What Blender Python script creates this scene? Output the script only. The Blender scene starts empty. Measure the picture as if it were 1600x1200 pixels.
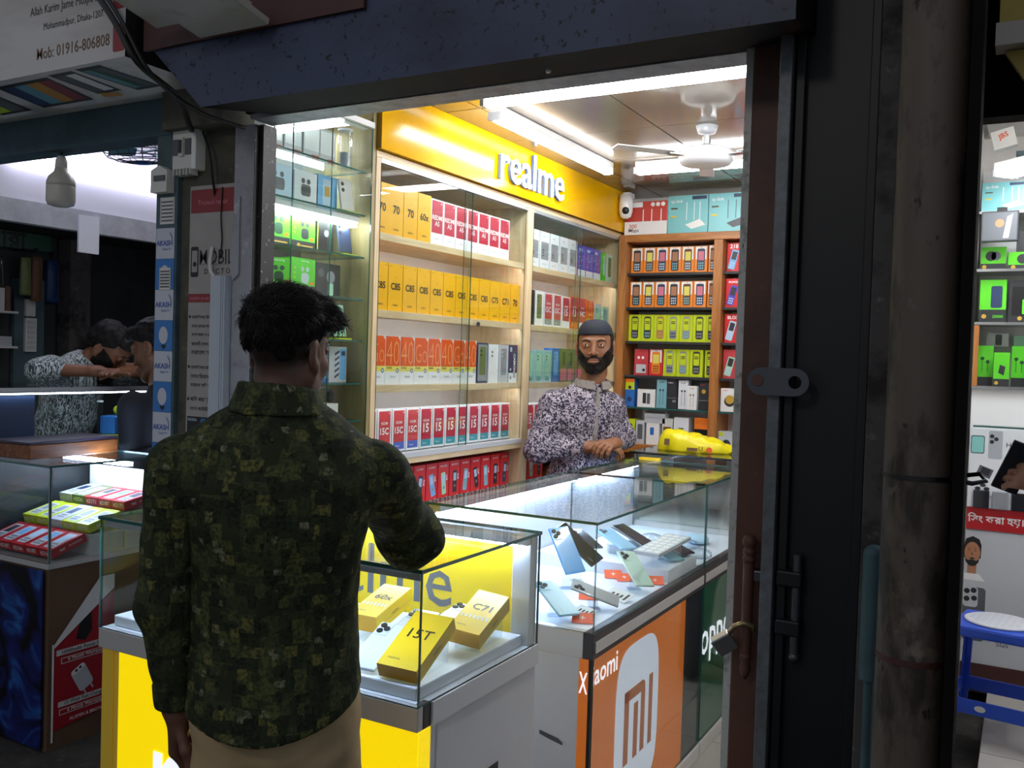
import bpy, bmesh, math, random
import numpy as np
from mathutils import Vector, Matrix
random.seed(11)
sc = bpy.context.scene
col = sc.collection
R = math.radians

# ---------------------------------------------------------------- camera, world, exposure
def setup_camera():
    f = 1443.0
    yaw, pitch, roll = R(29.13), R(-1.60), R(1.77)
    fwd = Vector((-math.sin(yaw) * math.cos(pitch), math.cos(yaw) * math.cos(pitch), math.sin(pitch)))
    right = Vector((math.cos(yaw), math.sin(yaw), 0))
    up = right.cross(fwd)
    r2 = math.cos(roll) * right + math.sin(roll) * up
    u2 = -math.sin(roll) * right + math.cos(roll) * up
    cam = bpy.data.cameras.new('camera')
    cam.sensor_width = 36; cam.sensor_fit = 'HORIZONTAL'
    cam.lens = 36 * f / 1600
    cam.clip_start = 0.02
    o = bpy.data.objects.new('camera', cam)
    m = Matrix((r2, u2, -fwd)).transposed().to_4x4()
    m.translation = (0, 0, 1.52)
    o.matrix_world = m
    col.objects.link(o)
    sc.camera = o
setup_camera()
w = bpy.data.worlds.new('world'); sc.world = w; w.use_nodes = True
bg = w.node_tree.nodes['Background']
bg.inputs[0].default_value = (0.80, 0.88, 1.0, 1)
bg.inputs[1].default_value = 0.27
vs = sc.view_settings
vs.view_transform = 'Standard'; vs.look = 'None'; vs.exposure = 0.2; vs.gamma = 1.0; vs.use_curve_mapping = False
cy = sc.cycles
cy.max_bounces = 10; cy.diffuse_bounces = 4; cy.glossy_bounces = 5; cy.transparent_max_bounces = 24; cy.transmission_bounces = 6
cy.sample_clamp_indirect = 6.0; cy.caustics_reflective = False; cy.caustics_refractive = False
cy.use_denoising = True

TUBE = 40.0          # radiance of the shop tube lights

def street_lamp():   # the lane's own lamp, behind the photographer and high up
    l = bpy.data.lights.new('street_lamp_light', 'POINT'); l.energy = 48; l.shadow_soft_size = .25; l.color = (1, .93, .84)
    o = bpy.data.objects.new('street_lamp_light', l); o.location = (-1.2, -2.2, 3.6); col.objects.link(o)
street_lamp()

# ---------------------------------------------------------------- materials
def lin(h):
    h = h.lstrip('#')
    c = [int(h[i:i + 2], 16) / 255 for i in (0, 2, 4)]
    return tuple(x / 12.92 if x <= .04045 else ((x + .055) / 1.055) ** 2.4 for x in c) + (1,)

_M = {}
def M(name, hexc=None, rough=.5, metal=0.0, emit=0.0, spec=.5, var=0.0, scale=12.0, var2=None, bump=0.0, coat=0.0, alpha=None):
    if hexc is None: return _M[name]
    if name in _M: return _M[name]
    m = bpy.data.materials.new(name); m.use_nodes = True
    nt = m.node_tree; b = nt.nodes['Principled BSDF']
    c = lin(hexc)
    b.inputs['Base Color'].default_value = c
    b.inputs['Roughness'].default_value = rough
    b.inputs['Metallic'].default_value = metal
    b.inputs['Specular IOR Level'].default_value = spec
    b.inputs['Coat Weight'].default_value = coat
    if alpha is not None: b.inputs['Alpha'].default_value = alpha
    if emit:
        b.inputs['Emission Color'].default_value = c
        b.inputs['Emission Strength'].default_value = emit
    tc = nt.nodes.new('ShaderNodeTexCoord')
    if var or bump:
        n = nt.nodes.new('ShaderNodeTexNoise'); n.inputs['Scale'].default_value = scale; n.inputs['Detail'].default_value = 6
        n.inputs['Roughness'].default_value = .65
        nt.links.new(tc.outputs['Object'], n.inputs['Vector'])
        if var:
            r = nt.nodes.new('ShaderNodeValToRGB')
            r.color_ramp.elements[0].position = .35; r.color_ramp.elements[1].position = .65
            d = lin(var2) if var2 else tuple(x * (1 - var) for x in c[:3]) + (1,)
            r.color_ramp.elements[0].color = d; r.color_ramp.elements[1].color = c
            nt.links.new(n.outputs['Fac'], r.inputs['Fac']); nt.links.new(r.outputs['Color'], b.inputs['Base Color'])
        if bump:
            bp = nt.nodes.new('ShaderNodeBump'); bp.inputs['Strength'].default_value = bump; bp.inputs['Distance'].default_value = .004
            nt.links.new(n.outputs['Fac'], bp.inputs['Height']); nt.links.new(bp.outputs['Normal'], b.inputs['Normal'])
    _M[name] = m
    return m

def glass_mat(name, tint, refl=1.0, rough=0.01):
    m = bpy.data.materials.new(name); m.use_nodes = True; nt = m.node_tree
    nt.nodes.clear()
    out = nt.nodes.new('ShaderNodeOutputMaterial'); mix = nt.nodes.new('ShaderNodeMixShader')
    tr = nt.nodes.new('ShaderNodeBsdfTransparent'); gl = nt.nodes.new('ShaderNodeBsdfGlossy'); lw = nt.nodes.new('ShaderNodeLayerWeight')
    pw = nt.nodes.new('ShaderNodeMath'); pw.operation = 'POWER'; pw.inputs[1].default_value = 5
    mul = nt.nodes.new('ShaderNodeMath'); mul.operation = 'MULTIPLY_ADD'; mul.inputs[1].default_value = .9 * refl; mul.inputs[2].default_value = .035 * refl; mul.use_clamp = True
    tr.inputs[0].default_value = lin(tint); gl.inputs['Roughness'].default_value = rough
    nt.links.new(lw.outputs['Facing'], pw.inputs[0]); nt.links.new(pw.outputs[0], mul.inputs[0]); nt.links.new(mul.outputs[0], mix.inputs[0])
    nt.links.new(tr.outputs[0], mix.inputs[1]); nt.links.new(gl.outputs[0], mix.inputs[2]); nt.links.new(mix.outputs[0], out.inputs[0])
    _M[name] = m
    return m
glass_mat('glass', '#FBFEFD', .8)
glass_mat('acrylic', '#EEF3F8', 1.0)
glass_mat('film', '#F4F6F8', 1.3, .12)

def wood_mat(name, c1, c2, scale=3.0, rough=.45, axis=2):
    m = bpy.data.materials.new(name); m.use_nodes = True; nt = m.node_tree; b = nt.nodes['Principled BSDF']
    tc = nt.nodes.new('ShaderNodeTexCoord'); mp = nt.nodes.new('ShaderNodeMapping')
    s = [scale * 9] * 3; s[axis] = scale
    mp.inputs['Scale'].default_value = s
    n = nt.nodes.new('ShaderNodeTexNoise'); n.inputs['Scale'].default_value = 1.5; n.inputs['Detail'].default_value = 5; n.inputs['Distortion'].default_value = 1.2
    r = nt.nodes.new('ShaderNodeValToRGB'); r.color_ramp.elements[0].position = .35; r.color_ramp.elements[1].position = .68
    r.color_ramp.elements[0].color = lin(c1); r.color_ramp.elements[1].color = lin(c2)
    nt.links.new(tc.outputs['Object'], mp.inputs['Vector']); nt.links.new(mp.outputs[0], n.inputs['Vector'])
    nt.links.new(n.outputs['Fac'], r.inputs['Fac']); nt.links.new(r.outputs[0], b.inputs['Base Color'])
    b.inputs['Roughness'].default_value = rough
    _M[name] = m
    return m

def patch_mat(name, base, layers, rough=.6, spec=.4, bump=.25):
    """base colour with paint chips / stains: layers = [(hex, scale, threshold, softness)]"""
    m = bpy.data.materials.new(name); m.use_nodes = True; nt = m.node_tree; b = nt.nodes['Principled BSDF']
    tc = nt.nodes.new('ShaderNodeTexCoord')
    rgb = nt.nodes.new('ShaderNodeRGB'); rgb.outputs[0].default_value = lin(base)
    prev = rgb.outputs[0]; last = None
    for i, (h, s, t, soft) in enumerate(layers):
        mp = nt.nodes.new('ShaderNodeMapping'); mp.inputs['Location'].default_value = (i * 3.7, i * 1.3, i * 2.1)
        sx = s if isinstance(s, tuple) else (s, s, s)
        mp.inputs['Scale'].default_value = sx
        n = nt.nodes.new('ShaderNodeTexNoise'); n.inputs['Scale'].default_value = 1; n.inputs['Detail'].default_value = 7; n.inputs['Roughness'].default_value = .62
        r = nt.nodes.new('ShaderNodeValToRGB'); r.color_ramp.elements[0].position = t; r.color_ramp.elements[1].position = min(.999, t + soft)
        mx = nt.nodes.new('ShaderNodeMix'); mx.data_type = 'RGBA'
        nt.links.new(tc.outputs['Object'], mp.inputs['Vector']); nt.links.new(mp.outputs[0], n.inputs['Vector']); nt.links.new(n.outputs['Fac'], r.inputs['Fac'])
        nt.links.new(r.outputs['Color'], mx.inputs[0]); nt.links.new(prev, mx.inputs[6]); mx.inputs[7].default_value = lin(h)
        prev = mx.outputs[2]; last = r.outputs['Color']
    nt.links.new(prev, b.inputs['Base Color'])
    b.inputs['Roughness'].default_value = rough; b.inputs['Specular IOR Level'].default_value = spec
    if bump and last is not None:
        bp = nt.nodes.new('ShaderNodeBump'); bp.inputs['Strength'].default_value = bump; bp.inputs['Distance'].default_value = .003
        nt.links.new(last, bp.inputs['Height']); nt.links.new(bp.outputs['Normal'], b.inputs['Normal'])
    _M[name] = m
    return m

M('glass_edge', '#2C5E58', .12, spec=.7); M('glass_edge_bright', '#A9DCCB', .15, spec=.6)
M('white', '#F0F0F0', .5); M('white_gloss', '#F2F3F5', .2); M('off_white', '#DCDAD6', .55); M('black', '#0C0C0E', .45); M('dark', '#1C1D20', .5)
M('grey', '#8C9096', .5); M('light_grey', '#C4C8CE', .45); M('mid_grey', '#5A5E64', .5)
M('steel', '#B4B6B8', .28, metal=.9); M('dark_steel', '#55575C', .4, metal=.8); M('aluminium', '#C9CBCD', .35, metal=.7)
M('red', '#D42A2E', .4); M('yellow', '#F2C81A', .4); M('orange', '#EE7A22', .4); M('green', '#62D22A', .4); M('blue', '#2C6FC0', .4); M('teal', '#8CCFCB', .4)
M('tube_glow', '#FAFCFF', .4, emit=TUBE); M('strip_glow', '#DCEBFF', .4, emit=9.0)

# ---------------------------------------------------------------- mesh builder
_TXT = {}
def txt2d(s, bold=0.0):
    k = (s, bold)
    if k not in _TXT:
        c = bpy.data.curves.new('t', 'FONT'); c.body = s; c.size = 1; c.align_x = 'CENTER'; c.align_y = 'CENTER'
        c.resolution_u = 2; c.offset = bold; c.fill_mode = 'FRONT'
        o = bpy.data.objects.new('t', c); col.objects.link(o)
        dg = bpy.context.evaluated_depsgraph_get(); me = o.evaluated_get(dg).to_mesh()
        v = [(p.co.x, p.co.y) for p in me.vertices]; f = [tuple(p.vertices) for p in me.polygons]
        o.evaluated_get(dg).to_mesh_clear()
        bpy.data.objects.remove(o); bpy.data.curves.remove(c)
        if v:
            xs = [p[0] for p in v]; ys = [p[1] for p in v]
            cx, cyy = (min(xs) + max(xs)) / 2, (min(ys) + max(ys)) / 2
            v = [(a - cx, b - cyy) for a, b in v]
            _TXT[k] = (v, f, max(xs) - min(xs), max(ys) - min(ys))
        else: _TXT[k] = ([], [], 1, 1)
    return _TXT[k]

class MB:
    def __init__(s): s.v = []; s.f = []; s.m = []; s.mats = []; s.T = None; s.sm = []
    def slot(s, mat):
        mat = _M[mat] if isinstance(mat, str) else mat
        if mat not in s.mats: s.mats.append(mat)
        return s.mats.index(mat)
    def add(s, vs, fs, mat, smooth=False):
        b = len(s.v); k = s.slot(mat)
        if s.T is not None: vs = [tuple(s.T @ Vector(p)) for p in vs]
        s.v += [tuple(p) for p in vs]
        for f in fs: s.f.append(tuple(i + b for i in f)); s.m.append(k); s.sm.append(smooth)
        return s
    def poly(s, pts, mat): return s.add(pts, [tuple(range(len(pts)))], mat)
    def box(s, x0, x1, y0, y1, z0, z1, mat, fm=None):
        """fm: dict face->material; faces: -x +x -y +y -z +z"""
        v = [(x0, y0, z0), (x1, y0, z0), (x1, y1, z0), (x0, y1, z0), (x0, y0, z1), (x1, y0, z1), (x1, y1, z1), (x0, y1, z1)]
        F = {'-z': (3, 2, 1, 0), '+z': (4, 5, 6, 7), '-y': (0, 1, 5, 4), '+x': (1, 2, 6, 5), '+y': (2, 3, 7, 6), '-x': (3, 0, 4, 7)}
        s.add(v, list(F.values()), mat)
        if fm:
            for i, k in enumerate(F):
                if k in fm: s.m[-6 + i] = s.slot(fm[k])
        return s
    def cyl(s, p0, p1, r0, r1=None, n=14, mat='white', caps=True, smooth=True):
        r1 = r0 if r1 is None else r1
        p0, p1 = Vector(p0), Vector(p1); d = (p1 - p0).normalized()
        a = d.orthogonal().normalized(); b = d.cross(a)
        vs = []
        for p, r in ((p0, r0), (p1, r1)):
            for i in range(n):
                t = 2 * math.pi * i / n; vs.append(p + a * (r * math.cos(t)) + b * (r * math.sin(t)))
        s.add(vs, [(i, (i + 1) % n, n + (i + 1) % n, n + i) for i in range(n)], mat, smooth)
        if caps:
            s.add(vs[:n], [tuple(range(n))[::-1]], mat); s.add(vs[n:], [tuple(range(n))], mat)
        return s
    def tube(s, pts, r, mat, n=8, smooth=True):
        pts = [Vector(p) for p in pts]; vs = []; a = None
        rs = r if isinstance(r, (list, tuple)) else [r] * len(pts)
        for i, p in enumerate(pts):
            d = (pts[min(i + 1, len(pts) - 1)] - pts[max(i - 1, 0)]).normalized()
            if a is None: a = d.orthogonal().normalized()
            a = (a - d * a.dot(d)).normalized(); b = d.cross(a)
            for k in range(n):
                t = 2 * math.pi * k / n; vs.append(p + (a * math.cos(t) + b * math.sin(t)) * rs[i])
        fs = [(i * n + k, i * n + (k + 1) % n, (i + 1) * n + (k + 1) % n, (i + 1) * n + k) for i in range(len(pts) - 1) for k in range(n)]
        fs += [tuple(range(n))[::-1], tuple(range((len(pts) - 1) * n, len(pts) * n))]
        return s.add(vs, fs, mat, smooth)
    def lathe(s, prof, c, mat, n=20, axis='z', smooth=True):
        vs = []
        for r, h in prof:
            for k in range(n):
                t = 2 * math.pi * k / n; x, y = r * math.cos(t), r * math.sin(t)
                p = (x, y, h) if axis == 'z' else (x, h, y) if axis == 'y' else (h, x, y)
                vs.append((c[0] + p[0], c[1] + p[1], c[2] + p[2]))
        fs = [(i * n + k, i * n + (k + 1) % n, (i + 1) * n + (k + 1) % n, (i + 1) * n + k) for i in range(len(prof) - 1) for k in range(n)]
        fs += [tuple(range(n))[::-1], tuple(range((len(prof) - 1) * n, len(prof) * n))]
        return s.add(vs, fs, mat, smooth)
    def ell(s, c, r, mat, n=14, m=9):
        r = (r, r, r) if not isinstance(r, (tuple, list)) else r
        vs = [(c[0], c[1], c[2] - r[2])]
        for j in range(1, m):
            t = math.pi * j / m - math.pi / 2
            for k in range(n):
                u = 2 * math.pi * k / n
                vs.append((c[0] + r[0] * math.cos(t) * math.cos(u), c[1] + r[1] * math.cos(t) * math.sin(u), c[2] + r[2] * math.sin(t)))
        vs.append((c[0], c[1], c[2] + r[2])); L = len(vs) - 1
        fs = [(0, 1 + (k + 1) % n, 1 + k) for k in range(n)]
        for j in range(m - 2):
            for k in range(n):
                a = 1 + j * n + k; b = 1 + j * n + (k + 1) % n
                fs.append((a, b, b + n, a + n))
        fs += [(L, 1 + (m - 2) * n + k, 1 + (m - 2) * n + (k + 1) % n) for k in range(n)]
        return s.add(vs, fs, mat, True)
    # flat print helpers; a print plane is (origin, u, v, n): point = o + u*a + v*b + n*lift
    def on(s, pl, pts, mat, lift=.0004):
        o, u, v, n = pl
        return s.add([o + u * a + v * b + n * lift for a, b in pts], [tuple(range(len(pts)))], mat)
    def rect(s, pl, a0, a1, b0, b1, mat, lift=.0004): return s.on(pl, [(a0, b0), (a1, b0), (a1, b1), (a0, b1)], mat, lift)
    def disc(s, pl, a, b, r, mat, lift=.0006, n=14, ry=None):
        ry = ry or r
        return s.on(pl, [(a + r * math.cos(2 * math.pi * k / n), b + ry * math.sin(2 * math.pi * k / n)) for k in range(n)], mat, lift)
    def rrect(s, pl, a0, a1, b0, b1, rad, mat, lift=.0004, n=4):
        pts = []
        for cx, cyy, t0 in ((a1 - rad, b1 - rad, 0), (a0 + rad, b1 - rad, 90), (a0 + rad, b0 + rad, 180), (a1 - rad, b0 + rad, 270)):
            for k in range(n + 1):
                t = R(t0 + 90 * k / n); pts.append((cx + rad * math.cos(t), cyy + rad * math.sin(t)))
        return s.on(pl, pts, mat, lift)
    def text(s, pl, string, a, b, size, mat, bold=0.0, width=None, rot=0, lift=.0008, stretch=1.0, align='c'):
        v, f, w, h = txt2d(string, bold)
        if not v: return s
        k = size
        if width: k = min(size, width / (w * stretch)) if width > 0 else size
        c_, s_ = math.cos(R(rot)), math.sin(R(rot))
        if align == 'l': a = a + w * k * stretch / 2
        if align == 'r': a = a - w * k * stretch / 2
        o, u, vv, n = pl
        pts = []
        for x, y in v:
            x *= k * stretch; y *= k
            x, y = x * c_ - y * s_, x * s_ + y * c_
            pts.append(o + u * (a + x) + vv * (b + y) + n * lift)
        return s.add(pts, f, mat)
    def mesh(s, name='mesh'):
        me = bpy.data.meshes.new(name); me.from_pydata(s.v, [], s.f)
        for m in s.mats: me.materials.append(m)
        me.polygons.foreach_set('material_index', s.m)
        me.polygons.foreach_set('use_smooth', s.sm)
        me.update()
        return me
    def build(s, name, parent=None, loc=(0, 0, 0), rz=0.0, bevel=0, **props):
        me = s.mesh(name)
        return link(name, me, parent, loc, rz, bevel, **props)

def link(name, me, parent=None, loc=(0, 0, 0), rz=0.0, bevel=0, **props):
    o = bpy.data.objects.new(name, me); col.objects.link(o)
    o.parent = parent; o.location = loc
    o.rotation_euler = rz if isinstance(rz, (tuple, list)) else (0, 0, rz)
    if bevel:
        md = o.modifiers.new('bevel', 'BEVEL'); md.width = bevel; md.segments = 2; md.limit_method = 'ANGLE'; md.angle_limit = R(50)
    tag(o, **props)
    return o
def tag(o, label=None, cat=None, group=None, kind=None):
    if label: o['label'] = label
    if cat: o['category'] = cat
    if group: o['group'] = group
    if kind: o['kind'] = kind
    return o
def thing(name, label, cat, loc=(0, 0, 0), rz=0.0, group=None, kind=None):
    o = bpy.data.objects.new(name, None); col.objects.link(o)
    o.empty_display_size = .05
    o.location = loc; o.rotation_euler = rz if isinstance(rz, (tuple, list)) else (0, 0, rz)
    return tag(o, label, cat, group, kind)
def PL(o, u, v):
    o, u, v = Vector(o), Vector(u).normalized(), Vector(v).normalized()
    return (o, u, v, u.cross(v))
ORD = ['first', 'second', 'third', 'fourth', 'fifth', 'sixth', 'seventh', 'eighth', 'ninth', 'tenth', 'eleventh', 'twelfth', 'thirteenth', 'fourteenth', 'fifteenth']
def struct(name, mb, label, bevel=0, cat='building part'):
    return mb.build(name, bevel=bevel, label=label, cat=cat, kind='structure')
# ================================================================= STRUCTURE
patch_mat('lane_ground', '#3A3733', [('#2A2826', 6, .45, .2), ('#4A4640', 25, .55, .1)], .85, bump=.3)
M('floor_tile', '#B9B6B0', .3, var=.12, scale=5); M('floor_grout', '#7C7973', .8)
M('wall_white', '#E8E4DF', .6, var=.05, scale=4); M('wall_dim', '#6A6C70', .7, var=.3, scale=3)
M('ceiling_pvc', '#857A6C', .10, spec=.6, var=.06, scale=3); M('ceiling_gap', '#4A443C', .7)
patch_mat('blue_paint', '#3E4660', [('#1E2332', (1.4, 3, 3), .46, .25), ('#12151F', 55, .60, .04), ('#7F8BA8', 30, .73, .03)], .5, bump=.3)
M('black_steel', '#171415', .9, spec=.1, var=.35, scale=14); M('lintel_edge', '#9B9BA0', .5, var=.4, scale=20)
patch_mat('white_flaking', '#9FA0A8', [('#74757E', 7, .5, .2), ('#3E3B3C', 26, .66, .04), ('#C6C8D0', 12, .6, .1)], .6)
patch_mat('speckled_steel', '#2B2A2C', [('#8C8B90', 70, .63, .04)], .5)
patch_mat('teal_paint', '#3E5A62', [('#273C44', 4, .5, .25), ('#7A7468', 40, .72, .03)], .6)
patch_mat('green_post', '#4E6268', [('#2F3F45', 8, .5, .25)], .6)
patch_mat('grime_wall', '#565349', [('#3A3932', 6, .5, .2), ('#6C6A5A', 14, .6, .1)], .8)
patch_mat('brown_steel', '#5A3A30', [('#3E2B26', 5, .5, .25), ('#6E4A3C', 18, .66, .1)], .55)
patch_mat('navy_sheet', '#0A0C12', [('#07080C', 4, .48, .25), ('#2A303C', 60, .76, .03)], .5)
patch_mat('raw_concrete', '#4B4848', [('#232122', 7, .5, .14), ('#6A6664', 20, .62, .08)], .85)
patch_mat('scratched_alu', '#B9B9B6', [('#8A8884', 30, .55, .1), ('#3A3632', (40, 40, 8), .66, .03)], .4)
M('galv_strip', '#6C7076', .5, var=.4, scale=30, metal=.3)

mb = MB(); mb.box(-9, 6, -6, 9, -.2, 0, 'lane_ground'); struct('floor_lane', mb, 'dark worn concrete ground of the lane outside the shops')

def tiled(name, label, x0, x1, y0, y1, z0, z1, nx, ny, gap, base_mat, tile_mat, tile_name, down=False):
    mb = MB(); th = .012
    if down: mb.box(x0, x1, y0, y1, z0 + th, z1, base_mat)
    else: mb.box(x0, x1, y0, y1, z0, z1 - th, base_mat)
    root = struct(name, mb, label)
    w, d = (x1 - x0) / nx, (y1 - y0) / ny
    t = MB(); t.box(gap / 2, w - gap / 2, gap / 2, d - gap / 2, 0, th, tile_mat); me = t.mesh(tile_name)
    for i in range(nx):
        for j in range(ny):
            link(tile_name, me, root, (x0 + i * w, y0 + j * d, z0 if down else z1 - th))
    return root
tiled('floor_shop', 'pale grey tiled floor inside the phone shop', -2.40, -.30, 2.02, 5.1, .001, .03, 4, 6, .004, 'floor_grout', 'floor_tile', 'floor_tile')
tiled('ceiling_shop', 'glossy cream panelled ceiling inside the phone shop', -2.40, -.30, 2.02, 5.1, 2.475, 2.53, 4, 6, .006, 'ceiling_gap', 'ceiling_pvc', 'ceiling_panel', True)
mb = MB(); mb.box(-2.44, -2.40, 2.13, 5.16, .0, 2.6, 'wall_white'); struct('wall_left', mb, 'white side wall behind the phone box cabinet')
mb = MB(); mb.box(-2.40, -.24, 5.10, 5.16, .0, 2.6, 'wall_white'); struct('wall_back', mb, 'white back wall behind the wooden phone rack')
mb = MB(); mb.box(-.30, -.24, 2.30, 5.10, .0, 2.6, 'wall_white'); struct('wall_right', mb, 'white partition wall between phone shop and accessory shop')

# header over the opening: shutter housing with slanted left end, lintel, thin aluminium edge
mb = MB()
L = [(-1.95, 1.75, 2.162), (-2.17, 1.75, 2.366), (-2.17, 1.75, 2.75), (-2.17, 2.02, 2.75), (-2.17, 2.02, 2.366), (-1.95, 2.02, 2.162)]
fr = [(-1.95, 2.162), (-.40, 2.162), (-.40, 2.75), (-2.17, 2.75), (-2.17, 2.366)]
v = [(x, 1.75, z) for x, z in fr] + [(x, 2.02, z if z > 2.2 else 2.209) for x, z in fr]
mb.add(v, [(0, 1, 2, 3, 4)], 'blue_paint')
mb.add(v, [(9, 8, 7, 6, 5), (4, 3, 8, 9), (3, 2, 7, 8), (2, 1, 6, 7), (1, 0, 5, 6), (0, 4, 9, 5)], 'black_steel')
mb.m[-1] = mb.slot('blue_paint')
struct('trim_1', mb, 'worn dark blue shutter housing above the phone shop opening')
mb = MB(); mb.box(-2.06, -.40, 2.02, 2.13, 2.222, 2.75, 'black_steel'); struct('trim_2', mb, 'black steel lintel under the blue shutter housing')
mb = MB(); mb.box(-2.05, -.55, 2.03, 2.12, 2.208, 2.222, 'lintel_edge'); struct('trim_3', mb, 'thin grey edging strip along the top of the opening')

# left jamb of the phone shop
mb = MB(); mb.box(-2.134, -2.052, 2.05, 2.125, 0, 2.20, 'white_flaking', {'+x': 'speckled_steel'})
struct('trim_4', mb, 'flaking pale grey painted jamb left of the phone shop opening', .004)
mb = MB(); mb.box(-2.052, -2.035, 2.07, 2.125, 0, 2.20, 'speckled_steel'); struct('trim_5', mb, 'speckled black shutter track on the left jamb')
mb = MB(); mb.box(-2.378, -2.136, 2.067, 2.13, 0, 2.2, 'grime_wall'); mb.box(-2.40, -2.134, 2.10, 2.13, 2.2, 2.75, 'grime_wall'); mb.box(-2.44, -2.36, 2.10, 2.60, 0, 2.75, 'grime_wall')
struct('wall_front', mb, 'grimy recessed wall strip between the two left shops')
mb = MB(); mb.box(-2.478, -2.38, 2.05, 2.14, 0, 2.20, 'green_post'); struct('trim_6', mb, 'grey green steel post carrying blue and white stickers', .003)
mb = MB(); mb.box(-2.40, -2.134, 2.00, 2.10, 2.20, 2.75, 'grime_wall'); struct('wall_upper', mb, 'dark grimy wall above the circuit breaker')

# right side: door frame, steel leaf, concrete pillar, angle
mb = MB(); mb.box(-.557, -.541, 1.995, 2.06, 0, 2.215, 'scratched_alu'); struct('trim_7', mb, 'thin scratched aluminium channel of the right door frame')
mb = MB(); mb.box(-.540, -.468, 1.99, 2.07, 0, 2.75, 'brown_steel'); struct('trim_8', mb, 'rust brown steel upright of the right door frame', .003)
mb = MB(); mb.box(-.462, -.437, 1.90, 1.985, 0, 2.75, 'galv_strip'); struct('trim_9', mb, 'dull galvanised strip on the edge of the folded shutter door', .002)
mb = MB(); mb.box(-.50, -.125, 2.07, 2.30, 0, 2.75, 'raw_concrete'); struct('wall_pillar', mb, 'rough concrete pillar between phone shop and accessory shop')
mb = MB(); mb.box(-.265, -.205, 1.86, 2.07, 0, 2.75, 'raw_concrete'); struct('trim_10', mb, 'narrow concrete rib with peeling paint beside the drain pipe', .004)
mb = MB(); mb.box(-.10, -.082, 1.66, 1.74, 0, 2.75, 'black_steel'); struct('trim_11', mb, 'black steel angle right of the drain pipe', .002)

# left neighbouring shop shell
M('ceil_white', '#F1F1F6', .3)
mb = MB(); mb.box(-4.25, -2.44, 2.14, 4.6, 2.72, 2.78, 'ceil_white'); struct('ceiling_left_shop', mb, 'white ceiling of the repair shop on the left')
M('fascia_grey', '#C9CACE', .5, var=.3, scale=8)
mb = MB(); mb.box(-4.25, -4.20, 1.9, 4.6, 2.20, 2.72, 'ceil_white'); struct('wall_loft', mb, 'white loft front board above the repair bench')
mb = MB(); mb.box(-4.25, -4.19, 1.9, 4.6, 2.092, 2.199, 'fascia_grey'); struct('trim_12', mb, 'grey white edge beam under the loft board')
M('dark_wall', '#34383A', .7, var=.4, scale=5)
mb = MB(); mb.box(-5.3, -5.24, 1.6, 5.2, 0, 2.6, 'dark_wall'); struct('wall_far_left', mb, 'dark cluttered wall deep inside the left shop')
mb = MB(); mb.box(-5.24, -2.44, 4.6, 4.66, 0, 2.6, 'dark_wall'); struct('wall_left_back', mb, 'dark back wall of the left shop')
mb = MB(); mb.box(-5.24, -4.25, 1.6, 4.6, 2.17, 2.2, 'dark_wall'); struct('ceiling_left_loft', mb, 'dark loft underside above the hanging pouches')
mb = MB(); mb.box(-5.5, -2.38, 2.05, 2.14, 2.20, 2.44, 'teal_paint'); struct('trim_13', mb, 'dull teal steel beam under the white signboard')

# right accessory shop shell
tiled('floor_right_shop', 'pale grey raised floor of the accessory shop on the right', -.10, 1.3, 2.3, 4.9, .001, .10, 3, 5, .004, 'floor_grout', 'floor_tile', 'floor_tile')
mb = MB(); mb.box(-.222, 1.4, 4.90, 4.96, 0, 2.9, 'wall_white'); struct('wall_right_shop', mb, 'white back wall of the accessory shop')
mb = MB(); mb.box(-.239, -.222, 2.31, 4.90, 0, 2.9, 'wall_white'); struct('wall_right_shop_side', mb, 'white side wall of the accessory shop')
mb = MB(); mb.box(1.34, 1.4, 2.0, 4.90, 0, 2.9, 'wall_white'); struct('wall_right_shop_far', mb, 'far white side wall of the accessory shop')
M('board_yellow', '#B9A24A', .5, var=.3, scale=6)
mb = MB(); mb.box(-.20, 1.34, 2.30, 4.90, 2.62, 2.68, 'wall_white'); struct('ceiling_right_shop', mb, 'white ceiling of the accessory shop')

mb = MB(); mb.box(-.12, 1.4, 2.305, 2.37, 2.085, 2.75, 'black_steel'); struct('trim_14', mb, 'black beam standing in for the shadow over the accessory shop opening')  # black beam put where the shop front lies in shadow
# ================================================================= FURNITURE: left wall cabinet
wood_mat('pale_ply', '#CDB48C', '#E2CDA6', 2.2, .4, 1); wood_mat('pale_ply_v', '#CDB48C', '#E4D0AA', 2.2, .4, 2)
wood_mat('olive_ply', '#8E8156', '#A89A6C', 2.0, .5, 2); wood_mat('oak', '#9A5F2B', '#B97B40', 3.0, .4, 2); wood_mat('oak_h', '#9A5F2B', '#B97B40', 3.0, .4, 0)
M('cab_white', '#EDE9EA', .4); M('rail_grey', '#A9ABAE', .4, metal=.3)
XC = -2.05
cab = thing('display_cabinet', 'tall pale plywood wall cabinet with glass doors full of phone boxes', 'cabinet', (0, 0, 0))
def part(name, parent, mat, *b, bevel=0, **k):
    mb = MB()
    for q in b: mb.box(*q, mat)
    return mb.build(name, parent, bevel=bevel, **k)
M('cabinet_glow', '#F2F4FF', .4, emit=30.0)
part('back_panel', cab, 'cab_white', (-2.385, -2.37, 2.64, 4.94, .0, 2.24))
for y0, y1 in ((2.640, 2.668), (3.785, 3.842), (4.895, 4.94)):
    part('upright', cab, 'pale_ply_v', (-2.37, XC, y0, y1, 0.03, 2.222), bevel=.002)
part('top_rail', cab, 'pale_ply', (-2.37, XC, 2.64, 4.94, 2.222, 2.246), bevel=.002)
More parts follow.
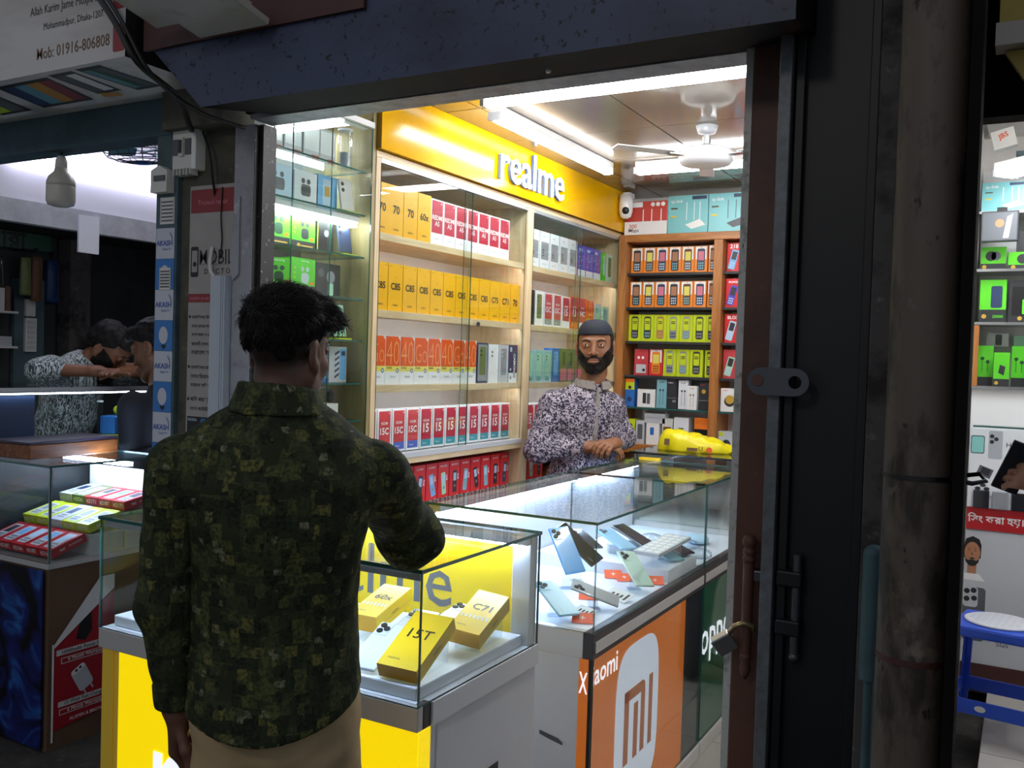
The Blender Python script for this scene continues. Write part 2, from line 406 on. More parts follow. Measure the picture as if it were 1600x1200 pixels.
for z0, z1, dx in ((1.935, 1.961, 0), (1.655, 1.682, 0), (1.380, 1.406, 0)):
    for y0, y1 in ((2.668, 3.785), (3.842, 4.895)):
        sh_ = part('shelf', cab, 'pale_ply', (-2.37, XC - .026, y0, y1, z1 - .013, z1)); part('front_lip', sh_, 'pale_ply', (XC - .026, XC - .012, y0, y1, z0, z1), bevel=.001)
        part('lamp_strip', sh_, 'cabinet_glow', (XC - .034, XC - .0265, y0 + .02, y1 - .02, z1 - .0165, z1 - .0135))
for y0, y1 in ((2.668, 3.785), (3.842, 4.895)):
    part('base_shelf', cab, 'pale_ply', (-2.37, XC, y0, y1, 1.104, 1.128), bevel=.002)
    part('sliding_track', cab, 'light_grey', (-2.09, XC + .002, y0, y1, 1.128, 1.146))
    part('top_track', cab, 'aluminium', (-2.085, XC + .001, y0, y1, 2.206, 2.222))
    part('lower_shelf', cab, 'oak', (-2.37, XC, y0, y1, .89, .915))
    part('step_ledge', cab, 'white', (-2.37, -2.10, y0, y1, 1.128, 1.140))
part('lower_backing', cab, 'black', (-2.369, -2.36, 2.67, 4.89, .1, 1.10))
part('lower_door', cab, 'oak', (-2.08, -2.055, 2.67, 4.89, .05, .88))
def pane(name, parent, x0, x1, y0, y1, z0, z1, edge='glass_edge', thin=None):
    """glass sheet: large faces glass, narrow faces the green edge"""
    d = {'x': x1 - x0, 'y': y1 - y0, 'z': z1 - z0}; t = thin or min(d, key=d.get)
    mb = MB(); mb.box(x0, x1, y0, y1, z0, z1, 'glass', {s + a: edge for a in 'xyz' if a != t for s in '+-'})
    return mb.build(name, parent)
for y0, y1, y2 in ((2.672, 3.30, 3.78), (3.846, 4.38, 4.89)):
    pane('glass_door', cab, -2.056, -2.051, y0, y1, 1.15, 2.204)
    gdoor = pane('glass_door', cab, -2.0605, -2.0575, y1 - .05, y2, 1.15, 2.204)
mb = MB(); mb.cyl((-2.049, 3.36, 1.66), (-2.042, 3.36, 1.66), .010, n=12, mat='dark_steel'); mb.build('lock', cab)
# cabinet lamps hidden behind the bay ends

# yellow sign above the cabinet
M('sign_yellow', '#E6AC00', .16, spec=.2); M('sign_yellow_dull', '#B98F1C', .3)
M('letter_glow', '#E8F0FF', .3, emit=2.6); M('letter_side', '#A9BAD6', .4)
sg = thing('shop_sign', 'glossy yellow sign panel with white realme lettering above the cabinet', 'sign', (0, 0, 0))
mb = MB(); mb.box(-2.12, -2.03, 2.640, 4.97, 2.25, 2.474, 'sign_yellow', {'-y': 'sign_yellow_dull'}); sgp = mb.build('panel', sg)
mb = MB()
pl = PL((-2.03, 3.765, 2.372), (0, 1, 0), (0, 0, 1))
for k in range(6):
    mb.text(pl, 'realme', 0, 0, .3, 'letter_side' if k < 5 else 'letter_glow', bold=.006, width=.62, lift=.004 + .003 * k)
mb.build('lettering', sgp, label='white glowing letters')
# ================================================================= PRODUCT CARTONS
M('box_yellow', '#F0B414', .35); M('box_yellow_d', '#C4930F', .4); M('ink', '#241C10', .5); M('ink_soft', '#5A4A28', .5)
M('redmi_red', '#B8263F', .35); M('redmi_red2', '#C8424A', .35); M('box_white', '#E9ECF2', .4); M('paper', '#F2F2F0', .6)
M('tecno_orange', '#E2571C', .35); M('tecno_line', '#F2A36A', .4); M('pale_yellow', '#E8DC6A', .4)
M('navy', '#2A3A5C', .4); M('sky', '#6FB4E6', .4); M('pale_blue', '#B8D4EA', .4); M('violet', '#4A44B8', .35); M('magenta', '#C04A90', .4)
M('mint', '#A8DCC0', .4); M('lime', '#C8DA22', .35); M('charcoal', '#2E3034', .4); M('box_orange', '#EE8A2A', .35); M('brown', '#6A4A30', .6)
M('skin_print', '#B07A58', .6); M('phone_grey', '#8D9298', .3); M('phone_teal', '#7FB8C4', .25); M('dark_green', '#1E4A34', .4); M('bright_green', '#5CCB2C', .35)
M('gold', '#C8A040', .4); M('pink', '#D87A90', .4); M('olive', '#6E7A4A', .5)

def carton(w, d, h, body, draw=None, fm=None, side=None):
    mb = MB(); mb.box(-w / 2, w / 2, 0, d, 0, h, body, fm)
    pl = PL((-w / 2, 0, 0), (1, 0, 0), (0, 0, 1))
    if draw: draw(mb, pl, w, h)
    if side: side(mb, PL((-w / 2, d, 0), (0, -1, 0), (0, 0, 1)), d, h)
    return mb.mesh('phone_box')

def dr_yellow(t):
    def f(mb, pl, w, h):
        mb.text(pl, t, w * .5, h * .52, .05, 'ink', .028, width=w * (.66 if len(t) > 2 else .46))
        mb.text(pl, 'realme', w * .5, h * .13, .012, 'ink_soft', .015, width=w * .4)
        mb.rect(pl, w * .44, w * .56, h * .70, h * .706, 'ink_soft'); mb.rect(pl, w * .1, w * .2, h * .94, h * .95, 'ink_soft'); mb.rect(pl, w * .8, w * .9, h * .94, h * .95, 'ink_soft')
    return f
def dr_a5(mb, pl, w, h):
    mb.rect(pl, w * .06, w * .94, h * .26, h * .97, 'redmi_red')
    mb.text(pl, 'REDMI', w * .5, h * .60, .03, 'white', .02, width=w * .8); mb.text(pl, 'A5', w * .5, h * .47, .03, 'white', .015, width=w * .36)
    mb.text(pl, 'xiaomi', w * .5, h * .14, .01, 'grey', width=w * .5)
    mb.disc(pl, w * .82, h * .92, .003, 'white')
def dr_redmi(t, strip):
    def f(mb, pl, w, h):
        mb.rect(pl, w * .1, w * .92, h * .22, h * .96, 'redmi_red2' if 'C' in t else 'redmi_red')
        mb.text(pl, 'REDMI', w * .5, h * .68, .02, 'white', .01, width=w * .46); mb.text(pl, t, w * .5, h * .50, .05, 'white', .03, width=w * .62)
        mb.rect(pl, w * .1, w * .92, h * .05, h * .22, strip); mb.text(pl, 'Xiaomi', w * .4, h * .13, .01, 'white', width=w * .4)
        mb.disc(pl, w * .84, h * .91, .003, 'white')
    return f
def dr_40(t):
    def f(mb, pl, w, h):
        mb.rect(pl, 0.001, w - .001, h * .385, h - .001, 'tecno_orange')
        mb.text(pl, t, w * .5, h * .66, .2, 'tecno_line', -.018, width=w * .86, stretch=.62)
        mb.rect(pl, 0.001, w - .001, h * .27, h * .385, 'pale_yellow'); mb.text(pl, 'SPARK', w * .28, h * .345, .012, 'ink', .01, width=w * .4)
        mb.disc(pl, w * .84, h * .29, .009, 'navy'); mb.disc(pl, w * .84, h * .29, .006, 'pale_blue', .0009)
        mb.text(pl, 'TECNO', w * .52, h * .16, .01, 'ink', width=w * .4)
        mb.on(pl, [(w * .82, h), (w, h), (w, h * .9)], 'box_white', .0007)
    return f
def dr_cam(mb, pl, w, h):
    mb.text(pl, 'CAMON', w * .66, h * .52, .05, 'white', .03, width=h * .5, rot=-90); mb.text(pl, '50', w * .66, h * .20, .04, 'navy', .02, width=h * .14, rot=-90)
    mb.rect(pl, 0, w, 0, h * .26, 'box_white', .0003); mb.rrect(pl, w * .12, w * .36, h * .82, h * .94, .004, 'pale_blue'); mb.rect(pl, w * .15, w * .3, h * .32, h * .38, 'white')
    mb.disc(pl, w * .25, h * .13, .008, 'grey')
def dr_phonepic(body, cam, txt=None, tcol='ink', frame=None):
    def f(mb, pl, w, h):
        if frame: mb.rect(pl, w * .05, w * .95, h * .06, h * .96, frame, .0003)
        mb.rrect(pl, w * .2, w * .8, h * .2, h * .9, w * .08, body)
        for k in range(2): mb.disc(pl, w * .34, h * (.80 - .1 * k), w * .065, cam, .0009)
        if txt: mb.text(pl, txt, w * .5, h * .11, .03, tcol, .01, width=w * .6)
    return f
def dr_six(t):
    def f(mb, pl, w, h):
        mb.rect(pl, w * .1, w * .92, h * .24, h * .72, 'phone_grey'); mb.text(pl, t, w * .34, h * .42, .05, 'ink', .0, width=w * .26)
        mb.text(pl, 'note', w * .4, h * .87, .014, 'grey', width=w * .4); mb.text(pl, 'symphony', w * .45, h * .12, .01, 'grey', width=w * .5)
    return f
def dr_violet(mb, pl, w, h):
    mb.rect(pl, 0, w, 0, h * .22, 'box_white'); mb.rect(pl, w * .1, w * .55, h * .82, h * .9, 'pale_blue')
    for k in range(5): mb.rect(pl, w * (.15 + .1 * (k % 3)), w * (.3 + .1 * (k % 3)), h * (.32 + .09 * k), h * (.37 + .09 * k), ('sky', 'magenta', 'pale_blue')[k % 3])
    mb.text(pl, 'GALAXY', w * .75, h * .5, .02, 'pink', .02, width=h * .4, rot=90)
def dr_window(screen, keys, body_c):
    """feature phone shown through a carton window"""
    def f(mb, pl, w, h):
        mb.rect(pl, w * .08, w * .92, h * .5, h * .98, 'paper', .0003)
        mb.rrect(pl, w * .2, w * .8, h * .08, h * .9, w * .12, body_c, .0006); mb.rect(pl, w * .28, w * .72, h * .46, h * .80, screen, .0009)
        mb.text(pl, 'itel', w * .5, h * .945, .008, 'red', .01, width=w * .25)
        for i in range(3):
            for j in range(3): mb.rect(pl, w * (.29 + .15 * i), w * (.40 + .15 * i), h * (.13 + .095 * j), h * (.19 + .095 * j), keys, .0009)
    return f
def dr_yphone(c1, c2):
    def f(mb, pl, w, h):
        mb.rrect(pl, w * .22, w * .78, h * .1, h * .93, w * .16, c1, .0006); mb.rrect(pl, w * .28, w * .72, h * .42, h * .86, w * .06, 'lime', .0009)
        mb.rect(pl, w * .34, w * .66, h * .66, h * .69, 'ink', .0011); mb.rect(pl, w * .34, w * .66, h * .72, h * .75, 'ink', .0011)
        for i in range(3):
            for j in range(2): mb.rect(pl, w * (.31 + .14 * i), w * (.41 + .14 * i), h * (.16 + .11 * j), h * (.23 + .11 * j), c2, .0009)
    return f
def dr_redbox(t, ph):
    def f(mb, pl, w, h):
        mb.text(pl, t, w * .55, h * .88, .03, 'white', .02, width=w * .7)
        o = pl[0] + pl[1] * (w * .45) + pl[2] * (h * .42); a = R(14)
        u = pl[1] * math.cos(a) - pl[2] * math.sin(a); v = pl[1] * math.sin(a) + pl[2] * math.cos(a); q = (o, u, v, pl[3])
        mb.rrect(q, -w * .24, w * .24, -h * .34, h * .34, w * .06, ph, .0006); mb.rrect(q, -w * .17, w * .17, 0, h * .28, w * .03, 'charcoal', .0009)
        for i in range(3):
            for j in range(3): mb.rect(q, w * (-.16 + .12 * i), w * (-.07 + .12 * i), h * (-.30 + .08 * j), h * (-.25 + .08 * j), 'pale_blue', .0009)
    return f
def dr_darkphone(seed, ph):
    def f(mb, pl, w, h):
        mb.text(pl, 'MAXIMUS', w * .5, h * .9, .012, 'white', .01, width=w * .6)
        o = pl[0] + pl[1] * (w * .52) + pl[2] * (h * .48); a = R(-14 + 7 * (seed % 4))
        u = pl[1] * math.cos(a) - pl[2] * math.sin(a); v = pl[1] * math.sin(a) + pl[2] * math.cos(a); q = (o, u, v, pl[3])
        mb.rrect(q, -w * .2, w * .2, -h * .3, h * .26, w * .07, ph, .0006); mb.rect(q, -w * .13, w * .13, 0, h * .2, 'pale_blue', .0009)
        mb.disc(q, 0, -h * .13, w * .08, 'grey', .0009); mb.text(q, 'BIG', w * .3, h * .1, .016, 'white', .02, width=h * .22, rot=90)
        mb.disc(pl, w * .8, h * .1, .004, 'white')
    return f
_C = {}
def box_at(kind, mk, loc, rz, label, group=None, name='phone_box', cat='phone box', tilt=0):
    if kind not in _C: _C[kind] = mk()
    return link(name, _C[kind], None, loc, (tilt, 0, rz), label=label, cat=cat, group=group)

HALF = math.pi / 2
def wall_row(z, x, row, gname, where):
    """row: list of (y centre, kind, maker, description); boxes face +X; labels number the repeats from the left"""
    n = {}
    tot = {}
    for r in row: tot[r[3]] = tot.get(r[3], 0) + 1
    for y, kind, mk, desc in row:
        n[desc] = n.get(desc, 0) + 1
        lab = f'{desc} {where}' if tot[desc] == 1 else f'{ORD[n[desc] - 1]} {desc} from the left {where}'
        box_at(kind, mk, (x, y, z), HALF, lab, gname)
W, D, H = .089, .05, .176
Y70 = lambda t: (lambda: carton(W, D, H, 'box_yellow', dr_yellow(t)))
row = [(2.72, 'y70', Y70('70'), 'yellow 70 phone box'), (2.805, 'y70', Y70('70'), 'yellow 70 phone box'), (2.897, 'y70', Y70('70'), 'yellow 70 phone box'), (2.989, 'y60', Y70('60x'), 'yellow 60x phone box')]
row = [(y, k, (lambda t=k: carton(W, D, .186, 'box_yellow', dr_yellow({'y70': '70', 'y60': '60x'}[t]))), d) for y, k, _, d in row]
row += [(3.078 + .0905 * i, 'a5', lambda: carton(W - .002, D, .18, 'box_white', dr_a5), 'crimson REDMI A5 phone box') for i in range(7)]
wall_row(1.962, -2.08, row, 'boxes on the top cabinet shelf', 'on the top shelf')
names = ['C85'] * 9 + ['C75', 'C71', '70']
row = [(2.72 + .0925 * i, 'c' + t, (lambda t=t: carton(W, D, H, 'box_yellow', dr_yellow(t))), f'yellow {t} phone box') for i, t in enumerate(names)]
wall_row(1.683, -2.08, row, 'boxes on the second cabinet shelf', 'on the second shelf')
names = ['Go', '40', '40', 'Go', '40', '40', 'Go', '40']
row = [(2.715 + .0925 * i, 'o' + t, (lambda t=t: carton(W + .002, D, .182, 'box_white', dr_40(t))), f'orange {t} phone box') for i, t in enumerate(names)]
row += [(3.462, 'gm', lambda: carton(.085, D, .176, 'navy', dr_phonepic('olive', 'black', frame='phone_grey')), 'dark grey phone box with green phone picture'),
        (3.556, 'wc', lambda: carton(.085, D, .172, 'box_white', dr_phonepic('white_gloss', 'charcoal')), 'white phone box with a white phone picture'),
        (3.648, 'gg', lambda: carton(.085, D, .172, 'light_grey', dr_phonepic('phone_grey', 'light_grey')), 'plain grey phone box'),
        (3.735, 'cm', lambda: carton(.08, D, .174, 'navy', dr_cam), 'navy CAMON 50 phone box')]
wall_row(1.407, -2.08, row, 'boxes on the third cabinet shelf', 'on the third shelf')
M('strip_blue', '#4A62B8', .4); M('strip_teal', '#2E8FA0', .4)
names = ['15C'] * 4 + ['15'] * 8
row = [(2.722 + .0923 * i, 'r' + t + str(i > 3), (lambda t=t, i=i: carton(W - .003, D, .165, 'box_white', dr_redmi(t, 'strip_blue' if i < 4 else 'strip_teal'))), f'red REDMI {t} phone box') for i, t in enumerate(names)]
wall_row(1.146, -2.115, row, 'boxes on the bottom glazed cabinet shelf', 'on the bottom glazed shelf')
phs = ['charcoal', 'phone_teal', 'charcoal', 'navy', 'sky', 'mint', 'charcoal', 'phone_teal']
row = [(2.78 + .0855 * i + (.09 if i > 11 else 0), 'low%d' % (i % 8), (lambda i=i: carton(.08, .045, .165, 'red', dr_darkphone(i, phs[i % 8]))), 'red keypad phone box') for i in range(15)]
wall_row(.916, -2.10, row, 'red boxes under the cabinet', 'below the cabinet')
# second bay
row = [(3.912 + .107 * i, 's6' + str(i % 2), (lambda i=i: carton(.096, D, .178, 'box_white', dr_six('65'[i % 2]))), 'white and grey phone box') for i in range(5)]
row += [(4.447 + .1 * i, 'vi', lambda: carton(.092, D, .165, 'violet', dr_violet), 'violet phone box') for i in range(3)]
row += [(4.745, 'gr', lambda: carton(.05, D, .158, 'bright_green', dr_phonepic('mint', 'dark_green')), 'narrow green phone box'), (4.82, 'gp', lambda: carton(.07, D, .156, 'light_grey', dr_phonepic('olive', 'charcoal', frame='mint')), 'grey green phone box')]
wall_row(1.962, -2.08, row, 'boxes on the top shelf of the far bay', 'on the far top shelf')
row = [(3.895, 'kb', lambda: carton(.07, D, .166, 'charcoal', dr_phonepic('black', 'grey')), 'black phone box'), (3.98, 'wb', lambda: carton(.085, D, .168, 'box_white', dr_phonepic('olive', 'charcoal', frame='paper')), 'white phone box with dark landscape picture'),
       (4.078, 'r15Cs', lambda: carton(.092, D, .165, 'box_white', dr_redmi('15C', 'phone_grey')), 'red REDMI 15C phone box'), (4.178, 'r15Cs', None, 'red REDMI 15C phone box'),
       (4.278, 'r15s', lambda: carton(.092, D, .16, 'box_white', dr_redmi('15', 'box_white')), 'red REDMI 15 phone box'), (4.378, 'r13', lambda: carton(.092, D, .165, 'tecno_orange', dr_redmi('13', 'orange')), 'red orange 13 phone box'),
       (4.478, 'r14', lambda: carton(.092, D, .165, 'tecno_orange', dr_redmi('14C', 'box_white')), 'red orange 14C phone box'), (4.578, 'oc', lambda: carton(.092, D, .16, 'orange', dr_40('A')), 'plain orange phone box'),
       (4.68, 'pg', lambda: carton(.092, D, .15, 'light_grey', dr_phonepic('mint', 'charcoal', '15C')), 'pale grey phone box with mint phone'), (4.785, 'pg2', lambda: carton(.085, D, .14, 'mint', dr_phonepic('phone_teal', 'charcoal')), 'mint green phone box')]
wall_row(1.683, -2.08, row, 'boxes on the second shelf of the far bay', 'on the far second shelf')
row = [(3.905 + .092 * i, 'tl', lambda: carton(.086, D, .158, 'pale_blue', dr_phonepic('mint', 'charcoal', '15c', frame='teal')), 'pale teal phone box') for i in range(3)]
row += [(4.18, 'bl', lambda: carton(.08, D, .17, 'blue', dr_phonepic('sky', 'navy')), 'plain blue phone box')]
row += [(4.27 + .09 * i, 'gk', lambda: carton(.084, D, .17, 'olive', lambda mb, pl, w, h: (mb.rect(pl, w * .06, w * .94, h * .04, h * .4, 'pink'), mb.rect(pl, w * .3, w * .7, h * .5, h * .9, 'dark_green'))), 'green and pink phone box') for i in range(4)]
wall_row(1.407, -2.08, row, 'boxes on the third shelf of the far bay', 'on the far third shelf')
row = [(3.89 + .09 * i, 'r15s', None, 'red and white REDMI 15 phone box') for i in range(9)]
wall_row(1.141, -2.115, row, 'boxes on the bottom shelf of the far bay', 'on the far bottom shelf')

# ================================================================= back wall rack
rk = thing('wooden_rack', 'oak framed rack of keypad phone boxes on the back wall', 'shelf', (0, 0, 0))
part('side_post', rk, 'oak', (-2.044, -1.998, 4.86, 5.09, .95, 2.232), bevel=.003)
part('middle_post', rk, 'oak', (-1.495, -1.445, 4.86, 5.09, .95, 2.19), bevel=.003)
part('right_post', rk, 'oak', (-.42, -.37, 4.86, 5.09, .95, 2.19), bevel=.003)
part('middle_post', rk, 'oak', (-.94, -.89, 4.86, 5.09, .95, 2.19), bevel=.003)
part('top_board', rk, 'oak_h', (-2.0, -.37, 4.86, 5.09, 2.19, 2.232), bevel=.003)
part('bottom_board', rk, 'oak_h', (-2.0, -.37, 4.86, 5.09, 1.01, 1.06), bevel=.003)
part('backing', rk, 'cab_white', (-2.0, -.37, 5.08, 5.095, .95, 2.2))
for x0, x1 in ((-1.998, -1.495), (-1.445, -.94)):
    for z in (2.020, 1.828, 1.638, 1.446): part('shelf', rk, 'charcoal', (x0, x1, 4.885, 5.08, z - .014, z), bevel=.001)
    pane('glass_shelf', rk, x0, x1, 4.87, 5.08, 1.258, 1.268)
def back_row(z, y, row, gname, where):
    n = {}; tot = {}
    for r in row: tot[r[3]] = tot.get(r[3], 0) + 1
    for x, kind, mk, desc in row:
        n[desc] = n.get(desc, 0) + 1
        lab = f'{desc} {where}' if tot[desc] == 1 else f'{ORD[n[desc] - 1]} {desc} from the left {where}'
        box_at(kind, mk, (x, y, z), 0, lab, gname)
og = lambda k: (lambda: carton(.072, .045, .145, 'box_orange', dr_window(('skin_print', 'pale_yellow', 'pink')[k % 3], ('pale_blue', 'phone_teal')[k % 2], ('charcoal', 'brown', 'navy')[k % 3])))
row = [(-1.957 + .0745 * i, 'og%d' % (i % 6), og(i % 6), 'orange keypad phone box') for i in range(6)] + [(-1.519, 'ogn', lambda: carton(.045, .045, .148, 'box_orange', dr_window('skin_print', 'pale_blue', 'brown')), 'orange keypad phone box')]
back_row(2.021, 4.925, row, 'keypad phones on the top rack shelf', 'on the top rack shelf')
row = [(-1.957 + .0745 * i, 'og%d' % ((i + 3) % 6), og((i + 3) % 6), 'orange keypad phone box') for i in range(6)] + [(-1.519, 'ogn', None, 'orange keypad phone box')]
back_row(1.829, 4.925, row, 'keypad phones on the second rack shelf', 'on the second rack shelf')
cs = [('charcoal', 'grey'), ('charcoal', 'phone_teal'), ('skin_print', 'gold'), ('phone_grey', 'navy'), ('phone_grey', 'phone_teal'), ('charcoal', 'grey')]
yp = lambda k: (lambda: carton(.074, .045, .15, 'lime', dr_yphone(*cs[k % 6])))
row = [(-1.957 + .0755 * i, 'yp%d' % (i % 6), yp(i), 'yellow keypad phone box') for i in range(6)] + [(-1.519, 'ypn', lambda: carton(.044, .045, .15, 'lime', dr_yphone('charcoal', 'grey')), 'yellow keypad phone box')]
back_row(1.639, 4.925, row, 'keypad phones on the third rack shelf', 'on the third rack shelf')
row = [(-1.912, 'rr1', lambda: carton(.082, .045, .146, 'redmi_red2', lambda mb, pl, w, h: (mb.disc(pl, w * .32, h * .68, .008, 'white'), mb.disc(pl, w * .62, h * .68, .008, 'white'), mb.rrect(pl, w * .14, w * .86, h * .08, h * .42, .004, 'light_grey'), mb.disc(pl, w * .7, h * .2, .009, 'charcoal', .0009))), 'red keypad phone box with round white dots'),
       (-1.824, 'rr2', lambda: carton(.08, .045, .148, 'red', dr_window('pale_yellow', 'brown', 'box_orange')), 'red box with orange keypad phone')]
row += [(-1.743 + .0765 * i, 'yp%d' % ((i + 3) % 6), yp(i + 3), 'yellow keypad phone box') for i in range(3)] + [(-1.519, 'ypn', None, 'yellow keypad phone box')]
back_row(1.447, 4.925, row, 'keypad phones on the fourth rack shelf', 'on the fourth rack shelf')
rb = lambda t, ph, b='red': (lambda: carton(.078, .05, .155, b, dr_redbox(t, ph)))
for z, t, ph, b, d in ((2.021, '2181', 'sky', 'red', 'red 2181 phone box with blue phone'), (1.829, 'POWER', 'violet', 'red', 'red phone box with purple phone'), (1.639, 'BLOS', 'pale_blue', 'red', 'red phone box with tilted pale phone'), (1.447, '', 'mint', 'redmi_red2', 'crimson phone box with mint phone')):
    back_row(z, 4.92, [(-1.40, 'rc' + t, rb(t or ' ', ph, b), d)] + [(-1.315, 'rc_' + t, rb(t or ' ', ph, b), 'next red phone box beside the door frame')], 'boxes right of the oak post', 'right of the oak post, ' + {2.021: 'topmost', 1.829: 'second row', 1.639: 'third row', 1.447: 'fourth row'}[z])
# accessory shelf (glass) and bottom board
def dr_ear(c, bc='white'):
    def f(mb, pl, w, h):
        mb.text(pl, 'in-ear', w * .5, h * .9, .012, c, .01, width=w * .5)
        for s in (.35, .65):
            mb.disc(pl, w * s, h * .62, w * .1, c); mb.rect(pl, w * s - .001, w * s + .001, h * .12, h * .62, c)
    return f
acc = [(-1.965, .055, .158, 'blue', lambda mb, pl, w, h: (mb.rect(pl, 0, w, h * .6, h, 'lime'), mb.rect(pl, 0, w, h * .86, h, 'orange', .0006), mb.disc(pl, w * .5, h * .68, .01, 'charcoal', .0008), mb.disc(pl, w * .5, h * .25, .014, 'navy')), 'blue and yellow accessory box'),
       (-1.865, .105, .1, 'paper', lambda mb, pl, w, h: (mb.rrect(pl, w * .3, w * .5, h * .2, h * .8, .004, 'charcoal'), mb.rrect(pl, w * .54, w * .72, h * .18, h * .78, .004, 'mid_grey')), 'white box with two remote controls'),
       (-1.775, .058, .16, 'phone_teal', dr_ear('charcoal'), 'teal earphone box'), (-1.714, .058, .158, 'charcoal', lambda mb, pl, w, h: (mb.rect(pl, 0, w, h * .36, h * .38, 'grey'), mb.text(pl, 'REMAX', w * .35, h * .9, .01, 'white', .02, width=w * .5), mb.rrect(pl, w * .55, w * .9, h * .22, h * .3, .003, 'grey')), 'charcoal cable box'),
       (-1.650, .055, .16, 'box_white', dr_ear('charcoal'), 'tall white earphone box'), (-1.592, .056, .13, 'paper', dr_ear('grey'), 'short white earphone box'),
       (-1.530, .058, .15, 'charcoal', lambda mb, pl, w, h: (mb.disc(pl, w * .42, h * .68, .012, 'gold'), mb.rect(pl, 0, w, h * .34, h * .36, 'grey'), mb.text(pl, 'WUW', w * .3, h * .92, .01, 'red', .03, width=w * .4)), 'dark box with golden emblem')]
for i, (x, w, h, b, dr, d) in enumerate(acc):
    me = carton(w, .06 if i != 5 else .03, h, b, dr); link('accessory_box', me, None, (x, 4.90 if i != 5 else 4.875, 1.2686), label=d + ' on the glass rack shelf', cat='accessory box', group='accessories on the glass rack shelf')
bud = lambda mb, pl, w, h: (mb.disc(pl, w * .5, h * .45, w * .3, 'charcoal'), mb.disc(pl, w * .5, h * .52, w * .24, 'gold', .0009), mb.text(pl, 'WUW', w * .25, h * .9, .01, 'red', .02, width=w * .25))
link('accessory_box', carton(.1, .06, .125, 'paper', bud), None, (-1.39, 4.90, 1.2686), label='white earbud box with gold case picture, right of the oak post', cat='accessory box')
low = [(-1.955, .05, .06, 'red', None, 'small red box at the rack foot'), (-1.895, .05, .13, 'light_grey', lambda mb, pl, w, h: mb.rrect(pl, w * .2, w * .8, h * .2, h * .85, .006, 'mid_grey'), 'clear pack with grey device'),
       (-1.82, .075, .12, 'paper', lambda mb, pl, w, h: mb.rrect(pl, w * .3, w * .6, h * .45, h * .8, .004, 'blue'), 'white box with small blue picture'),
       (-1.735, .06, .15, 'off_white', lambda mb, pl, w, h: mb.rrect(pl, w * .12, w * .88, h * .1, h * .7, .003, 'brown'), 'cream hanging pack with braided cable'),
       (-1.655, .085, .16, 'box_white', lambda mb, pl, w, h: mb.rrect(pl, w * .32, w * .66, h * .35, h * .65, .003, 'mid_grey'), 'white box with grey square'),
       (-1.54, .08, .07, 'paper', lambda mb, pl, w, h: (mb.rect(pl, 0, w * .5, h * .75, h, 'teal'), mb.rect(pl, w * .5, w * .9, h * .7, h, 'lime')), 'low white box with teal corner')]
for x, w, h, b, dr, d in low: link('accessory_box', carton(w, .07, h, b, dr), None, (x, 4.90, 1.0606), label=d + ' on the bottom rack board', cat='accessory box', group='accessories on the bottom rack board')
link('accessory_box', carton(.055, .07, .075, 'lime', lambda mb, pl, w, h: mb.disc(pl, w * .5, h * .5, .014, 'charcoal')), None, (-1.955, 4.90, 1.1212), label='lime yellow box on the small red box', cat='accessory box')
for k in range(2): link('accessory_box', carton(.12, .07, .026, 'light_grey'), None, (-1.81, 4.90, 1.1812 + k * .0265), label=('lower', 'upper')[k] + ' flat white box lying on the white box', cat='accessory box')
for k in range(2): link('accessory_box', carton(.082, .07, .03, 'orange'), None, (-1.54, 4.90, 1.164 + k * .031), label=('lower', 'upper')[k] + ' flat orange box near the oak post', cat='accessory box')
link('accessory_box', carton(.08, .07, .032, 'black'), None, (-1.54, 4.90, 1.1312), label='flat black box under the orange boxes', cat='accessory box')
link('accessory_box', carton(.09, .06, .1, 'light_grey', lambda mb, pl, w, h: (mb.disc(pl, w * .5, h * .35, .022, 'charcoal'), mb.rect(pl, w * .05, w * .3, h * .75, h * .95, 'lime'))), None, (-1.40, 4.90, 1.0606), label='grey speaker box right of the oak post', cat='accessory box')
# routers
def dr_router(c, white=True):
    def f(mb, pl, w, h):
        if white:
            mb.rect(pl, 0, w, h * .4, h, 'router_red'); mb.text(pl, '300', w * .2, h * .26, .04, 'router_red', .01, width=w * .18); mb.text(pl, 'Mbps', w * .22, h * .12, .03, 'ink', .01, width=w * .24)
            mb.rect(pl, 0, w * .42, h * .83, h * .985, 'paper', .0006)
            for x in (.66, .78, .9): mb.disc(pl, w * x, h * .9, .012, 'paper', .0008)
            for x in (.44, .64, .86): mb.rect(pl, w * x - .003, w * x + .003, h * .3, h * .76, 'paper', .0009)
        else:
            mb.text(pl, 'tp-link', w * .22, h * .84, .03, 'white', .01, width=w * .3); mb.rect(pl, w * .6, w * .96, h * .88, h * .97, 'navy')
            mb.rect(pl, w * .07, w * .24, h * .64, h * .68, 'ink_soft'); mb.rect(pl, w * .07, w * .22, h * .42, h * .46, 'yellow')
            for x in (.47, .66, .8): mb.rect(pl, w * x - .002, w * x + .002, h * .34, h * .82, 'white' if c else 'mid_grey')
        mb.on(pl, [(w * .44, h * .22), (w * .6, h * .1), (w * .95, h * .2), (w * .8, h * .36)], ('paper' if white or c else 'mid_grey'), .001)
    return f
M('router_red', '#C4453E', .4); M('router_teal', '#7CC4C8', .35)
link('router_box', carton(.25, .09, .185, 'paper', dr_router(0)), None, (-1.895, 4.875, 2.2326), label='red and white 300 Mbps router box above the rack', cat='router box')
link('router_box', carton(.225, .09, .205, 'router_teal', dr_router(1, False)), None, (-1.652, 4.875, 2.2326), label='teal router box with white router picture', cat='router box')
link('router_box', carton(.225, .09, .205, 'router_teal', dr_router(0, False)), None, (-1.423, 4.875, 2.2326), label='teal router box with dark router picture', cat='router box')
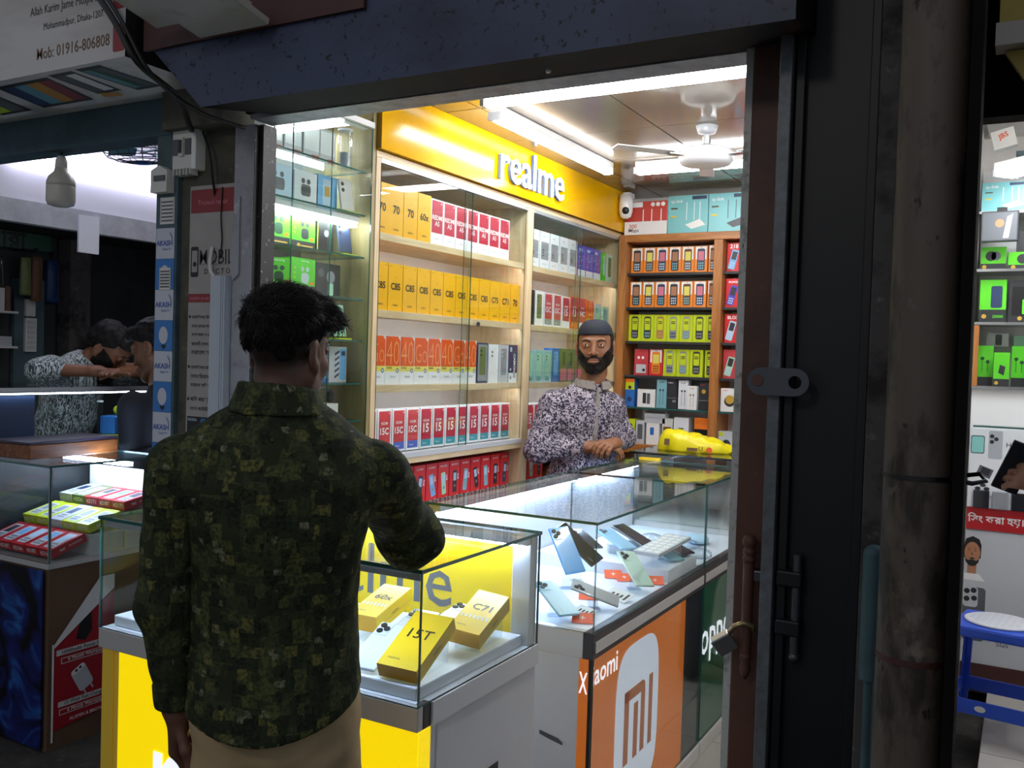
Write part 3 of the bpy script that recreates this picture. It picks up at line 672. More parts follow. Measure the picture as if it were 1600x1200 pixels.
# cctv camera at the corner
t = thing('cctv_camera', 'round white security camera above the red router box', 'camera', (-1.985, 4.80, 2.36))
mb = MB(); mb.box(-.02, .02, .0, .075, .075, .10, 'white'); mb.build('bracket', t)
mb = MB(); mb.lathe([(.012, .088), (.034, .085), (.038, .05), (.038, -.005), (.03, -.035), (.012, -.046)], (0, 0, 0), 'white_gloss', 18); mb.build('body', t)
mb = MB(); mb.ell((.008, -.022, -.004), (.022, .022, .024), 'black'); mb.build('lens', t, label='black lens ball')

# ================================================================= glass corner display unit (left, at the jamb)
gu = thing('glass_display_unit', 'glass shelf unit of gadgets beside the left jamb', 'display unit', (0, 0, 0))
part('side_panel', gu, 'olive_ply', (-2.385, XC - .002, 2.620, 2.638, 0.03, 2.46))
part('back_panel', gu, 'white_gloss', (-2.395, -2.385, 2.135, 2.62, 0.03, 2.46))
part('near_panel', gu, 'off_white', (-2.385, -2.07, 2.13, 2.136, 0.03, 2.2))
for z in (2.16, 2.008, 1.860, 1.712, 1.566, 1.416, 1.285, 1.0): pane('glass_shelf', gu, -2.385, -2.062, 2.138, 2.60, z - .006, z)
pane('glass_door', gu, -2.060, -2.055, 2.138, 2.41, .6, 2.31); pane('glass_door', gu, -2.053, -2.048, 2.215, 2.615, .6, 2.31)
part('top_batten', gu, 'white', (-2.10, -2.045, 2.138, 2.62, 2.315, 2.335))
part('base', gu, 'olive_ply', (-2.385, -2.06, 2.138, 2.62, .03, .6))
M('unit_glow', '#F4FBFF', .4, emit=24.0)
for z, x in ((2.30, -2.24), (2.135, -2.26), (1.982, -2.10)):
    t = thing('shelf_light', {2.30: 'uppermost', 2.135: 'second', 1.982: 'third'}[z] + ' bright white tube light inside the glass shelf unit', 'light', (0, 0, 0))
    mb = MB(); mb.box(x - .02, x + .02, 2.15, 2.59, z, z + .018, 'white'); mb.build('housing', t)
    mb = MB(); mb.box(x - .015, x + .015, 2.155, 2.585, z - .018, z - .0005, 'unit_glow'); mb.build('diffuser', t)
def gbox(y, z, w, h, b, dr, desc, d=.06, x=-2.13, rz=HALF, fm=None):
    link('gadget_box', carton(w, d, h, b, dr, fm), None, (x, y, z + .0005), (0, 0, rz), label=desc, cat='gadget box', group='gadgets in the glass shelf unit')
for i, y in enumerate((2.21, 2.30, 2.39, 2.47)):
    gbox(y, 2.16, .082, .12, 'light_grey', lambda mb, pl, w, h: (mb.rect(pl, w * .05, w * .95, h * .3, h * .95, 'white_gloss'), mb.rect(pl, w * .5, w * .95, h * .06, h * .2, 'router_red')), f'{ORD[i]} clear white cable pack from the left, uppermost shelf')
mb = MB(); mb.cyl((0, 0, 0), (0, 0, .135), .026, n=16, mat='film'); mb.cyl((0, 0, .005), (0, 0, .06), .02, n=12, mat='light_grey'); mb.cyl((0, 0, .135), (0, 0, .142), .027, n=16, mat='white')
mb.build('clear_tube', loc=(-2.12, 2.55, 2.1605), label='clear plastic tube of small goods, uppermost shelf', cat='tube')
dr_buds = lambda c: (lambda mb, pl, w, h: (mb.rrect(pl, w * .3, w * .72, h * .28, h * .62, .01, c), mb.disc(pl, w * .38, h * .72, .009, c), mb.disc(pl, w * .62, h * .72, .009, c), mb.text(pl, '40h', w * .78, h * .12, .01, 'red', .02, width=w * .2)))
gbox(2.235, 2.008, .135, .115, 'pale_blue', dr_buds('mid_grey'), 'pale blue earbud box with navy side, second glass shelf', fm={'-x': 'navy'})
gbox(2.365, 2.008, .11, .112, 'box_white', dr_buds('charcoal'), 'white earbud box with dark buds, second glass shelf')
gbox(2.475, 2.008, .10, .118, 'sky', lambda mb, pl, w, h: (mb.rect(pl, w * .25, w * .7, h * .15, h * .9, 'pale_blue'), mb.rect(pl, w * .35, w * .6, h * .4, h * .7, 'gold', .0008)), 'sky blue gadget box, second glass shelf', fm={'-x': 'navy'})
def dr_green(c):
    def f(mb, pl, w, h):
        mb.rect(pl, 0, w, 0, h * .24, 'charcoal'); mb.disc(pl, w * .3, h * .1, .009, 'gold', .0008)
        mb.rrect(pl, w * .4, w * .72, h * .3, h * .6, .012, c); mb.disc(pl, w * .45, h * .7, .008, c); mb.disc(pl, w * .66, h * .7, .008, c)
        mb.text(pl, 'riversong', w * .55, h * .92, .01, 'white', .01, width=w * .4); mb.rect(pl, w * .78, w * .94, h * .28, h * .36, 'orange')
        for k in range(3): mb.disc(pl, w * .12, h * (.45 + .13 * k), .004, 'lime', .0008)
        mb.rect(pl, w * .4, w * .9, h * .09, h * .13, 'gold', .0008)
    return f
gbox(2.235, 1.860, .12, .125, 'bright_green', dr_green('dark_green'), 'left green earbud box, third glass shelf', fm={'-x': 'bright_green'})
gbox(2.36, 1.860, .115, .12, 'bright_green', dr_green('charcoal'), 'right green earbud box, third glass shelf')
gbox(2.47, 1.860, .085, .125, 'charcoal', lambda mb, pl, w, h: (mb.rect(pl, .003, w * .6, .003, h - .003, 'black'), mb.disc(pl, w * .55, h * .55, .012, 'grey'), mb.rect(pl, 0, w * .05, 0, h, 'lime', .0006)), 'black gadget box with lime edge, third glass shelf')
gbox(2.24, 1.712, .10, .11, 'bright_green', dr_green('dark_green'), 'left green speaker box, fourth glass shelf', rz=HALF - .5)
gbox(2.365, 1.712, .115, .12, 'bright_green', dr_green('light_grey'), 'right green box with pale case, fourth glass shelf')
gbox(2.49, 1.712, .125, .115, 'charcoal', lambda mb, pl, w, h: (mb.disc(pl, w * .6, h * .6, .022, 'grey'), mb.disc(pl, w * .2, h * .7, .015, 'mid_grey'), mb.rrect(pl, w * .5, w * .72, h * .05, h * .42, .006, 'mint'), mb.rect(pl, w * .95, w, 0, h, 'dark_green', .0006)), 'black smartwatch box, fourth glass shelf')
gbox(2.44, 1.566, .07, .115, 'light_grey', lambda mb, pl, w, h: mb.rect(pl, 0, w * .5, h * .7, h, 'orange'), 'grey gadget box with orange corner, fifth glass shelf')
gbox(2.36, 1.566, .08, .1, 'bright_green', dr_green('charcoal'), 'green box half hidden by the hair, fifth glass shelf')
gbox(2.45, 1.416, .11, .135, 'sky', lambda mb, pl, w, h: (mb.disc(pl, w * .8, h * .88, .007, 'yellow'), mb.rect(pl, 0, w, 0, h * .1, 'blue'), mb.text(pl, 'Robo', w * .4, h * .4, .02, 'white', .02, width=w * .5)), 'sky blue box with yellow dot, sixth glass shelf')
def dr_stripe(mb, pl, w, h):
    for k in range(5): mb.on(pl, [(w * .35, h * (.1 + .16 * k)), (w * .6, h * (.2 + .16 * k)), (w * .6, h * (.27 + .16 * k)), (w * .35, h * (.17 + .16 * k))], 'navy')
    mb.rrect(pl, w * .62, w * .97, h * .06, h * .95, .006, 'sky'); mb.rect(pl, w * .7, w * .9, h * .75, h * .88, 'navy', .0008)
gbox(2.55, 1.416, .10, .125, 'light_grey', dr_stripe, 'white and navy zigzag phone box, sixth glass shelf')
gbox(2.36, 1.285, .11, .06, 'box_white', None, 'low white box behind the chin, seventh glass shelf')
gbox(2.5, 1.285, .12, .055, 'paper', lambda mb, pl, w, h: mb.disc(pl, w * .5, h * .6, .012, 'light_grey'), 'white cup box, seventh glass shelf')
def stand_phone(y, z, c, desc, x=-2.10):
    t = thing('display_phone', desc, 'phone', (x, y, z), (0, 0, HALF), 'gadgets in the glass shelf unit')
    mb = MB(); mb.T = Matrix.Rotation(R(-10), 4, 'X'); mb.box(-.035, .035, 0, .008, .012, .125, c); mb.build('body', t, bevel=.004)
    mb = MB(); mb.T = Matrix.Rotation(R(-10), 4, 'X')
    for k in range(2): mb.cyl((-.018, -.0025, .105 - .022 * k), (-.018, .001, .105 - .022 * k), .007, n=10, mat='black')
    mb.build('camera_lens', t)
    mb = MB(); mb.box(-.035, .035, -.02, .05, 0.001, .006, 'lime'); mb.box(-.03, .03, .03, .035, .006, .09, 'acrylic'); mb.build('stand', t)
stand_phone(2.555, 2.008, 'off_white', 'pale phone on a lime stand, second glass shelf')
stand_phone(2.55, 1.860, 'navy', 'dark navy phone on a lime stand, third glass shelf')
stand_phone(2.53, 1.566, 'mint', 'mint green phone on a lime stand, fifth glass shelf')
t = thing('headphones', 'grey over-ear headphones hanging, seventh glass shelf', 'headphones', (-2.15, 2.5, 1.3455))
mb = MB(); mb.tube([(0, .04 * math.cos(a), (.022 + .03 * math.sin(a))) for a in np.linspace(0, math.pi, 9)], .005, 'mid_grey'); mb.build('band', t)
for s in (-1, 1):
    mb = MB(); mb.ell((0, s * .04, .021), (.020, .012, .0245), 'charcoal'); mb.build('ear_cup', t)

# ================================================================= ceiling lights and fan of the phone shop
def tube_light(p0, p1, label, w=.05):
    p0, p1 = Vector(p0), Vector(p1); c = (p0 + p1) / 2; L = (p1 - p0).length; a = math.atan2((p1 - p0).y, (p1 - p0).x)
    t = thing('tube_light', label, 'tube light', c, a, 'ceiling tube lights')
    mb = MB(); mb.box(-L / 2, L / 2, -w / 2, w / 2, .0, .03, 'white'); mb.build('housing', t)
    mb = MB()
    prof = [(-w * .46, 0), (-w * .42, -.018), (-w * .2, -.028), (w * .2, -.028), (w * .42, -.018), (w * .46, 0)]
    v = [(x, y, z - .0005) for x in (-L / 2 + .01, L / 2 - .01) for y, z in prof]; n = len(prof)
    mb.add(v, [(i, i + 1, n + i + 1, n + i) for i in range(n - 1)] + [tuple(range(n))[::-1], tuple(range(n, 2 * n)), (0, n, 2 * n - 1, n - 1)], 'tube_glow'); mb.build('diffuser', t)
    for s in (-1, 1):
        mb = MB(); mb.box(s * L / 2 - .008, s * L / 2 + .008, -w * .48, w * .48, -.026, .004, 'light_grey'); mb.build('end_cap', t)
tube_light((-1.74, 2.86, 2.443), (-.62, 2.86, 2.443), 'long tube light nearest the shop opening, running across the ceiling')
tube_light((-1.80, 3.03, 2.443), (-1.80, 4.12, 2.443), 'tube light beside the yellow sign, running into the shop')
tube_light((-1.67, 4.16, 2.443), (-.75, 4.16, 2.443), 'tube light behind the ceiling fan')
tube_light((-.62, 2.38, 2.443), (-.62, 3.48, 2.443), 'added unseen tube light nearest the right wall, behind the door frame')  # added out of view to brighten the counter sides
fan = thing('ceiling_fan', 'white ceiling fan in the middle of the phone shop', 'fan', (-1.16, 3.62, 2.475), .35)
mb = MB(); mb.lathe([(.02, 0), (.045, -.002), (.035, -.03), (.012, -.035)], (0, 0, 0), 'light_grey'); mb.build('canopy', fan)
mb = MB(); mb.cyl((0, 0, -.03), (0, 0, -.09), .011, n=10, mat='light_grey'); mb.cyl((0, 0, -.045), (0, 0, -.075), .018, n=10, mat='steel'); mb.build('down_rod', fan)
mb = MB(); mb.lathe([(.02, -.085), (.085, -.092), (.108, -.105), (.11, -.14), (.098, -.155), (.06, -.162), (.0, -.163)], (0, 0, 0), 'white_gloss', 28); mb.build('motor_housing', fan)
for k in range(3):
    mb = MB(); mb.T = Matrix.Rotation(R(120 * k + 87), 4, 'Z'); mb.box(.10, .17, -.02, .02, -.13, -.126, 'steel'); mb.add([(.15, -.03, -.126), (.40, -.035, -.127), (.40, .03, -.122), (.15, .03, -.122), (.15, -.03, -.122), (.40, -.035, -.123), (.40, .03, -.118), (.15, .03, -.118)], [(3, 2, 1, 0), (4, 5, 6, 7), (0, 1, 5, 4), (1, 2, 6, 5), (2, 3, 7, 6), (3, 0, 4, 7)], 'white_gloss'); mb.build('blade', fan)
# ================================================================= GLASS COUNTERS
M('panel_yellow', '#F7D806', .3, emit=.72); M('panel_yellow_post', '#C9A83A', .35, emit=.10); M('case_yellow', '#EBCB12', .35)
M('counter_grey', '#E4E6EC', .4, var=.06, scale=3); M('counter_white', '#E4E6EA', .3); M('panel_orange', '#E2761E', .25, emit=.22); M('panel_green', '#1F5A40', .2, emit=.10)
M('letter_white', '#F2F5FF', .3, emit=.75); M('mi_plate', '#CFD6E8', .3, emit=.42); M('mi_ink', '#B9714A', .35, emit=.12); M('tray_white', '#EAF0FA', .35)
M('rail_silver', '#D6D5D4', .28, metal=.35); M('rail_gold', '#8E7A3C', .3, metal=.6); M('rail_dark', '#3A3438', .3)
M('box_lemon', '#F4CC1C', .35); M('case_glow', '#C6DCFF', .4, emit=55.0)
def glass_case(root, x0, x1, y0, y1, z0, z1, back=None, frame='aluminium'):
    t = .006
    pane('front_glass', root, x0, x1, y0, y0 + t, z0, z1 - .008); pane('side_glass', root, x1 - t, x1, y0 + t, y1, z0, z1 - .008)
    pane('side_glass', root, x0, x0 + t, y0 + t, y1, z0, z1 - .008); pane('top_glass', root, x0 - .004, x1 + .004, y0 - .004, y1, z1 - .008, z1)
# ---- yellow counter in front
rc = thing('glass_counter', 'yellow lit glass counter with phone boxes in front of the customer', 'counter', (0, 0, 0))
x0, x1, y0, y1, zb, zt = -2.028, -1.045, 1.527, 2.048, .807, 1.09
part('body', rc, 'counter_grey', (x0 + .01, x1 - .004, y0 + .03, y1, .03, .757))
part('plinth', rc, 'charcoal', (x0 + .03, x1 - .03, y0 + .05, y1 - .02, 0, .03))
lp_ = part('light_panel', rc, 'panel_yellow', (x0 + .075, x1 - .002, y0 + .004, y0 + .03, .05, .757))
part('corner_panel', rc, 'panel_yellow', (x1 - .004, x1 - .001, y0 + .008, y0 + .05, .05, .755))
part('corner_post', rc, 'panel_yellow_post', (x0 + .012, x0 + .05, y0 + .004, y0 + .03, .03, .757)); part('corner_post', rc, 'panel_yellow_post', (x0 + .053, x0 + .073, y0 + .008, y0 + .03, .03, .757))
mb = MB(); mb.box(x0, x1, y0, y0 + .02, .757, zb, 'rail_silver'); mb.box(x0, x0 + .02, y0 + .02, y1, .757, zb, 'rail_silver'); mb.box(x1 - .02, x1, y0 + .02, y0 + .05, .757, zb, 'rail_dark'); mb.build('front_rail', rc, bevel=.002)
part('side_rail', rc, 'counter_white', (x1 - .02, x1 + .004, y0 + .05, y1, .757, zb)); part('deck', rc, 'counter_white', (x0 + .02, x1 - .02, y0 + .02, y1, .78, zb))
part('tray', rc, 'tray_white', (x0 + .02, x1 - .025, y0 + .03, y1 - .04, zb + .0005, zb + .028), bevel=.003)
glass_case(rc, x0, x1, y0, y1, zb, zt)
bb_ = part('back_board', rc, 'case_yellow', (x0 + .02, x1 - .06, y1 - .02, y1 - .008, zb, zt - .03)); part('rear_post', rc, 'counter_white', (x1 - .06, x1 - .008, y1 - .035, y1, zb, zt - .009), bevel=.002)
part('lamp_channel', rc, 'aluminium', (x0 + .01, x1 - .01, y1 - .055, y1 - .005, zt - .03, zt - .012))
part('led_strip', rc, 'case_glow', (x0 + .03, x1 - .03, y1 - .05, y1 - .035, zt - .036, zt - .0305)); part('led_strip', rc, 'case_glow', (x0 + .03, x1 - .03, y0 + .014, y0 + .028, zt - .018, zt - .0145)); part('front_channel', rc, 'aluminium', (x0 + .008, x1 - .008, y0 + .007, y0 + .034, zt - .014, zt - .009), (x0 + .008, x1 - .008, y0 + .007, y0 + .010, zt - .026, zt - .0142))  # front strip is added and concealed by its channel, brightens the tray
mb = MB(); pl = PL((x0 + .075, y0 + .004, 0), (1, 0, 0), (0, 0, 1)); mb.text(pl, 'realme', .573, .50, .42, 'letter_white', .004, width=.88, lift=.002); mb.build('lettering', lp_, label='large white letters')
mb = MB(); pl = PL((x0 + .02, y1 - .02, 0), (1, 0, 0), (0, 0, 1)); mb.text(pl, 'realme', .45, .93, .2, 'mid_grey', .004, width=.75, lift=.001); mb.build('inner_lettering', bb_)
mb = MB(); pl = PL((x1 - .004, 1.62, .38), (0, 1, 0), (0, 0, 1))
mb.rrect(pl, -.018, .045, -.30, .372, .012, 'white_gloss', .0012); mb.rrect(pl, -.014, .041, -.296, .368, .010, 'counter_grey', .0018); mb.build('phone_outline', rc, label='raised white phone shaped outline')
mb = MB(); mb.rect(PL((x1 - .004, 1.80, .50), (0, 1, 0), (0, 0, 1)), 0, .07, -.1, .075, 'black', .0012); mb.build('black_emblem', rc)

def fr_mat(o, u, v):
    o, u, v = Vector(o), Vector(u).normalized(), Vector(v); v = (v - u * v.dot(u)).normalized(); n = u.cross(v)
    m = Matrix((u, v, n)).transposed().to_4x4(); m.translation = o
    return m
def place(o, m): o.matrix_world = m; return o
def flat_box(w, l, t, body, txt, sub, stripe=True):
    """carton lying with its print upward: x width, y length, z -t..0"""
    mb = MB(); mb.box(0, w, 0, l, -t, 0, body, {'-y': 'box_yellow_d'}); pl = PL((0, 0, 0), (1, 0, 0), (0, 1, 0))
    mb.text(pl, txt, w * .52, l * .60, .06, 'ink', .008, width=w * .6); mb.text(pl, 'realme', w * .3, l * .14, .012, 'ink_soft', width=w * .3)
    if stripe:
        for k in range(7): mb.disc(pl, w * (.1 + .13 * k), l * .38, .003, 'paper'); mb.disc(pl, w * (.1 + .13 * k), l * .34, .003, 'paper')
    ps = PL((w, 0, -t), (0, 1, 0), (0, 0, 1)); mb.text(ps, 'realme', l * .5, t * .5, .012, 'ink_soft', width=l * .2); mb.rect(ps, 0, l, t * .36, t * .37, 'ink_soft')
    return mb
def wedge(name, m, w, l, t, zf, label, inset=.012):
    """clear acrylic rest under a tilted box"""
    pts = [m @ Vector(p) for p in ((inset, inset, -t - .001), (w - inset, inset, -t - .001), (w - inset, l - inset, -t - .001), (inset, l - inset, -t - .001))]
    mb = MB(); q = [(p.x, p.y, zf) for p in pts]
    v = [tuple(p) for p in pts] + q
    mb.add(v, [(0, 1, 2, 3), (1, 0, 4, 5), (2, 1, 5, 6), (3, 2, 6, 7), (0, 3, 7, 4)], 'acrylic')
    return mb.build(name, None, label=label, cat='phone stand', group='clear phone stands')
ZT = zb + .0285
def rbox(o, u, v, w, l, t, txt, label, stripe=True):
    m = fr_mat(o, u, v); place(flat_box(w, l, t, 'box_lemon', txt, '', stripe).build('phone_box', None, label=label, cat='phone box', group='boxes in the yellow counter'), m)
    wedge('phone_stand', m, w, l, t, ZT, 'clear stand under the ' + label.split(' in ')[0].split(' at ')[0])
    return m
m = rbox((-1.172, 1.554, .870), (.088, .009, -.003), (.014, .139, .060), .096, .178, .034, '15T', 'yellow 15T phone box in the counter corner', False)
m = rbox((-1.152, 1.795, .892), (.06, .006, -.006), (.016, .140, .045), .082, .165, .040, 'C71', 'yellow C71 phone box at the counter right end')
m = rbox((-1.385, 1.72, .905), (.085, .004, 0), (0, .12, .03), .08, .155, .042, '60x', 'yellow 60x phone box in the counter middle')
m = rbox((-1.955, 1.61, .915), (.075, .02, -.003), (-.03, .14, .05), .08, .155, .05, 'C63', 'yellow phone box at the counter left end', False)
def phone(name, m, c, label, group, w=.074, l=.16, t=.008, cams=3, lens='black', parent=None):
    """back of a phone facing up"""
    r = thing(name, label, 'phone', (0, 0, 0), 0, group); r.matrix_world = m
    mb = MB(); mb.box(0, w, 0, l, -t, 0, c); mb.build('body', r, bevel=.0035)
    mb = MB()
    mb.box(w * .08, w * .5, l - .045 - .004, l - .006, 0, .0016, c); plate_ = mb.build('camera_plate', r, bevel=.0007)
    for k in range(cams):
        mb = MB(); mb.cyl((w * .2 + (w * .18 if k == 2 else 0), l - .016 - .02 * (k if k < 2 else .5), .0012), (w * .2 + (w * .18 if k == 2 else 0), l - .016 - .02 * (k if k < 2 else .5), .004), .0078, n=12, mat=lens); mb.build('camera_lens', plate_)
    mb = MB(); mb.text(PL((0, 0, 0), (1, 0, 0), (0, 1, 0)), 'realme' if 'counter' in group and 'yellow' in group else 'xiaomi', w * .25, l * .12, .012, 'grey', width=w * .3, rot=90); mb.build('logo', r)
    return r
M('ph_white', '#DDE6F0', .2, coat=.5); M('ph_blue', '#4C9BE0', .2, coat=.5); M('ph_lblue', '#9CCBE8', .2, coat=.5); M('ph_mint', '#C9E6DC', .2, coat=.5); M('ph_dark', '#23242C', .15, coat=.6); M('ph_silver', '#B6BBC4', .25, coat=.4)
G = 'phones shown in the yellow counter'
phone('phone', fr_mat((-1.262, 1.56, .850), (.088, .009, -.003), (.004, .139, .050)), 'ph_white', 'white phone leaning under the 15T box', G)
phone('phone', fr_mat((-1.265, 1.86, .862), (.06, .0, -.002), (.0, .14, .02)), 'ph_white', 'white phone beside the C71 box', G)
phone('phone', fr_mat((-1.295, 1.72, .858), (.085, .004, 0), (0.012, .12, .028)), 'ph_white', 'pale phone beside the 60x box', G)

# ---- orange counter
def side_counter(nm, label, x0, x1, y0, y1, zb, zt):
    c = thing('glass_counter', label, 'counter', (0, 0, 0))
    part('body', c, 'counter_white', (x0 + .01, x1 - .05, y0 + .012, y1 - .002, .09, .68))
    part('plinth', c, 'off_white', (x0 + .01, x1 + .004, y0 + .004, y1 - .002, .031, .085), bevel=.003)
    part('rail', c, 'rail_silver', (x0, x1 - .03, y0, y0 + .03, .68, zb), bevel=.002)
    part('side_rail', c, 'rail_dark', (x1 - .03, x1, y0, y1 - .001, .68, zb), bevel=.002)
    part('silver_strip', c, 'rail_silver', (x1 - .001, x1 + .003, y0 + .015, y1 - .015, .696, .728)); part('deck', c, 'tray_white', (x0 + .004, x1 - .03, y0 + .03, y1 - .002, .70, zb))
    glass_case(c, x0, x1, y0, y1 - .002, zb, zt)
    part('lamp_channel', c, 'aluminium', (x0 + .008, x0 + .045, y0 + .01, y1 - .01, zt - .03, zt - .009)); part('led_strip', c, 'case_glow', (x0 + .02, x0 + .04, y0 + .03, y1 - .03, zt - .035, zt - .0305))
    part('rear_board', c, 'tray_white', (x0 + .008, x0 + .014, y0 + .01, y1 - .01, zb, zt - .04))
    return c
X0, X1 = -1.605, -1.03
xc = side_counter('a', 'glass phone counter with orange lit side panel and grey end', X0, X1, 2.36, 3.384, .755, 1.07)
part('end_panel', xc, 'counter_grey', (X0 + .005, X1 - .042, 2.362, 2.37, .087, .68)); es_ = part('end_strip', xc, 'panel_orange', (X1 - .042, X1 - .012, 2.362, 2.37, .087, .68))
part('seam_post', xc, 'black', (X1 - .012, X1 - .002, 2.362, 2.372, .087, .68)); xl_ = part('light_panel', xc, 'panel_orange', (X1 - .05, X1 - .006, 2.373, 3.19, .087, .68)); part('mirror_panel', xc, 'ph_dark', (X1 - .05, X1 - .006, 3.191, 3.378, .087, .68))
pane('panel_glass', xc, X1 - .005, X1 - .001, 2.374, 3.378, .088, .679)
mb = MB(); pl = PL((X1 - .006, 2.74, .40), (0, 1, 0), (0, 0, 1))
n = 44; mb.on(pl, [(math.copysign(abs(math.cos(2 * math.pi * k / n)) ** .5, math.cos(2 * math.pi * k / n)) * .185, math.copysign(abs(math.sin(2 * math.pi * k / n)) ** .5, math.sin(2 * math.pi * k / n)) * .245) for k in range(n)], 'mi_plate', .0008); xp_ = mb.build('logo_plate', xl_, label='pale rounded square emblem')
mb = MB()
for a0, a1, b0, b1 in ((-.115, -.075, -.125, .105), (-.035, .002, -.125, .05), (.025, .062, -.125, .07), (.095, .13, -.125, .105)): mb.rect(pl, a0, a1, b0, b1, 'mi_ink', .0016)
mb.on(pl, [(-.115, .105), (-.115, .07), (.025, .07), (.062, .07), (.058, .095), (.04, .105)], 'mi_ink', .0016); mb.build('logo_mark', xl_)
mb = MB(); mb.text(PL((X1 - .006, 2.373, .62), (0, 1, 0), (0, 0, 1)), 'iaomi', .002, .008, .09, 'letter_white', .012, align='l', width=.185, lift=.0008); mb.build('lettering', xl_); mb = MB(); mb.text(PL((X1 - .042, 2.362, .60), (1, 0, 0), (0, 0, 1)), 'X', .015, .012, .09, 'letter_white', .01, width=.026, stretch=.4, lift=.0008); mb.build('lettering', es_)
mb = MB(); mb.on(PL((-1.16, 2.362, .45), (1, 0, 0), (0, 0, 1)), [(-.03, .0), (.03, -.012), (.045, -.022), (.045, -.03), (.0, -.02), (-.03, -.012)], 'mid_grey', .0008); mb.build('worn_patch', xc)
# ---- green counter
oc = side_counter('b', 'glass phone counter with green lit side panel and white oppo letters', X0, X1, 3.386, 4.066, .755, 1.07)
ol_ = part('light_panel', oc, 'panel_green', (X1 - .05, X1 - .006, 3.39, 4.06, .087, .68)); pane('panel_glass', oc, X1 - .005, X1 - .001, 3.39, 4.06, .088, .679)
mb = MB(); mb.text(PL((X1 - .006, 3.60, .435), (0, 1, 0), (0, 0, 1)), 'oppo', -.02, .0, .22, 'letter_white', .012, width=.39, lift=.0008); mb.build('lettering', ol_)
# ---- rear counter
M('dark_top', '#22282A', .08, spec=.6)
bc = thing('rear_counter', 'dark topped glass counter at the back carrying a yellow bag', 'counter', (0, 0, 0))
part('body', bc, 'off_white', (X0, X1 - .0, 4.09, 4.62, .03, .78)); part('top', bc, 'dark_top', (X0 - .02, X1 + .08, 4.07, 4.64, 1.09, 1.10), bevel=.002)
pane('front_glass', bc, X0, X1, 4.085, 4.09, .78, 1.09); pane('side_glass', bc, X1 - .005, X1, 4.09, 4.62, .78, 1.09); part('rear_board', bc, 'off_white', (X0, X0 + .01, 4.09, 4.62, .78, 1.09))
for x in (X0 + .012, X1 - .02): part('corner_post', bc, 'aluminium', (x, x + .014, 4.092, 4.106, .78, 1.09))

# phones, cards and stands in the orange counter
G = 'phones shown in the orange counter'
def cphone(pt, pb, c, label, roll=(0, 0, 1), w=.074, cams=3):
    """pt/pb: top and bottom centre points; the back faces roughly toward +X -Y and up"""
    pt, pb = Vector(pt), Vector(pb); v = (pt - pb).normalized(); nrm = Vector(roll); nrm = (nrm - v * nrm.dot(v)).normalized(); u = v.cross(nrm)
    m = Matrix((u, v, nrm)).transposed().to_4x4(); m.translation = pb - u * w / 2
    phone('phone', m, c, label, G, w, (pt - pb).length, cams=cams)
    return m
def prop(x, y, z0, z1, label, s=.022):
    mb = MB(); mb.box(-s, s, -s * .8, s * .8, 0, .003, 'acrylic'); mb.box(-s * .7, s * .7, -.003, .003, .003, z1 - z0, 'acrylic'); mb.build('phone_stand', None, (x, y, z0), .6, label=label, cat='phone stand', group='clear phone stands')
Zd = .7555
cphone((-1.365, 2.80, .955), (-1.262, 2.735, .825), 'ph_blue', 'bright blue phone standing upright in the orange counter', (.75, -.62, .25)); prop(-1.32, 2.785, Zd, .85, 'clear stand behind the upright blue phone')
cphone((-1.40, 2.88, .945), (-1.25, 2.885, .835), 'ph_dark', 'black phone leaning behind the blue phone', (.45, -.3, .85)); prop(-1.335, 2.90, Zd, .87, 'clear stand under the leaning black phone')
cphone((-1.178, 2.95, .872), (-1.068, 2.865, .785), 'ph_mint', 'mint phone sloping on a stand near the glass', (.3, -.1, .9)); prop(-1.13, 2.915, Zd, .81, 'clear stand under the mint phone')
cphone((-1.200, 2.572, .835), (-1.066, 2.632, .785), 'ph_silver', 'silver grey phone near the front corner', (.25, -.1, .95)); prop(-1.14, 2.60, Zd, .785, 'clear stand under the silver phone')
cphone((-1.265, 2.505, .845), (-1.130, 2.418, .782), 'ph_lblue', 'light blue phone at the counter front edge', (.3, -.15, .9)); prop(-1.205, 2.468, Zd, .79, 'clear stand under the light blue phone')
part('rear_step', xc, 'tray_white', (X0 + .02, X1 - .03, 3.06, 3.37, .7555, .80))
for (pt, pb_, c, d) in [((-1.40, 3.27, .875), (-1.255, 3.18, .835), 'ph_lblue', 'teal'), ((-1.375, 3.345, .885), (-1.22, 3.29, .835), 'ph_dark', 'dark'), ((-1.50, 3.22, .87), (-1.37, 3.13, .83), 'ph_dark', 'black'), ((-1.20, 3.28, .84), (-1.075, 3.19, .815), 'phone_teal', 'grey green'), ((-1.19, 3.362, .845), (-1.072, 3.315, .815), 'ph_dark', 'glossy dark')]:
    cphone(pt, pb_, c, f'{d} phone lying in the back row of the orange counter', (.2, -.1, 1)); q = (Vector(pt) + Vector(pb_)) / 2; mb = MB(); mb.box(-.03, .03, -.02, .02, 0, q.z - .8105 - .012, 'tray_white'); mb.build('phone_riser', None, (q.x, q.y, .8005), .6, label=f'white riser block under the {d} phone', cat='phone stand')
M('card_orange', '#EE5A24', .5)
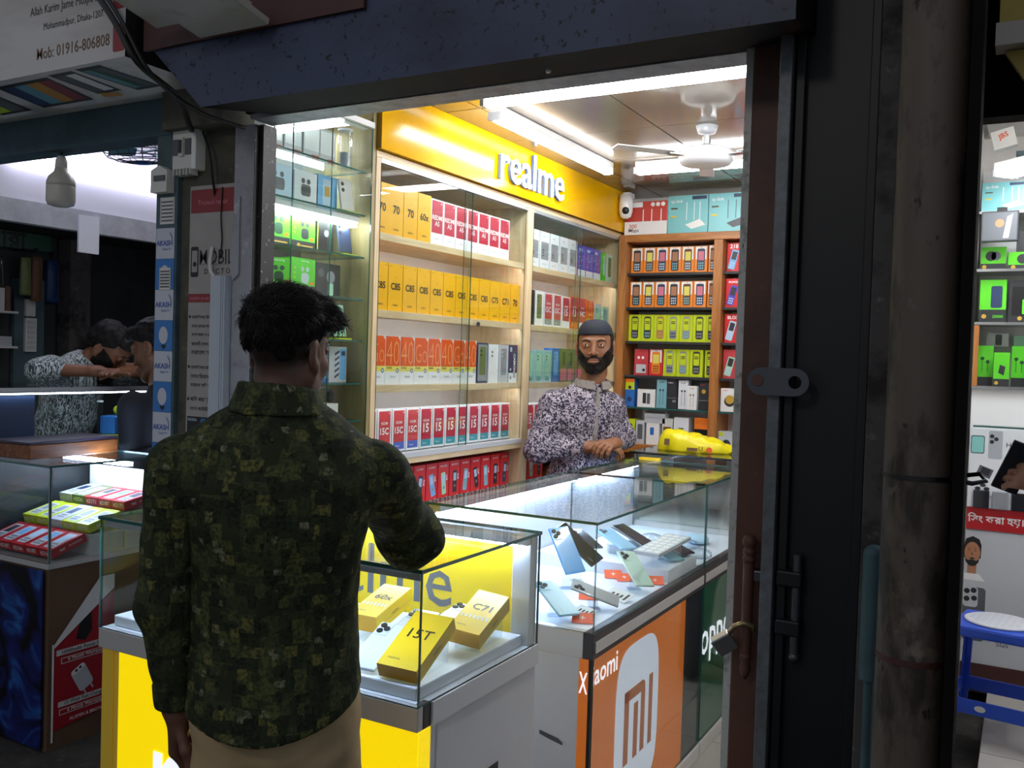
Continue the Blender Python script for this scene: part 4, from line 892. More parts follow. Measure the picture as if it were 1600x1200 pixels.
def card(x, y, a, c, label, w=.05, l=.035, z=Zd, plus=True):
    mb = MB(); mb.box(-w / 2, w / 2, -l / 2, l / 2, 0, .0015, c); pl = PL((0, 0, .0015), (1, 0, 0), (0, 1, 0))
    if plus: mb.rect(pl, -.008, .008, -.0015, .0015, 'paper'); mb.rect(pl, -.0015, .0015, -.008, .008, 'paper')
    else:
        for k in range(3): mb.rect(pl, -w * .3 + k * w * .2, -w * .2 + k * w * .2, -l * .2, l * .1, 'ink'); mb.rect(pl, w * .3, w * .4, -l * .3, l * .3, 'mid_grey')
    mb.build('price_card', None, (x, y, z + .012), (R(26), 0, a), label=label, cat='price card', group='price cards in the orange counter')
card(-1.105, 2.45, .35, 'card_orange', 'orange price card by the light blue phone', .062, .045); card(-1.095, 3.022, .5, 'card_orange', 'orange price card at the foot of the mint phone', .062, .045)
card(-1.25, 3.02, .5, 'card_orange', 'orange price card by the leaning black phone', .062, .045); card(-1.20, 2.70, .4, 'card_orange', 'orange price card behind the silver phone', .062, .045); card(-1.20, 3.0, .6, 'card_orange', 'orange price card beside the mint phone', .055, .04)
card(-1.12, 2.76, -.5, 'paper', 'white printed price card beside the silver phone', .11, .05, plus=False); card(-1.13, 2.52, -.5, 'paper', 'white card lying below the silver phone', .08, .04, plus=False)
# keypad strips and pouches further back
mb = MB(); mb.box(-.05, .05, -.13, .13, 0, .012, 'light_grey'); pl = PL((-.05, -.13, .012), (1, 0, 0), (0, 1, 0))
for i in range(3):
    for j in range(7): mb.rect(pl, .008 + .03 * i, .032 + .03 * i, .012 + .035 * j, .038 + .035 * j, 'paper')
mb.build('sim_card_sheet', None, (-1.13, 3.19, .853), (.10, 0, -.12), label='silver sheet of cards across the back row phones', cat='card sheet')
for i, (x, y, c, d) in enumerate([(-1.20, 3.50, 'lime', 'lime'), (-1.36, 3.52, 'ph_dark', 'dark'), (-1.20, 3.68, 'film', 'left clear'), (-1.36, 3.70, 'film', 'right clear'), (-1.20, 3.82, 'pale_blue', 'pale blue'), (-1.10, 3.53, 'film', 'near clear')]):
    mb = MB(); mb.ell((0, 0, .02), (.05, .075, .02), c, 12, 7); mb.build('phone_cover_pouch', None, (x, y, Zd), .5, label=f'{d} phone cover pouch in the green counter', cat='pouch', group='phone covers in the green counter')
# yellow bag on the rear counter
M('bag_yellow', '#F2E21A', .28, spec=.5)
def bag():
    rng = np.random.RandomState(4); n, m_ = 40, 22; v = []; f = []
    for j in range(m_):
        for i in range(n):
            a = 2 * math.pi * i / n; t = j / (m_ - 1)
            lx = .17 * (1 + .25 * math.cos(a)) if math.cos(a) > 0 else .16; ly = .09
            r = math.cos(t * math.pi / 2) ** .45
            x = lx * r * math.cos(a); y = ly * r * math.sin(a)
            h = .085 * math.sin(t * math.pi / 2) * (1 - .45 * (x / .2)) + .016 * (1 - t) * t * abs(math.sin(7 * a + 3 * t)) + .010 * (abs(math.sin(38 * x + 25 * y)) - .5) + .007 * abs(math.sin(60 * y - 33 * x)) - .005
            v.append((x + .004 * math.sin(40 * y), y, max(.0, h) if j else 0.0))
    for j in range(m_ - 1):
        for i in range(n): f.append((j * n + i, j * n + (i + 1) % n, (j + 1) * n + (i + 1) % n, (j + 1) * n + i))
    f.append(tuple(range(n))[::-1]); f.append(tuple(range((m_ - 1) * n, m_ * n)))
    return v, f
t = thing('plastic_bag', 'crumpled yellow plastic bag lying on the rear counter', 'bag', (-1.40, 4.30, 1.10), .12)
mb = MB(); v, f = bag(); mb.add(v, f, 'bag_yellow', True); mb.add([(.17, -.03, .004), (.27, -.05, .03), (.28, 0, .008), (.27, .05, .025), (.17, .03, .004), (.2, 0, .03)], [(0, 1, 5), (1, 2, 5), (2, 3, 5), (3, 4, 5), (4, 0, 5), (0, 4, 3, 2, 1)], 'bag_yellow'); mb.build('bag_body', t)
mb = MB(); q = PL((-.02, -.094, .03), (1, 0, 0), (0, .2, 1)); mb.rect(q, -.09, -.065, 0, .03, 'brown'); mb.rect(q, .02, .07, -.02, -.006, 'brown'); mb.text(q, 'U', .085, -.01, .03, 'brown', .02); mb.disc(q, .125, -.012, .014, 'tecno_orange'); mb.build('print', t)
mb = MB(); mb.box(-.05, .05, -.012, .012, 0, .012, 'yellow'); mb.build('marker_tray', None, (-1.5, 4.02, 1.0705), .1, label='small yellow orange strip on the green counter top', cat='strip')
# ================================================================= FACADE DETAILS (left)
patch_mat('sign_dirty', '#C4C0BF', [('#9A938E', (1.2, 3, 5), .46, .3), ('#6A625A', (2, 3, 9), .62, .2)], .45, bump=0)
patch_mat('sign_under', '#E4E0DC', [('#9A948C', 5, .55, .25)], .4, bump=0)
M('print_red', '#8E2A30', .5); M('print_black', '#1B1A1C', .5); M('sunset_or', '#C88A2A', .5); M('deep_blue', '#1E3A6A', .5); M('ink_dark', '#26242A', .6)
sb = thing('signboard', 'white dirty signboard box with black address lettering over the left shop', 'sign', (0, 0, 0))
mb = MB(); mb.box(-5.2, -2.205, 1.71, 2.045, 2.318, 3.0, 'sign_dirty', {'-z': 'sign_under', '+x': 'print_black'}); mb.build('box', sb)
mb = MB(); pl = PL((0, 1.71, 0), (1, 0, 0), (0, 0, 1))
mb.text(pl, 'Allah Karim Jame Mosjid Super', -2.63, 2.498, .06, 'ink_dark', 0, align='l', width=.36, stretch=.8); mb.build('lettering', sb); mb = MB(); mb.text(pl, 'Mohammadpur, Dhaka-1207.', -2.565, 2.448, .06, 'ink_dark', 0, align='l', width=.27, stretch=.8)
mb.build('lettering', sb); mb = MB(); mb.text(pl, 'Mob: 01916-806808', -2.595, 2.374, .06, 'brown', .003, align='l', width=.325, stretch=.85); mb.build('lettering', sb)
mb = MB(); mb.rrect(pl, -2.256, -2.206, 2.452, 2.62, .008, 'print_red'); mb.rrect(pl, -2.256, -2.206, 2.335, 2.412, .008, 'print_red'); mb.build('red_marks', sb)
mb = MB(); pu = PL((0, 0, 2.318), (1, 0, 0), (0, -1, 0))
def para(c, mat, lift): mb.on(pu, [(x, -y) for x, y in c], mat, lift)
def tabletp(x0, x1, y0, y1, sk, cols):
    para([(x0, y0), (x1, y0), (x1 - sk, y1), (x0 - sk, y1)], 'print_black', .0006)
    n = len(cols); w = (x1 - x0 - .02) / n
    for i, c in enumerate(cols): para([(x0 + .008 + i * w, y0 + .02), (x0 + .008 + (i + 1) * w, y0 + .02), (x0 - sk + .01 + (i + 1) * w, y1 - .02), (x0 - sk + .01 + i * w, y1 - .02)], c, .001)
tabletp(-2.86, -2.60, 1.745, 1.965, .08, ['deep_blue', 'phone_teal', 'sunset_or', 'print_red']); tabletp(-3.1, -2.93, 1.76, 1.97, .08, ['lime', 'mid_grey'])
tabletp(-2.58, -2.47, 1.735, 1.93, .03, ['mid_grey', 'paper']); tabletp(-2.45, -2.34, 1.73, 1.95, .0, ['phone_teal', 'dark_green', 'mid_grey'])
para([(-2.60, 1.92), (-2.53, 1.94), (-2.55, 1.975), (-2.62, 1.96)], 'sunset_or', .0008); mb.build('underside_print', sb, label='printed tablets and phones on the underside')
# boards and maroon sheet above the shutter housing
patch_mat('board_cream', '#B9B2A8', [('#8A8278', 6, .55, .2)], .6, bump=.1); M('maroon', '#4A2420', .6, var=.3, scale=8)
mb = MB(); mb.T = Matrix.Translation((-1.72, 1.60, 2.362)) @ Matrix.Rotation(R(-12), 4, 'X'); mb.box(-.20, .04, -.06, .12, -.008, .008, 'board_cream'); mb.build('canopy_board', label='lower cream board tucked above the shutter housing', cat='board')
mb = MB(); mb.T = Matrix.Translation((-1.74, 1.56, 2.405)) @ Matrix.Rotation(R(-12), 4, 'X'); mb.box(-.32, .02, -.08, .14, -.008, .008, 'board_cream'); mb.rect(PL((-.2, 0, -.008), (1, 0, 0), (0, -1, 0)), 0, .10, .0, .05, 'paper'); mb.text(PL((-.2, 0, -.008), (1, 0, 0), (0, -1, 0)), 'baseus', .05, .025, .03, 'ink_dark', .01, width=.08, lift=.001); mb.build('canopy_board', label='upper cream board with a white label above the housing', cat='board')
mb = MB(); mb.box(-2.165, -1.4, 1.738, 1.748, 2.335, 2.8, 'maroon'); mb.build('maroon_sheet', label='dark maroon sheet behind the cream boards', cat='sheet')
# cables
M('cable', '#0E0D0E', .5)
def cable(pts, r, label, mat='cable'):
    p = [Vector(q) for q in pts]; out = []
    for i in range(len(p) - 1):
        a, b, c, d = p[max(i - 1, 0)], p[i], p[i + 1], p[min(i + 2, len(p) - 1)]
        for k in range(6):
            t = k / 6; out.append(.5 * ((2 * b) + (c - a) * t + (2 * a - 5 * b + 4 * c - d) * t * t + (3 * b - a - 3 * c + d) * t ** 3))
    out.append(p[-1]); mb = MB(); mb.tube(out, r, mat, 7); return mb.build('cable', label=label, cat='cable', group='loose cables on the facade')
cable([(-2.335, 1.69, 2.53), (-2.20, 1.67, 2.40), (-2.14, 1.70, 2.29), (-2.16, 1.85, 2.24), (-2.24, 1.97, 2.19), (-2.3, 2.03, 2.2)], .009, 'thick black cable drooping over the signboard corner')
cable([(-2.32, 1.70, 2.54), (-2.19, 1.68, 2.41), (-2.12, 1.71, 2.28), (-2.12, 1.80, 2.23), (-2.10, 1.9, 2.195), (-2.06, 2.02, 2.18)], .006, 'thin black cable running to the shutter housing')
cable([(-2.25, 2.03, 2.19), (-2.22, 2.03, 2.12), (-2.215, 2.04, 2.05), (-2.23, 2.07, 1.98)], .004, 'thin dark wire beside the circuit breaker')
cable([(-2.225, 2.055, 1.835), (-2.222, 2.045, 1.79), (-2.205, 2.035, 1.755), (-2.188, 2.040, 1.735)], .006, 'white flexible wire curling into the casing', 'off_white')
cable([(-2.19, 2.058, 2.02), (-2.192, 2.056, 1.93), (-2.186, 2.056, 1.86), (-2.192, 2.056, 1.80)], .0022, 'thin black wire over the repair poster')
# circuit breaker
br = thing('circuit_breaker', 'white moulded circuit breaker on the post top', 'circuit breaker', (-2.325, 2.03, 2.07)); br.scale = (.9, .7, .9)
mb = MB(); mb.box(-.066, .03, 0, .05, .012, .158, 'off_white'); mb.build('case', br, bevel=.004)
mb = MB(); mb.box(.03, .052, -.004, .07, .008, .175, 'white'); mb.build('side_cover', br, bevel=.004)
mb = MB(); mb.box(-.06, -.03, -.004, 0, .06, .115, 'mid_grey'); mb.box(.0, .028, -.004, 0, .06, .115, 'mid_grey'); mb.build('label_plates', br)
mb = MB(); mb.box(-.026, -.004, -.012, 0, .055, .12, 'off_white'); mb.box(-.021, -.009, -.018, -.012, .065, .11, 'charcoal'); mb.build('toggle', br)
for x in (-.055, -.022, .011):
    for z0, z1 in ((.158, .178), (-.008, .012)):
        mb = MB(); mb.box(x - .007, x - .003, 0, .045, z0, z1, 'off_white'); mb.box(x + .009, x + .013, 0, .045, z0, z1, 'off_white'); mb.box(x - .003, x + .009, .01, .02, z0, z1, 'dark_steel'); mb.build('terminal', br)
mb = MB(); mb.box(-.038, .036, 0, .03, 0, .07, 'off_white'); mb.box(-.02, .03, -.004, 0, .035, .052, 'mid_grey'); mb.add([(-.038, 0, .07), (.0, 0, .085), (.03, 0, .07), (.03, .03, .07), (0, .03, .085), (-.038, .03, .07)], [(0, 2, 1), (3, 5, 4), (0, 1, 4, 5), (1, 2, 3, 4)], 'off_white'); mb.build('switch_box', None, (-2.43, 2.018, 2.012), label='small white switch box on the sticker post', cat='switch box')
# meter sticker and brand sticker strip
def grid_sticker(z, x, label, w=.066, h=.085, y=2.05):
    mb = MB(); mb.box(-w / 2, w / 2, -.0016, -.0002, 0, h, 'off_white'); pl = PL((-w / 2, -.0016, 0), (1, 0, 0), (0, 0, 1))
    for k in range(6): mb.rect(pl, w * .1, w * .9, h * (.1 + .14 * k), h * (.1 + .14 * k) + .005, 'mid_grey', .0003)
    for a in (.05, .93): mb.rect(pl, w * a, w * (a + .02), h * .05, h * .95, 'ink_dark', .0003)
    mb.build('paper_notice', None, (x, y, z), label=label, cat='notice')
grid_sticker(1.915, -2.424, 'small printed notice above the brand stickers')
M('ak_blue', '#2E78C4', .4); M('ak_white', '#C6CAD8', .4); M('ak_ink', '#3450A8', .4); M('ak_purple', '#5A3A90', .4)
st = thing('sticker_strip', 'strip of alternating white and blue AKASH stickers on the post', 'sticker', (-2.476, 2.0495, 0))
for k in range(10):
    z1 = 1.902 - .0985 * k; mb = MB(); blue = k % 2
    mb.box(.004, .088, -.0012, 0, z1 - .0975, z1, 'ak_blue' if blue else 'ak_white'); pl = PL((.004, -.0012, z1 - .0975), (1, 0, 0), (0, 0, 1))
    if blue: mb.disc(pl, .042, .05, .021, 'ak_white', n=20, ry=.028); mb.disc(pl, .044, .012, .006, 'ink_dark'); mb.rect(pl, .034, .054, .012, .02, 'ink_dark', .0008)
    else:
        mb.text(pl, 'AKASH', .039, .05, .034, 'ak_ink', .022, width=.074); mb.text(pl, 'Digital TV', .05, .03, .012, 'ak_ink', 0, width=.038)
        mb.on(pl, [(.06, .085), (.068, .08), (.075, .07), (.077, .055), (.075, .055), (.072, .068), (.066, .077)], 'ak_purple', .0007)
    mb.build('sticker', st)
grid_sticker(1.705, -2.426, 'printed notice stuck over the blue dish sticker', .052, .07, 2.0475)
# repair poster
M('poster_bg', '#A9A3A0', .5, var=.12, scale=9); M('poster_red', '#8A2A2C', .5)
mb = MB(); mb.box(-2.332, -2.137, 2.060, 2.0665, 1.2, 2.03, 'poster_bg'); pl = PL((-2.332, 2.060, 1.2), (1, 0, 0), (0, 0, 1)); w, h = .196, .83
mb.rect(pl, .004, w, h - .085, h - .012, 'poster_red'); mb.text(pl, 'Trusted repair', .1, h - .055, .03, 'pink', 0, width=.13)
mb.rrect(pl, .008, .042, .545, .64, .006, 'ink_dark'); mb.rrect(pl, .013, .037, .56, .628, .003, 'poster_bg', .0007); mb.disc(pl, .026, .585, .008, 'ink_dark', .001)
mb.text(pl, 'MOBIL', .047, .607, .075, 'ink_dark', .002, align='l', width=.145, stretch=.8); mb.text(pl, 'D O C T O', .07, .562, .04, 'ink_dark', 0, align='l', width=.11); mb.rect(pl, .04, .19, .583, .5845, 'mid_grey')
mb.rect(pl, 0.0, .1, .465, .492, 'poster_red'); mb.text(pl, 'েমাবাইল রর পর', .05, .478, .02, 'pink', 0, width=.085)
for k, (z, s) in enumerate([(.42, 'েমাবাইেলর টাচ ও িড'), (.392, 'েকান রকার গযারািনট'), (.364, 'বযবহাররত ও ওসাডেপ'), (.336, 'পরবতী েকান রকার'), (.308, 'করেযাগ হেব না'), (.262, 'েমাবাইেলর বান ও ই'), (.234, 'েকান িডসেপ রাব'), (.206, 'করলক দাই থািবে'), (.16, 'পািন পড়া ফুল খ'), (.132, 'েকান বযাটাির গেল')]):
    mb.text(pl, s, .018, z, .022, 'ink_dark', .012, align='l', width=.112)
for z in (.42, .262, .16): mb.disc(pl, .009, z, .005, 'ink_dark')
mb.rect(pl, .006, .1, .0, .105, 'print_black'); mb.text(pl, 'NOKIA', .03, .095, .014, 'pale_blue', .01, width=.04)
for k in range(4): mb.on(pl, [(.02 + .016 * k, .005), (.034 + .016 * k, .005), (.05 + .014 * k, .07 + .006 * (k % 2)), (.043 + .014 * k, .075)], 'skin_print', .0008)
mb.on(pl, [(.055, .06), (.09, .05), (.098, .1), (.07, .1)], 'ak_blue', .0011); mb.build('repair_poster', label='MOBILE DOCTOR repair poster in the recess beside the jamb', cat='poster')
cs_ = thing('cable_casing', 'white ribbed plastic casing running down over the poster', 'casing', (0, 0, 0))
M('pvc_white', '#B9C0CC', .4); mb = MB(); mb.box(-2.205, -2.138, 2.03, 2.0585, 0, 1.745, 'pvc_white'); mb.build('panel', cs_, bevel=.003)
for k in range(3): mb = MB(); mb.box(-2.158 + .008 * k, -2.153 + .008 * k, 2.025, 2.03, 0, 1.745, 'pvc_white'); mb.build('rib', cs_)
mb = MB(); mb.add([(x + .026, y, z) for x, y, z in [(-2.142, 2.049, 1.98), (-2.128, 2.049, 1.985), (-2.126, 2.048, 1.75), (-2.15, 2.046, 1.73), (-2.16, 2.045, 1.80), (-2.15, 2.047, 1.9), (-2.142, 2.044, 1.98), (-2.128, 2.044, 1.985), (-2.126, 2.043, 1.75), (-2.15, 2.041, 1.73), (-2.16, 2.04, 1.80), (-2.15, 2.042, 1.9)]], [(0, 1, 2, 3, 4, 5), (11, 10, 9, 8, 7, 6), (0, 6, 7, 1), (1, 7, 8, 2), (2, 8, 9, 3), (3, 9, 10, 4), (4, 10, 11, 5), (5, 11, 6, 0)], 'white_flaking'); mb.build('plaster_flake', label='torn white plaster flake on the jamb edge', cat='flake')

mb = MB(); mb.ell((0, 0, 0), (.006, .006, .005), 'white', 10, 7); mb.build('indicator_lamp', None, (-.989, 1.9, 2.181), label='tiny white dot lamp under the shutter housing', cat='lamp')
# ================================================================= FACADE DETAILS (right)
lf = thing('shutter_door', 'dark navy folded steel shutter door beside the opening', 'door', (0, 0, 0))
mb = MB(); mb.box(-.432, -.272, 1.935, 1.96, 0.02, 2.75, 'navy_sheet'); mb.build('steel_sheet', lf)
for x in (-.432, -.29): mb = MB(); mb.box(x, x + .018, 1.915, 1.935, 0.02, 2.75, 'navy_sheet'); mb.build('edge_fold', lf, bevel=.002)
mb = MB(); mb.cyl((-.392, 1.915, .93), (-.392, 1.915, 1.14), .010, n=10, mat='dark_steel'); mb.ell((-.392, 1.915, .93), .012, 'dark_steel'); mb.build('bolt_bar', lf)
for z in (1.09, .99): mb = MB(); mb.box(-.43, -.38, 1.90, 1.934, z - .016, z + .016, 'navy_sheet'); mb.build('bolt_bracket', lf, bevel=.004)
patch_mat('pipe_paint', '#564C44', [('#2E2823', (14, 14, 5), .50, .12), ('#766A60', (9, 9, 7), .60, .08), ('#241F1D', (18, 18, 9), .66, .03)], .6)
pp = thing('drain_pipe', 'grimy painted drain pipe standing on the right', 'pipe', (-.158, 1.735, 0))
mb = MB(); mb.cyl((0, 0, 0), (0, 0, 2.75), .056, n=28, mat='pipe_paint'); mb.build('pipe', pp)
mb = MB(); mb.cyl((0, 0, 1.335), (0, 0, 1.343), .0575, n=28, mat='cable'); mb.build('wire_tie', pp); mb = MB(); mb.cyl((0, 0, 1.02), (0, 0, 1.03), .0572, n=28, mat='maroon'); mb.build('red_band', pp)
mb = MB(); mb.tube([(.05, -.02, 1.34), (.085, -.02, 1.335), (.105, -.01, 1.34), (.095, 0, 1.35), (.07, 0, 1.345)], .004, 'cable'); mb.build('tie_end', pp)
mb = MB(); mb.cyl((0, 0, .0), (0, 0, .95), .009, n=10, mat='teal_paint'); mb.cyl((0, 0, .95), (0, 0, 1.18), .019, n=12, mat='teal_paint'); mb.ell((0, 0, 1.18), .019, 'teal_paint'); mb.build('conduit_pipe', None, (-.232, 1.80, 0), label='teal conduit pipe with capped end between door and drain pipe', cat='pipe')
# hasp plate, bolt, padlock
M('hasp_grey', '#4A4E56', .5, metal=.3)
def hasp():
    mb = MB(); L, r, th = .062, .028, .006; pts = []
    for k in range(9): t = R(-90 + 180 * k / 8); pts.append((L - r + .0 + r * math.cos(t) + .0, r * math.sin(t)))
    for k in range(9): t = R(90 + 180 * k / 8); pts.append((-L + r + r * math.cos(t), r * math.sin(t)))
    hole = [(.034 + .013 * math.cos(2 * math.pi * k / 18), .013 * math.sin(2 * math.pi * k / 18)) for k in range(18)]
    bm = bmesh.new(); vs = [bm.verts.new((x, 0, z)) for x, z in pts]; hs = [bm.verts.new((x, 0, z)) for x, z in hole]
    es = [bm.edges.new((vs[i], vs[(i + 1) % 18])) for i in range(18)] + [bm.edges.new((hs[i], hs[(i + 1) % 18])) for i in range(18)]
    bmesh.ops.triangle_fill(bm, use_beauty=True, edges=es)
    g = bmesh.ops.extrude_face_region(bm, geom=bm.faces[:]); bmesh.ops.translate(bm, verts=[q for q in g['geom'] if isinstance(q, bmesh.types.BMVert)], vec=(0, th, 0)); bmesh.ops.recalc_face_normals(bm, faces=bm.faces)
    me = bpy.data.meshes.new('hasp'); bm.to_mesh(me); bm.free(); me.materials.append(_M['hasp_grey']); return me
hp = thing('hasp_plate', 'grey steel hasp with a round hole across the door frame', 'hasp', (-.438, 1.882, 1.489))
link('plate', hasp(), hp); mb = MB(); mb.cyl((-.04, -.002, .002), (-.04, .10, .002), .012, n=16, mat='brown_steel'); mb.build('rivet', hp)
bl = thing('tower_bolt', 'brown steel tower bolt rod on the door frame', 'bolt', (-.502, 1.962, 0))
mb = MB(); mb.cyl((0, 0, .905), (0, 0, 1.105), .0115, n=12, mat='brown_steel'); mb.lathe([(.0115, 1.10), (.014, 1.105), (.014, 1.112), (.010, 1.116), (.014, 1.12), (.013, 1.128), (.009, 1.132), (.014, 1.138), (.0155, 1.146), (.012, 1.156), (.002, 1.16)], (0, 0, 0), 'brown_steel', 14); mb.build('rod', bl)
mb = MB(); mb.box(.0, .05, .0, .03, 1.06, 1.085, 'dark_steel'); mb.build('bracket', bl, bevel=.003); mb = MB(); mb.lathe([(.003, .85), (.009, .86), (.012, .872), (.009, .885), (.012, .895), (.0115, .905)], (0, 0, 0), 'brown_steel', 12); mb.build('tip', bl)
pk = thing('padlock', 'brass and steel padlock hanging open on the door frame', 'padlock', (-.545, 1.945, .925), (R(20), R(-35), R(12)))
M('brass', '#A89470', .3, metal=.8); mb = MB(); mb.box(-.022, .022, -.011, .011, -.022, .02, 'steel'); mb.build('body', pk, bevel=.003)
mb = MB(); mb.tube([(.022 + .02 * math.sin(t), 0, .01 + .03 * math.cos(t) * .5) for t in np.linspace(-.2, math.pi + .2, 3)] + [(.02, 0, -.01)], .001, 'brass'); mb.v = []; mb.f = []; mb.m = []; mb.sm = []
mb.tube([(.018, 0, .012), (.04, 0, .022), (.06, 0, .018), (.072, 0, .002), (.066, 0, -.012)], .0058, 'brass', 9); mb.build('shackle', pk, label='brass coloured shackle')

# ================================================================= LEFT REPAIR SHOP
M('left_tube_glow', '#E6E4FF', .4, emit=8.0)
def tube_left(x, lab):
    t = thing('tube_light', lab, 'tube light', (-4.165, 3.1, x), 0, 'tube lights in the repair shop'); mb = MB(); mb.cyl((0, -.5, 0), (0, .6, 0), .013, n=12, mat='left_tube_glow'); mb.build('tube', t)
    for q in (-.5, .6): mb = MB(); mb.cyl((0, q - .012, 0), (0, q + .012, 0), .015, n=12, mat='light_grey'); mb.box(-.035, .0, q - .01, q + .01, -.008, .008, 'white'); mb.build('end_cap', t)
tube_left(2.40, 'lower of the twin tube lights in the repair shop'); tube_left(2.425 + .035, 'upper of the twin tube lights in the repair shop')
tube_light((-3.3, 2.92, 2.68), (-2.6, 2.92, 2.68), 'added unseen ceiling tube light of the repair shop above the teal beam')  # added tube concealed by the beam, lights the men and far wall
bu = thing('light_bulb', 'large unlit white bulb hanging from the teal beam', 'bulb', (-3.03, 2.095, 2.2)); bu.scale = (.66, .66, .9)
M('bulb_white', '#CFCBC2', .35); mb = MB(); mb.cyl((0, 0, 0), (0, 0, -.012), .006, n=8, mat='cable'); mb.lathe([(.008, -.010), (.02, -.014), (.03, -.03), (.032, -.06)], (0, 0, 0), 'off_white'); mb.build('holder', bu)
mb = MB(); mb.lathe([(.03, -.055), (.036, -.075), (.062, -.095), (.072, -.115), (.073, -.13)], (0, 0, 0), 'bulb_white', 24); mb.build('neck', bu); mb = MB(); mb.lathe([(.071, -.130), (.073, -.135), (.074, -.19), (.066, -.205), (.04, -.212), (.0, -.214)], (0, 0, 0), 'bulb_white', 24); mb.build('dome', bu)
fn = thing('cage_fan', 'round wire cage fan under the repair shop ceiling', 'fan', (-2.86, 2.30, 2.232), (R(6), 0, 0))
mb = MB(); mb.cyl((0, 0, .02), (0, .03, .49), .012, n=12, mat='mid_grey'); mb.build('mount', fn)
for r, z in ((.135, 0), (.12, -.02), (.09, -.032), (.055, -.038), (.13, .02)):
    mb = MB(); mb.tube([(r * math.cos(2 * math.pi * k / 30), r * math.sin(2 * math.pi * k / 30), z) for k in range(31)], .002, 'dark_steel', 6); mb.build('cage_ring', fn)
for k in range(18):
    a = 2 * math.pi * k / 18; mb = MB(); mb.tube([(.03 * math.cos(a), .03 * math.sin(a), -.04), (.09 * math.cos(a), .09 * math.sin(a), -.032), (.125 * math.cos(a), .125 * math.sin(a), -.016), (.135 * math.cos(a), .135 * math.sin(a), 0), (.13 * math.cos(a), .13 * math.sin(a), .02), (.03 * math.cos(a), .03 * math.sin(a), .03)], .0012, 'dark_steel', 5); mb.build('cage_wire', fn)
mb = MB(); mb.lathe([(.034, -.036), (.03, -.044), (.0, -.046)], (0, 0, 0), 'blue', 16); mb.build('badge', fn, label='blue round badge')
for k in range(3):
    mb = MB(); mb.T = Matrix.Rotation(R(120 * k), 4, 'Z'); mb.add([(.02, -.03, -.01), (.11, -.045, -.012), (.12, .03, .008), (.02, .02, .006), (.02, -.03, -.006), (.11, -.045, -.008), (.12, .03, .012), (.02, .02, .01)], [(3, 2, 1, 0), (4, 5, 6, 7), (0, 1, 5, 4), (1, 2, 6, 5), (2, 3, 7, 6), (3, 0, 4, 7)], 'phone_teal'); mb.build('blade', fn)
# glass door sheet beside the post
gd = thing('glass_sheet', 'clear glass sheet standing beside the sticker post', 'glass sheet', (0, 0, 0)); pane('sheet', gd, -2.4855, -2.482, 2.06, 2.125, .2, 2.19, 'glass_edge_bright', 'x')
# display case with red boxes
lc = thing('glass_counter', 'glass counter full of red phone boxes in the left shop', 'counter', (0, 0, 0))
M('cardboard', '#6E5440', .7, var=.15, scale=6); lx0, lx1, ly0, ly1 = -3.60, -3.13, 2.14, 2.665
part('body', lc, 'cardboard', (lx0, lx1, ly0 + .004, ly1, 0.0, .685)); part('deck', lc, 'rail_silver', (lx0 - .002, lx1 + .003, ly0 - .003, ly1, .685, .705)); glass_case(lc, lx0, lx1, ly0, ly1, .705, 1.07)
for x, y in ((lx1 - .014, ly0 + .006), (lx1 - .014, ly1 - .02)): part('corner_strip', lc, 'aluminium', (x, x + .008, y, y + .008, .705, 1.06))
part('lamp', lc, 'case_glow', (lx0 + .03, lx1 - .03, 2.50, 2.525, 1.035, 1.05)); part('rear_board', lc, 'off_white', (lx0 + .01, lx1 - .01, ly1 - .02, ly1 - .01, .705, 1.0))
part('slope_shelf', lc, 'off_white', (lx0 + .01, lx1 - .02, 2.326, 2.478, .7055, .782)); part('slope_shelf', lc, 'off_white', (lx0 + .01, lx1 - .02, 2.486, 2.64, .7055, .85))
# dark blue printed sheet on its front and torn red poster on its side
def nebula():
    m = bpy.data.materials.new('blue_art'); m.use_nodes = True; nt = m.node_tree; b = nt.nodes['Principled BSDF']
    tc = nt.nodes.new('ShaderNodeTexCoord'); n = nt.nodes.new('ShaderNodeTexNoise'); n.inputs['Scale'].default_value = 4.5; n.inputs['Detail'].default_value = 3; n.inputs['Distortion'].default_value = 1.6
    r = nt.nodes.new('ShaderNodeValToRGB'); e = r.color_ramp.elements; e[0].position = .42; e[0].color = lin('#0A0A12'); e[1].position = .75; e[1].color = lin('#2F7FD0')
    q = e.new(.56); q.color = lin('#1B2466'); nt.links.new(tc.outputs['Object'], n.inputs['Vector']); nt.links.new(n.outputs['Fac'], r.inputs['Fac']); nt.links.new(r.outputs[0], b.inputs['Base Color']); b.inputs['Roughness'].default_value = .3; _M['blue_art'] = m
nebula()
mb = MB(); mb.box(-3.6, -3.145, 2.128, 2.1335, 0.01, .68, 'blue_art'); mb.build('printed_sheet', label='dark sheet with glowing blue artwork under the left counter', cat='poster')
mb = MB(); pl = PL((-3.1295, 2.15, 0), (0, 1, 0), (0, 0, 1)); rx = lambda a0, a1, b0, b1, m_, l: mb.rect(pl, a0, a1, b0, b1, m_, l)
mb.add([(-3.1290, 2.165, .07), (-3.1290, 2.42, .10), (-3.1290, 2.42, .56), (-3.1290, 2.165, .38), (-3.1255, 2.165, .07), (-3.1255, 2.42, .10), (-3.1255, 2.42, .56), (-3.1255, 2.165, .38)], [(0, 3, 2, 1), (4, 5, 6, 7), (0, 1, 5, 4), (1, 2, 6, 5), (2, 3, 7, 6), (3, 0, 4, 7)], 'print_red2' if 'print_red2' in _M else M('print_red2', '#A8202C', .4))
pl = PL((-3.1255, 2.165, 0), (0, 1, 0), (0, 0, 1))
mb.on(pl, [(.0, .385), (.255, .565), (.255, .62), (.19, .62), (.0, .40)], 'paper', .003); mb.rect(pl, -.008, .0, .03, .40, 'paper', .001)
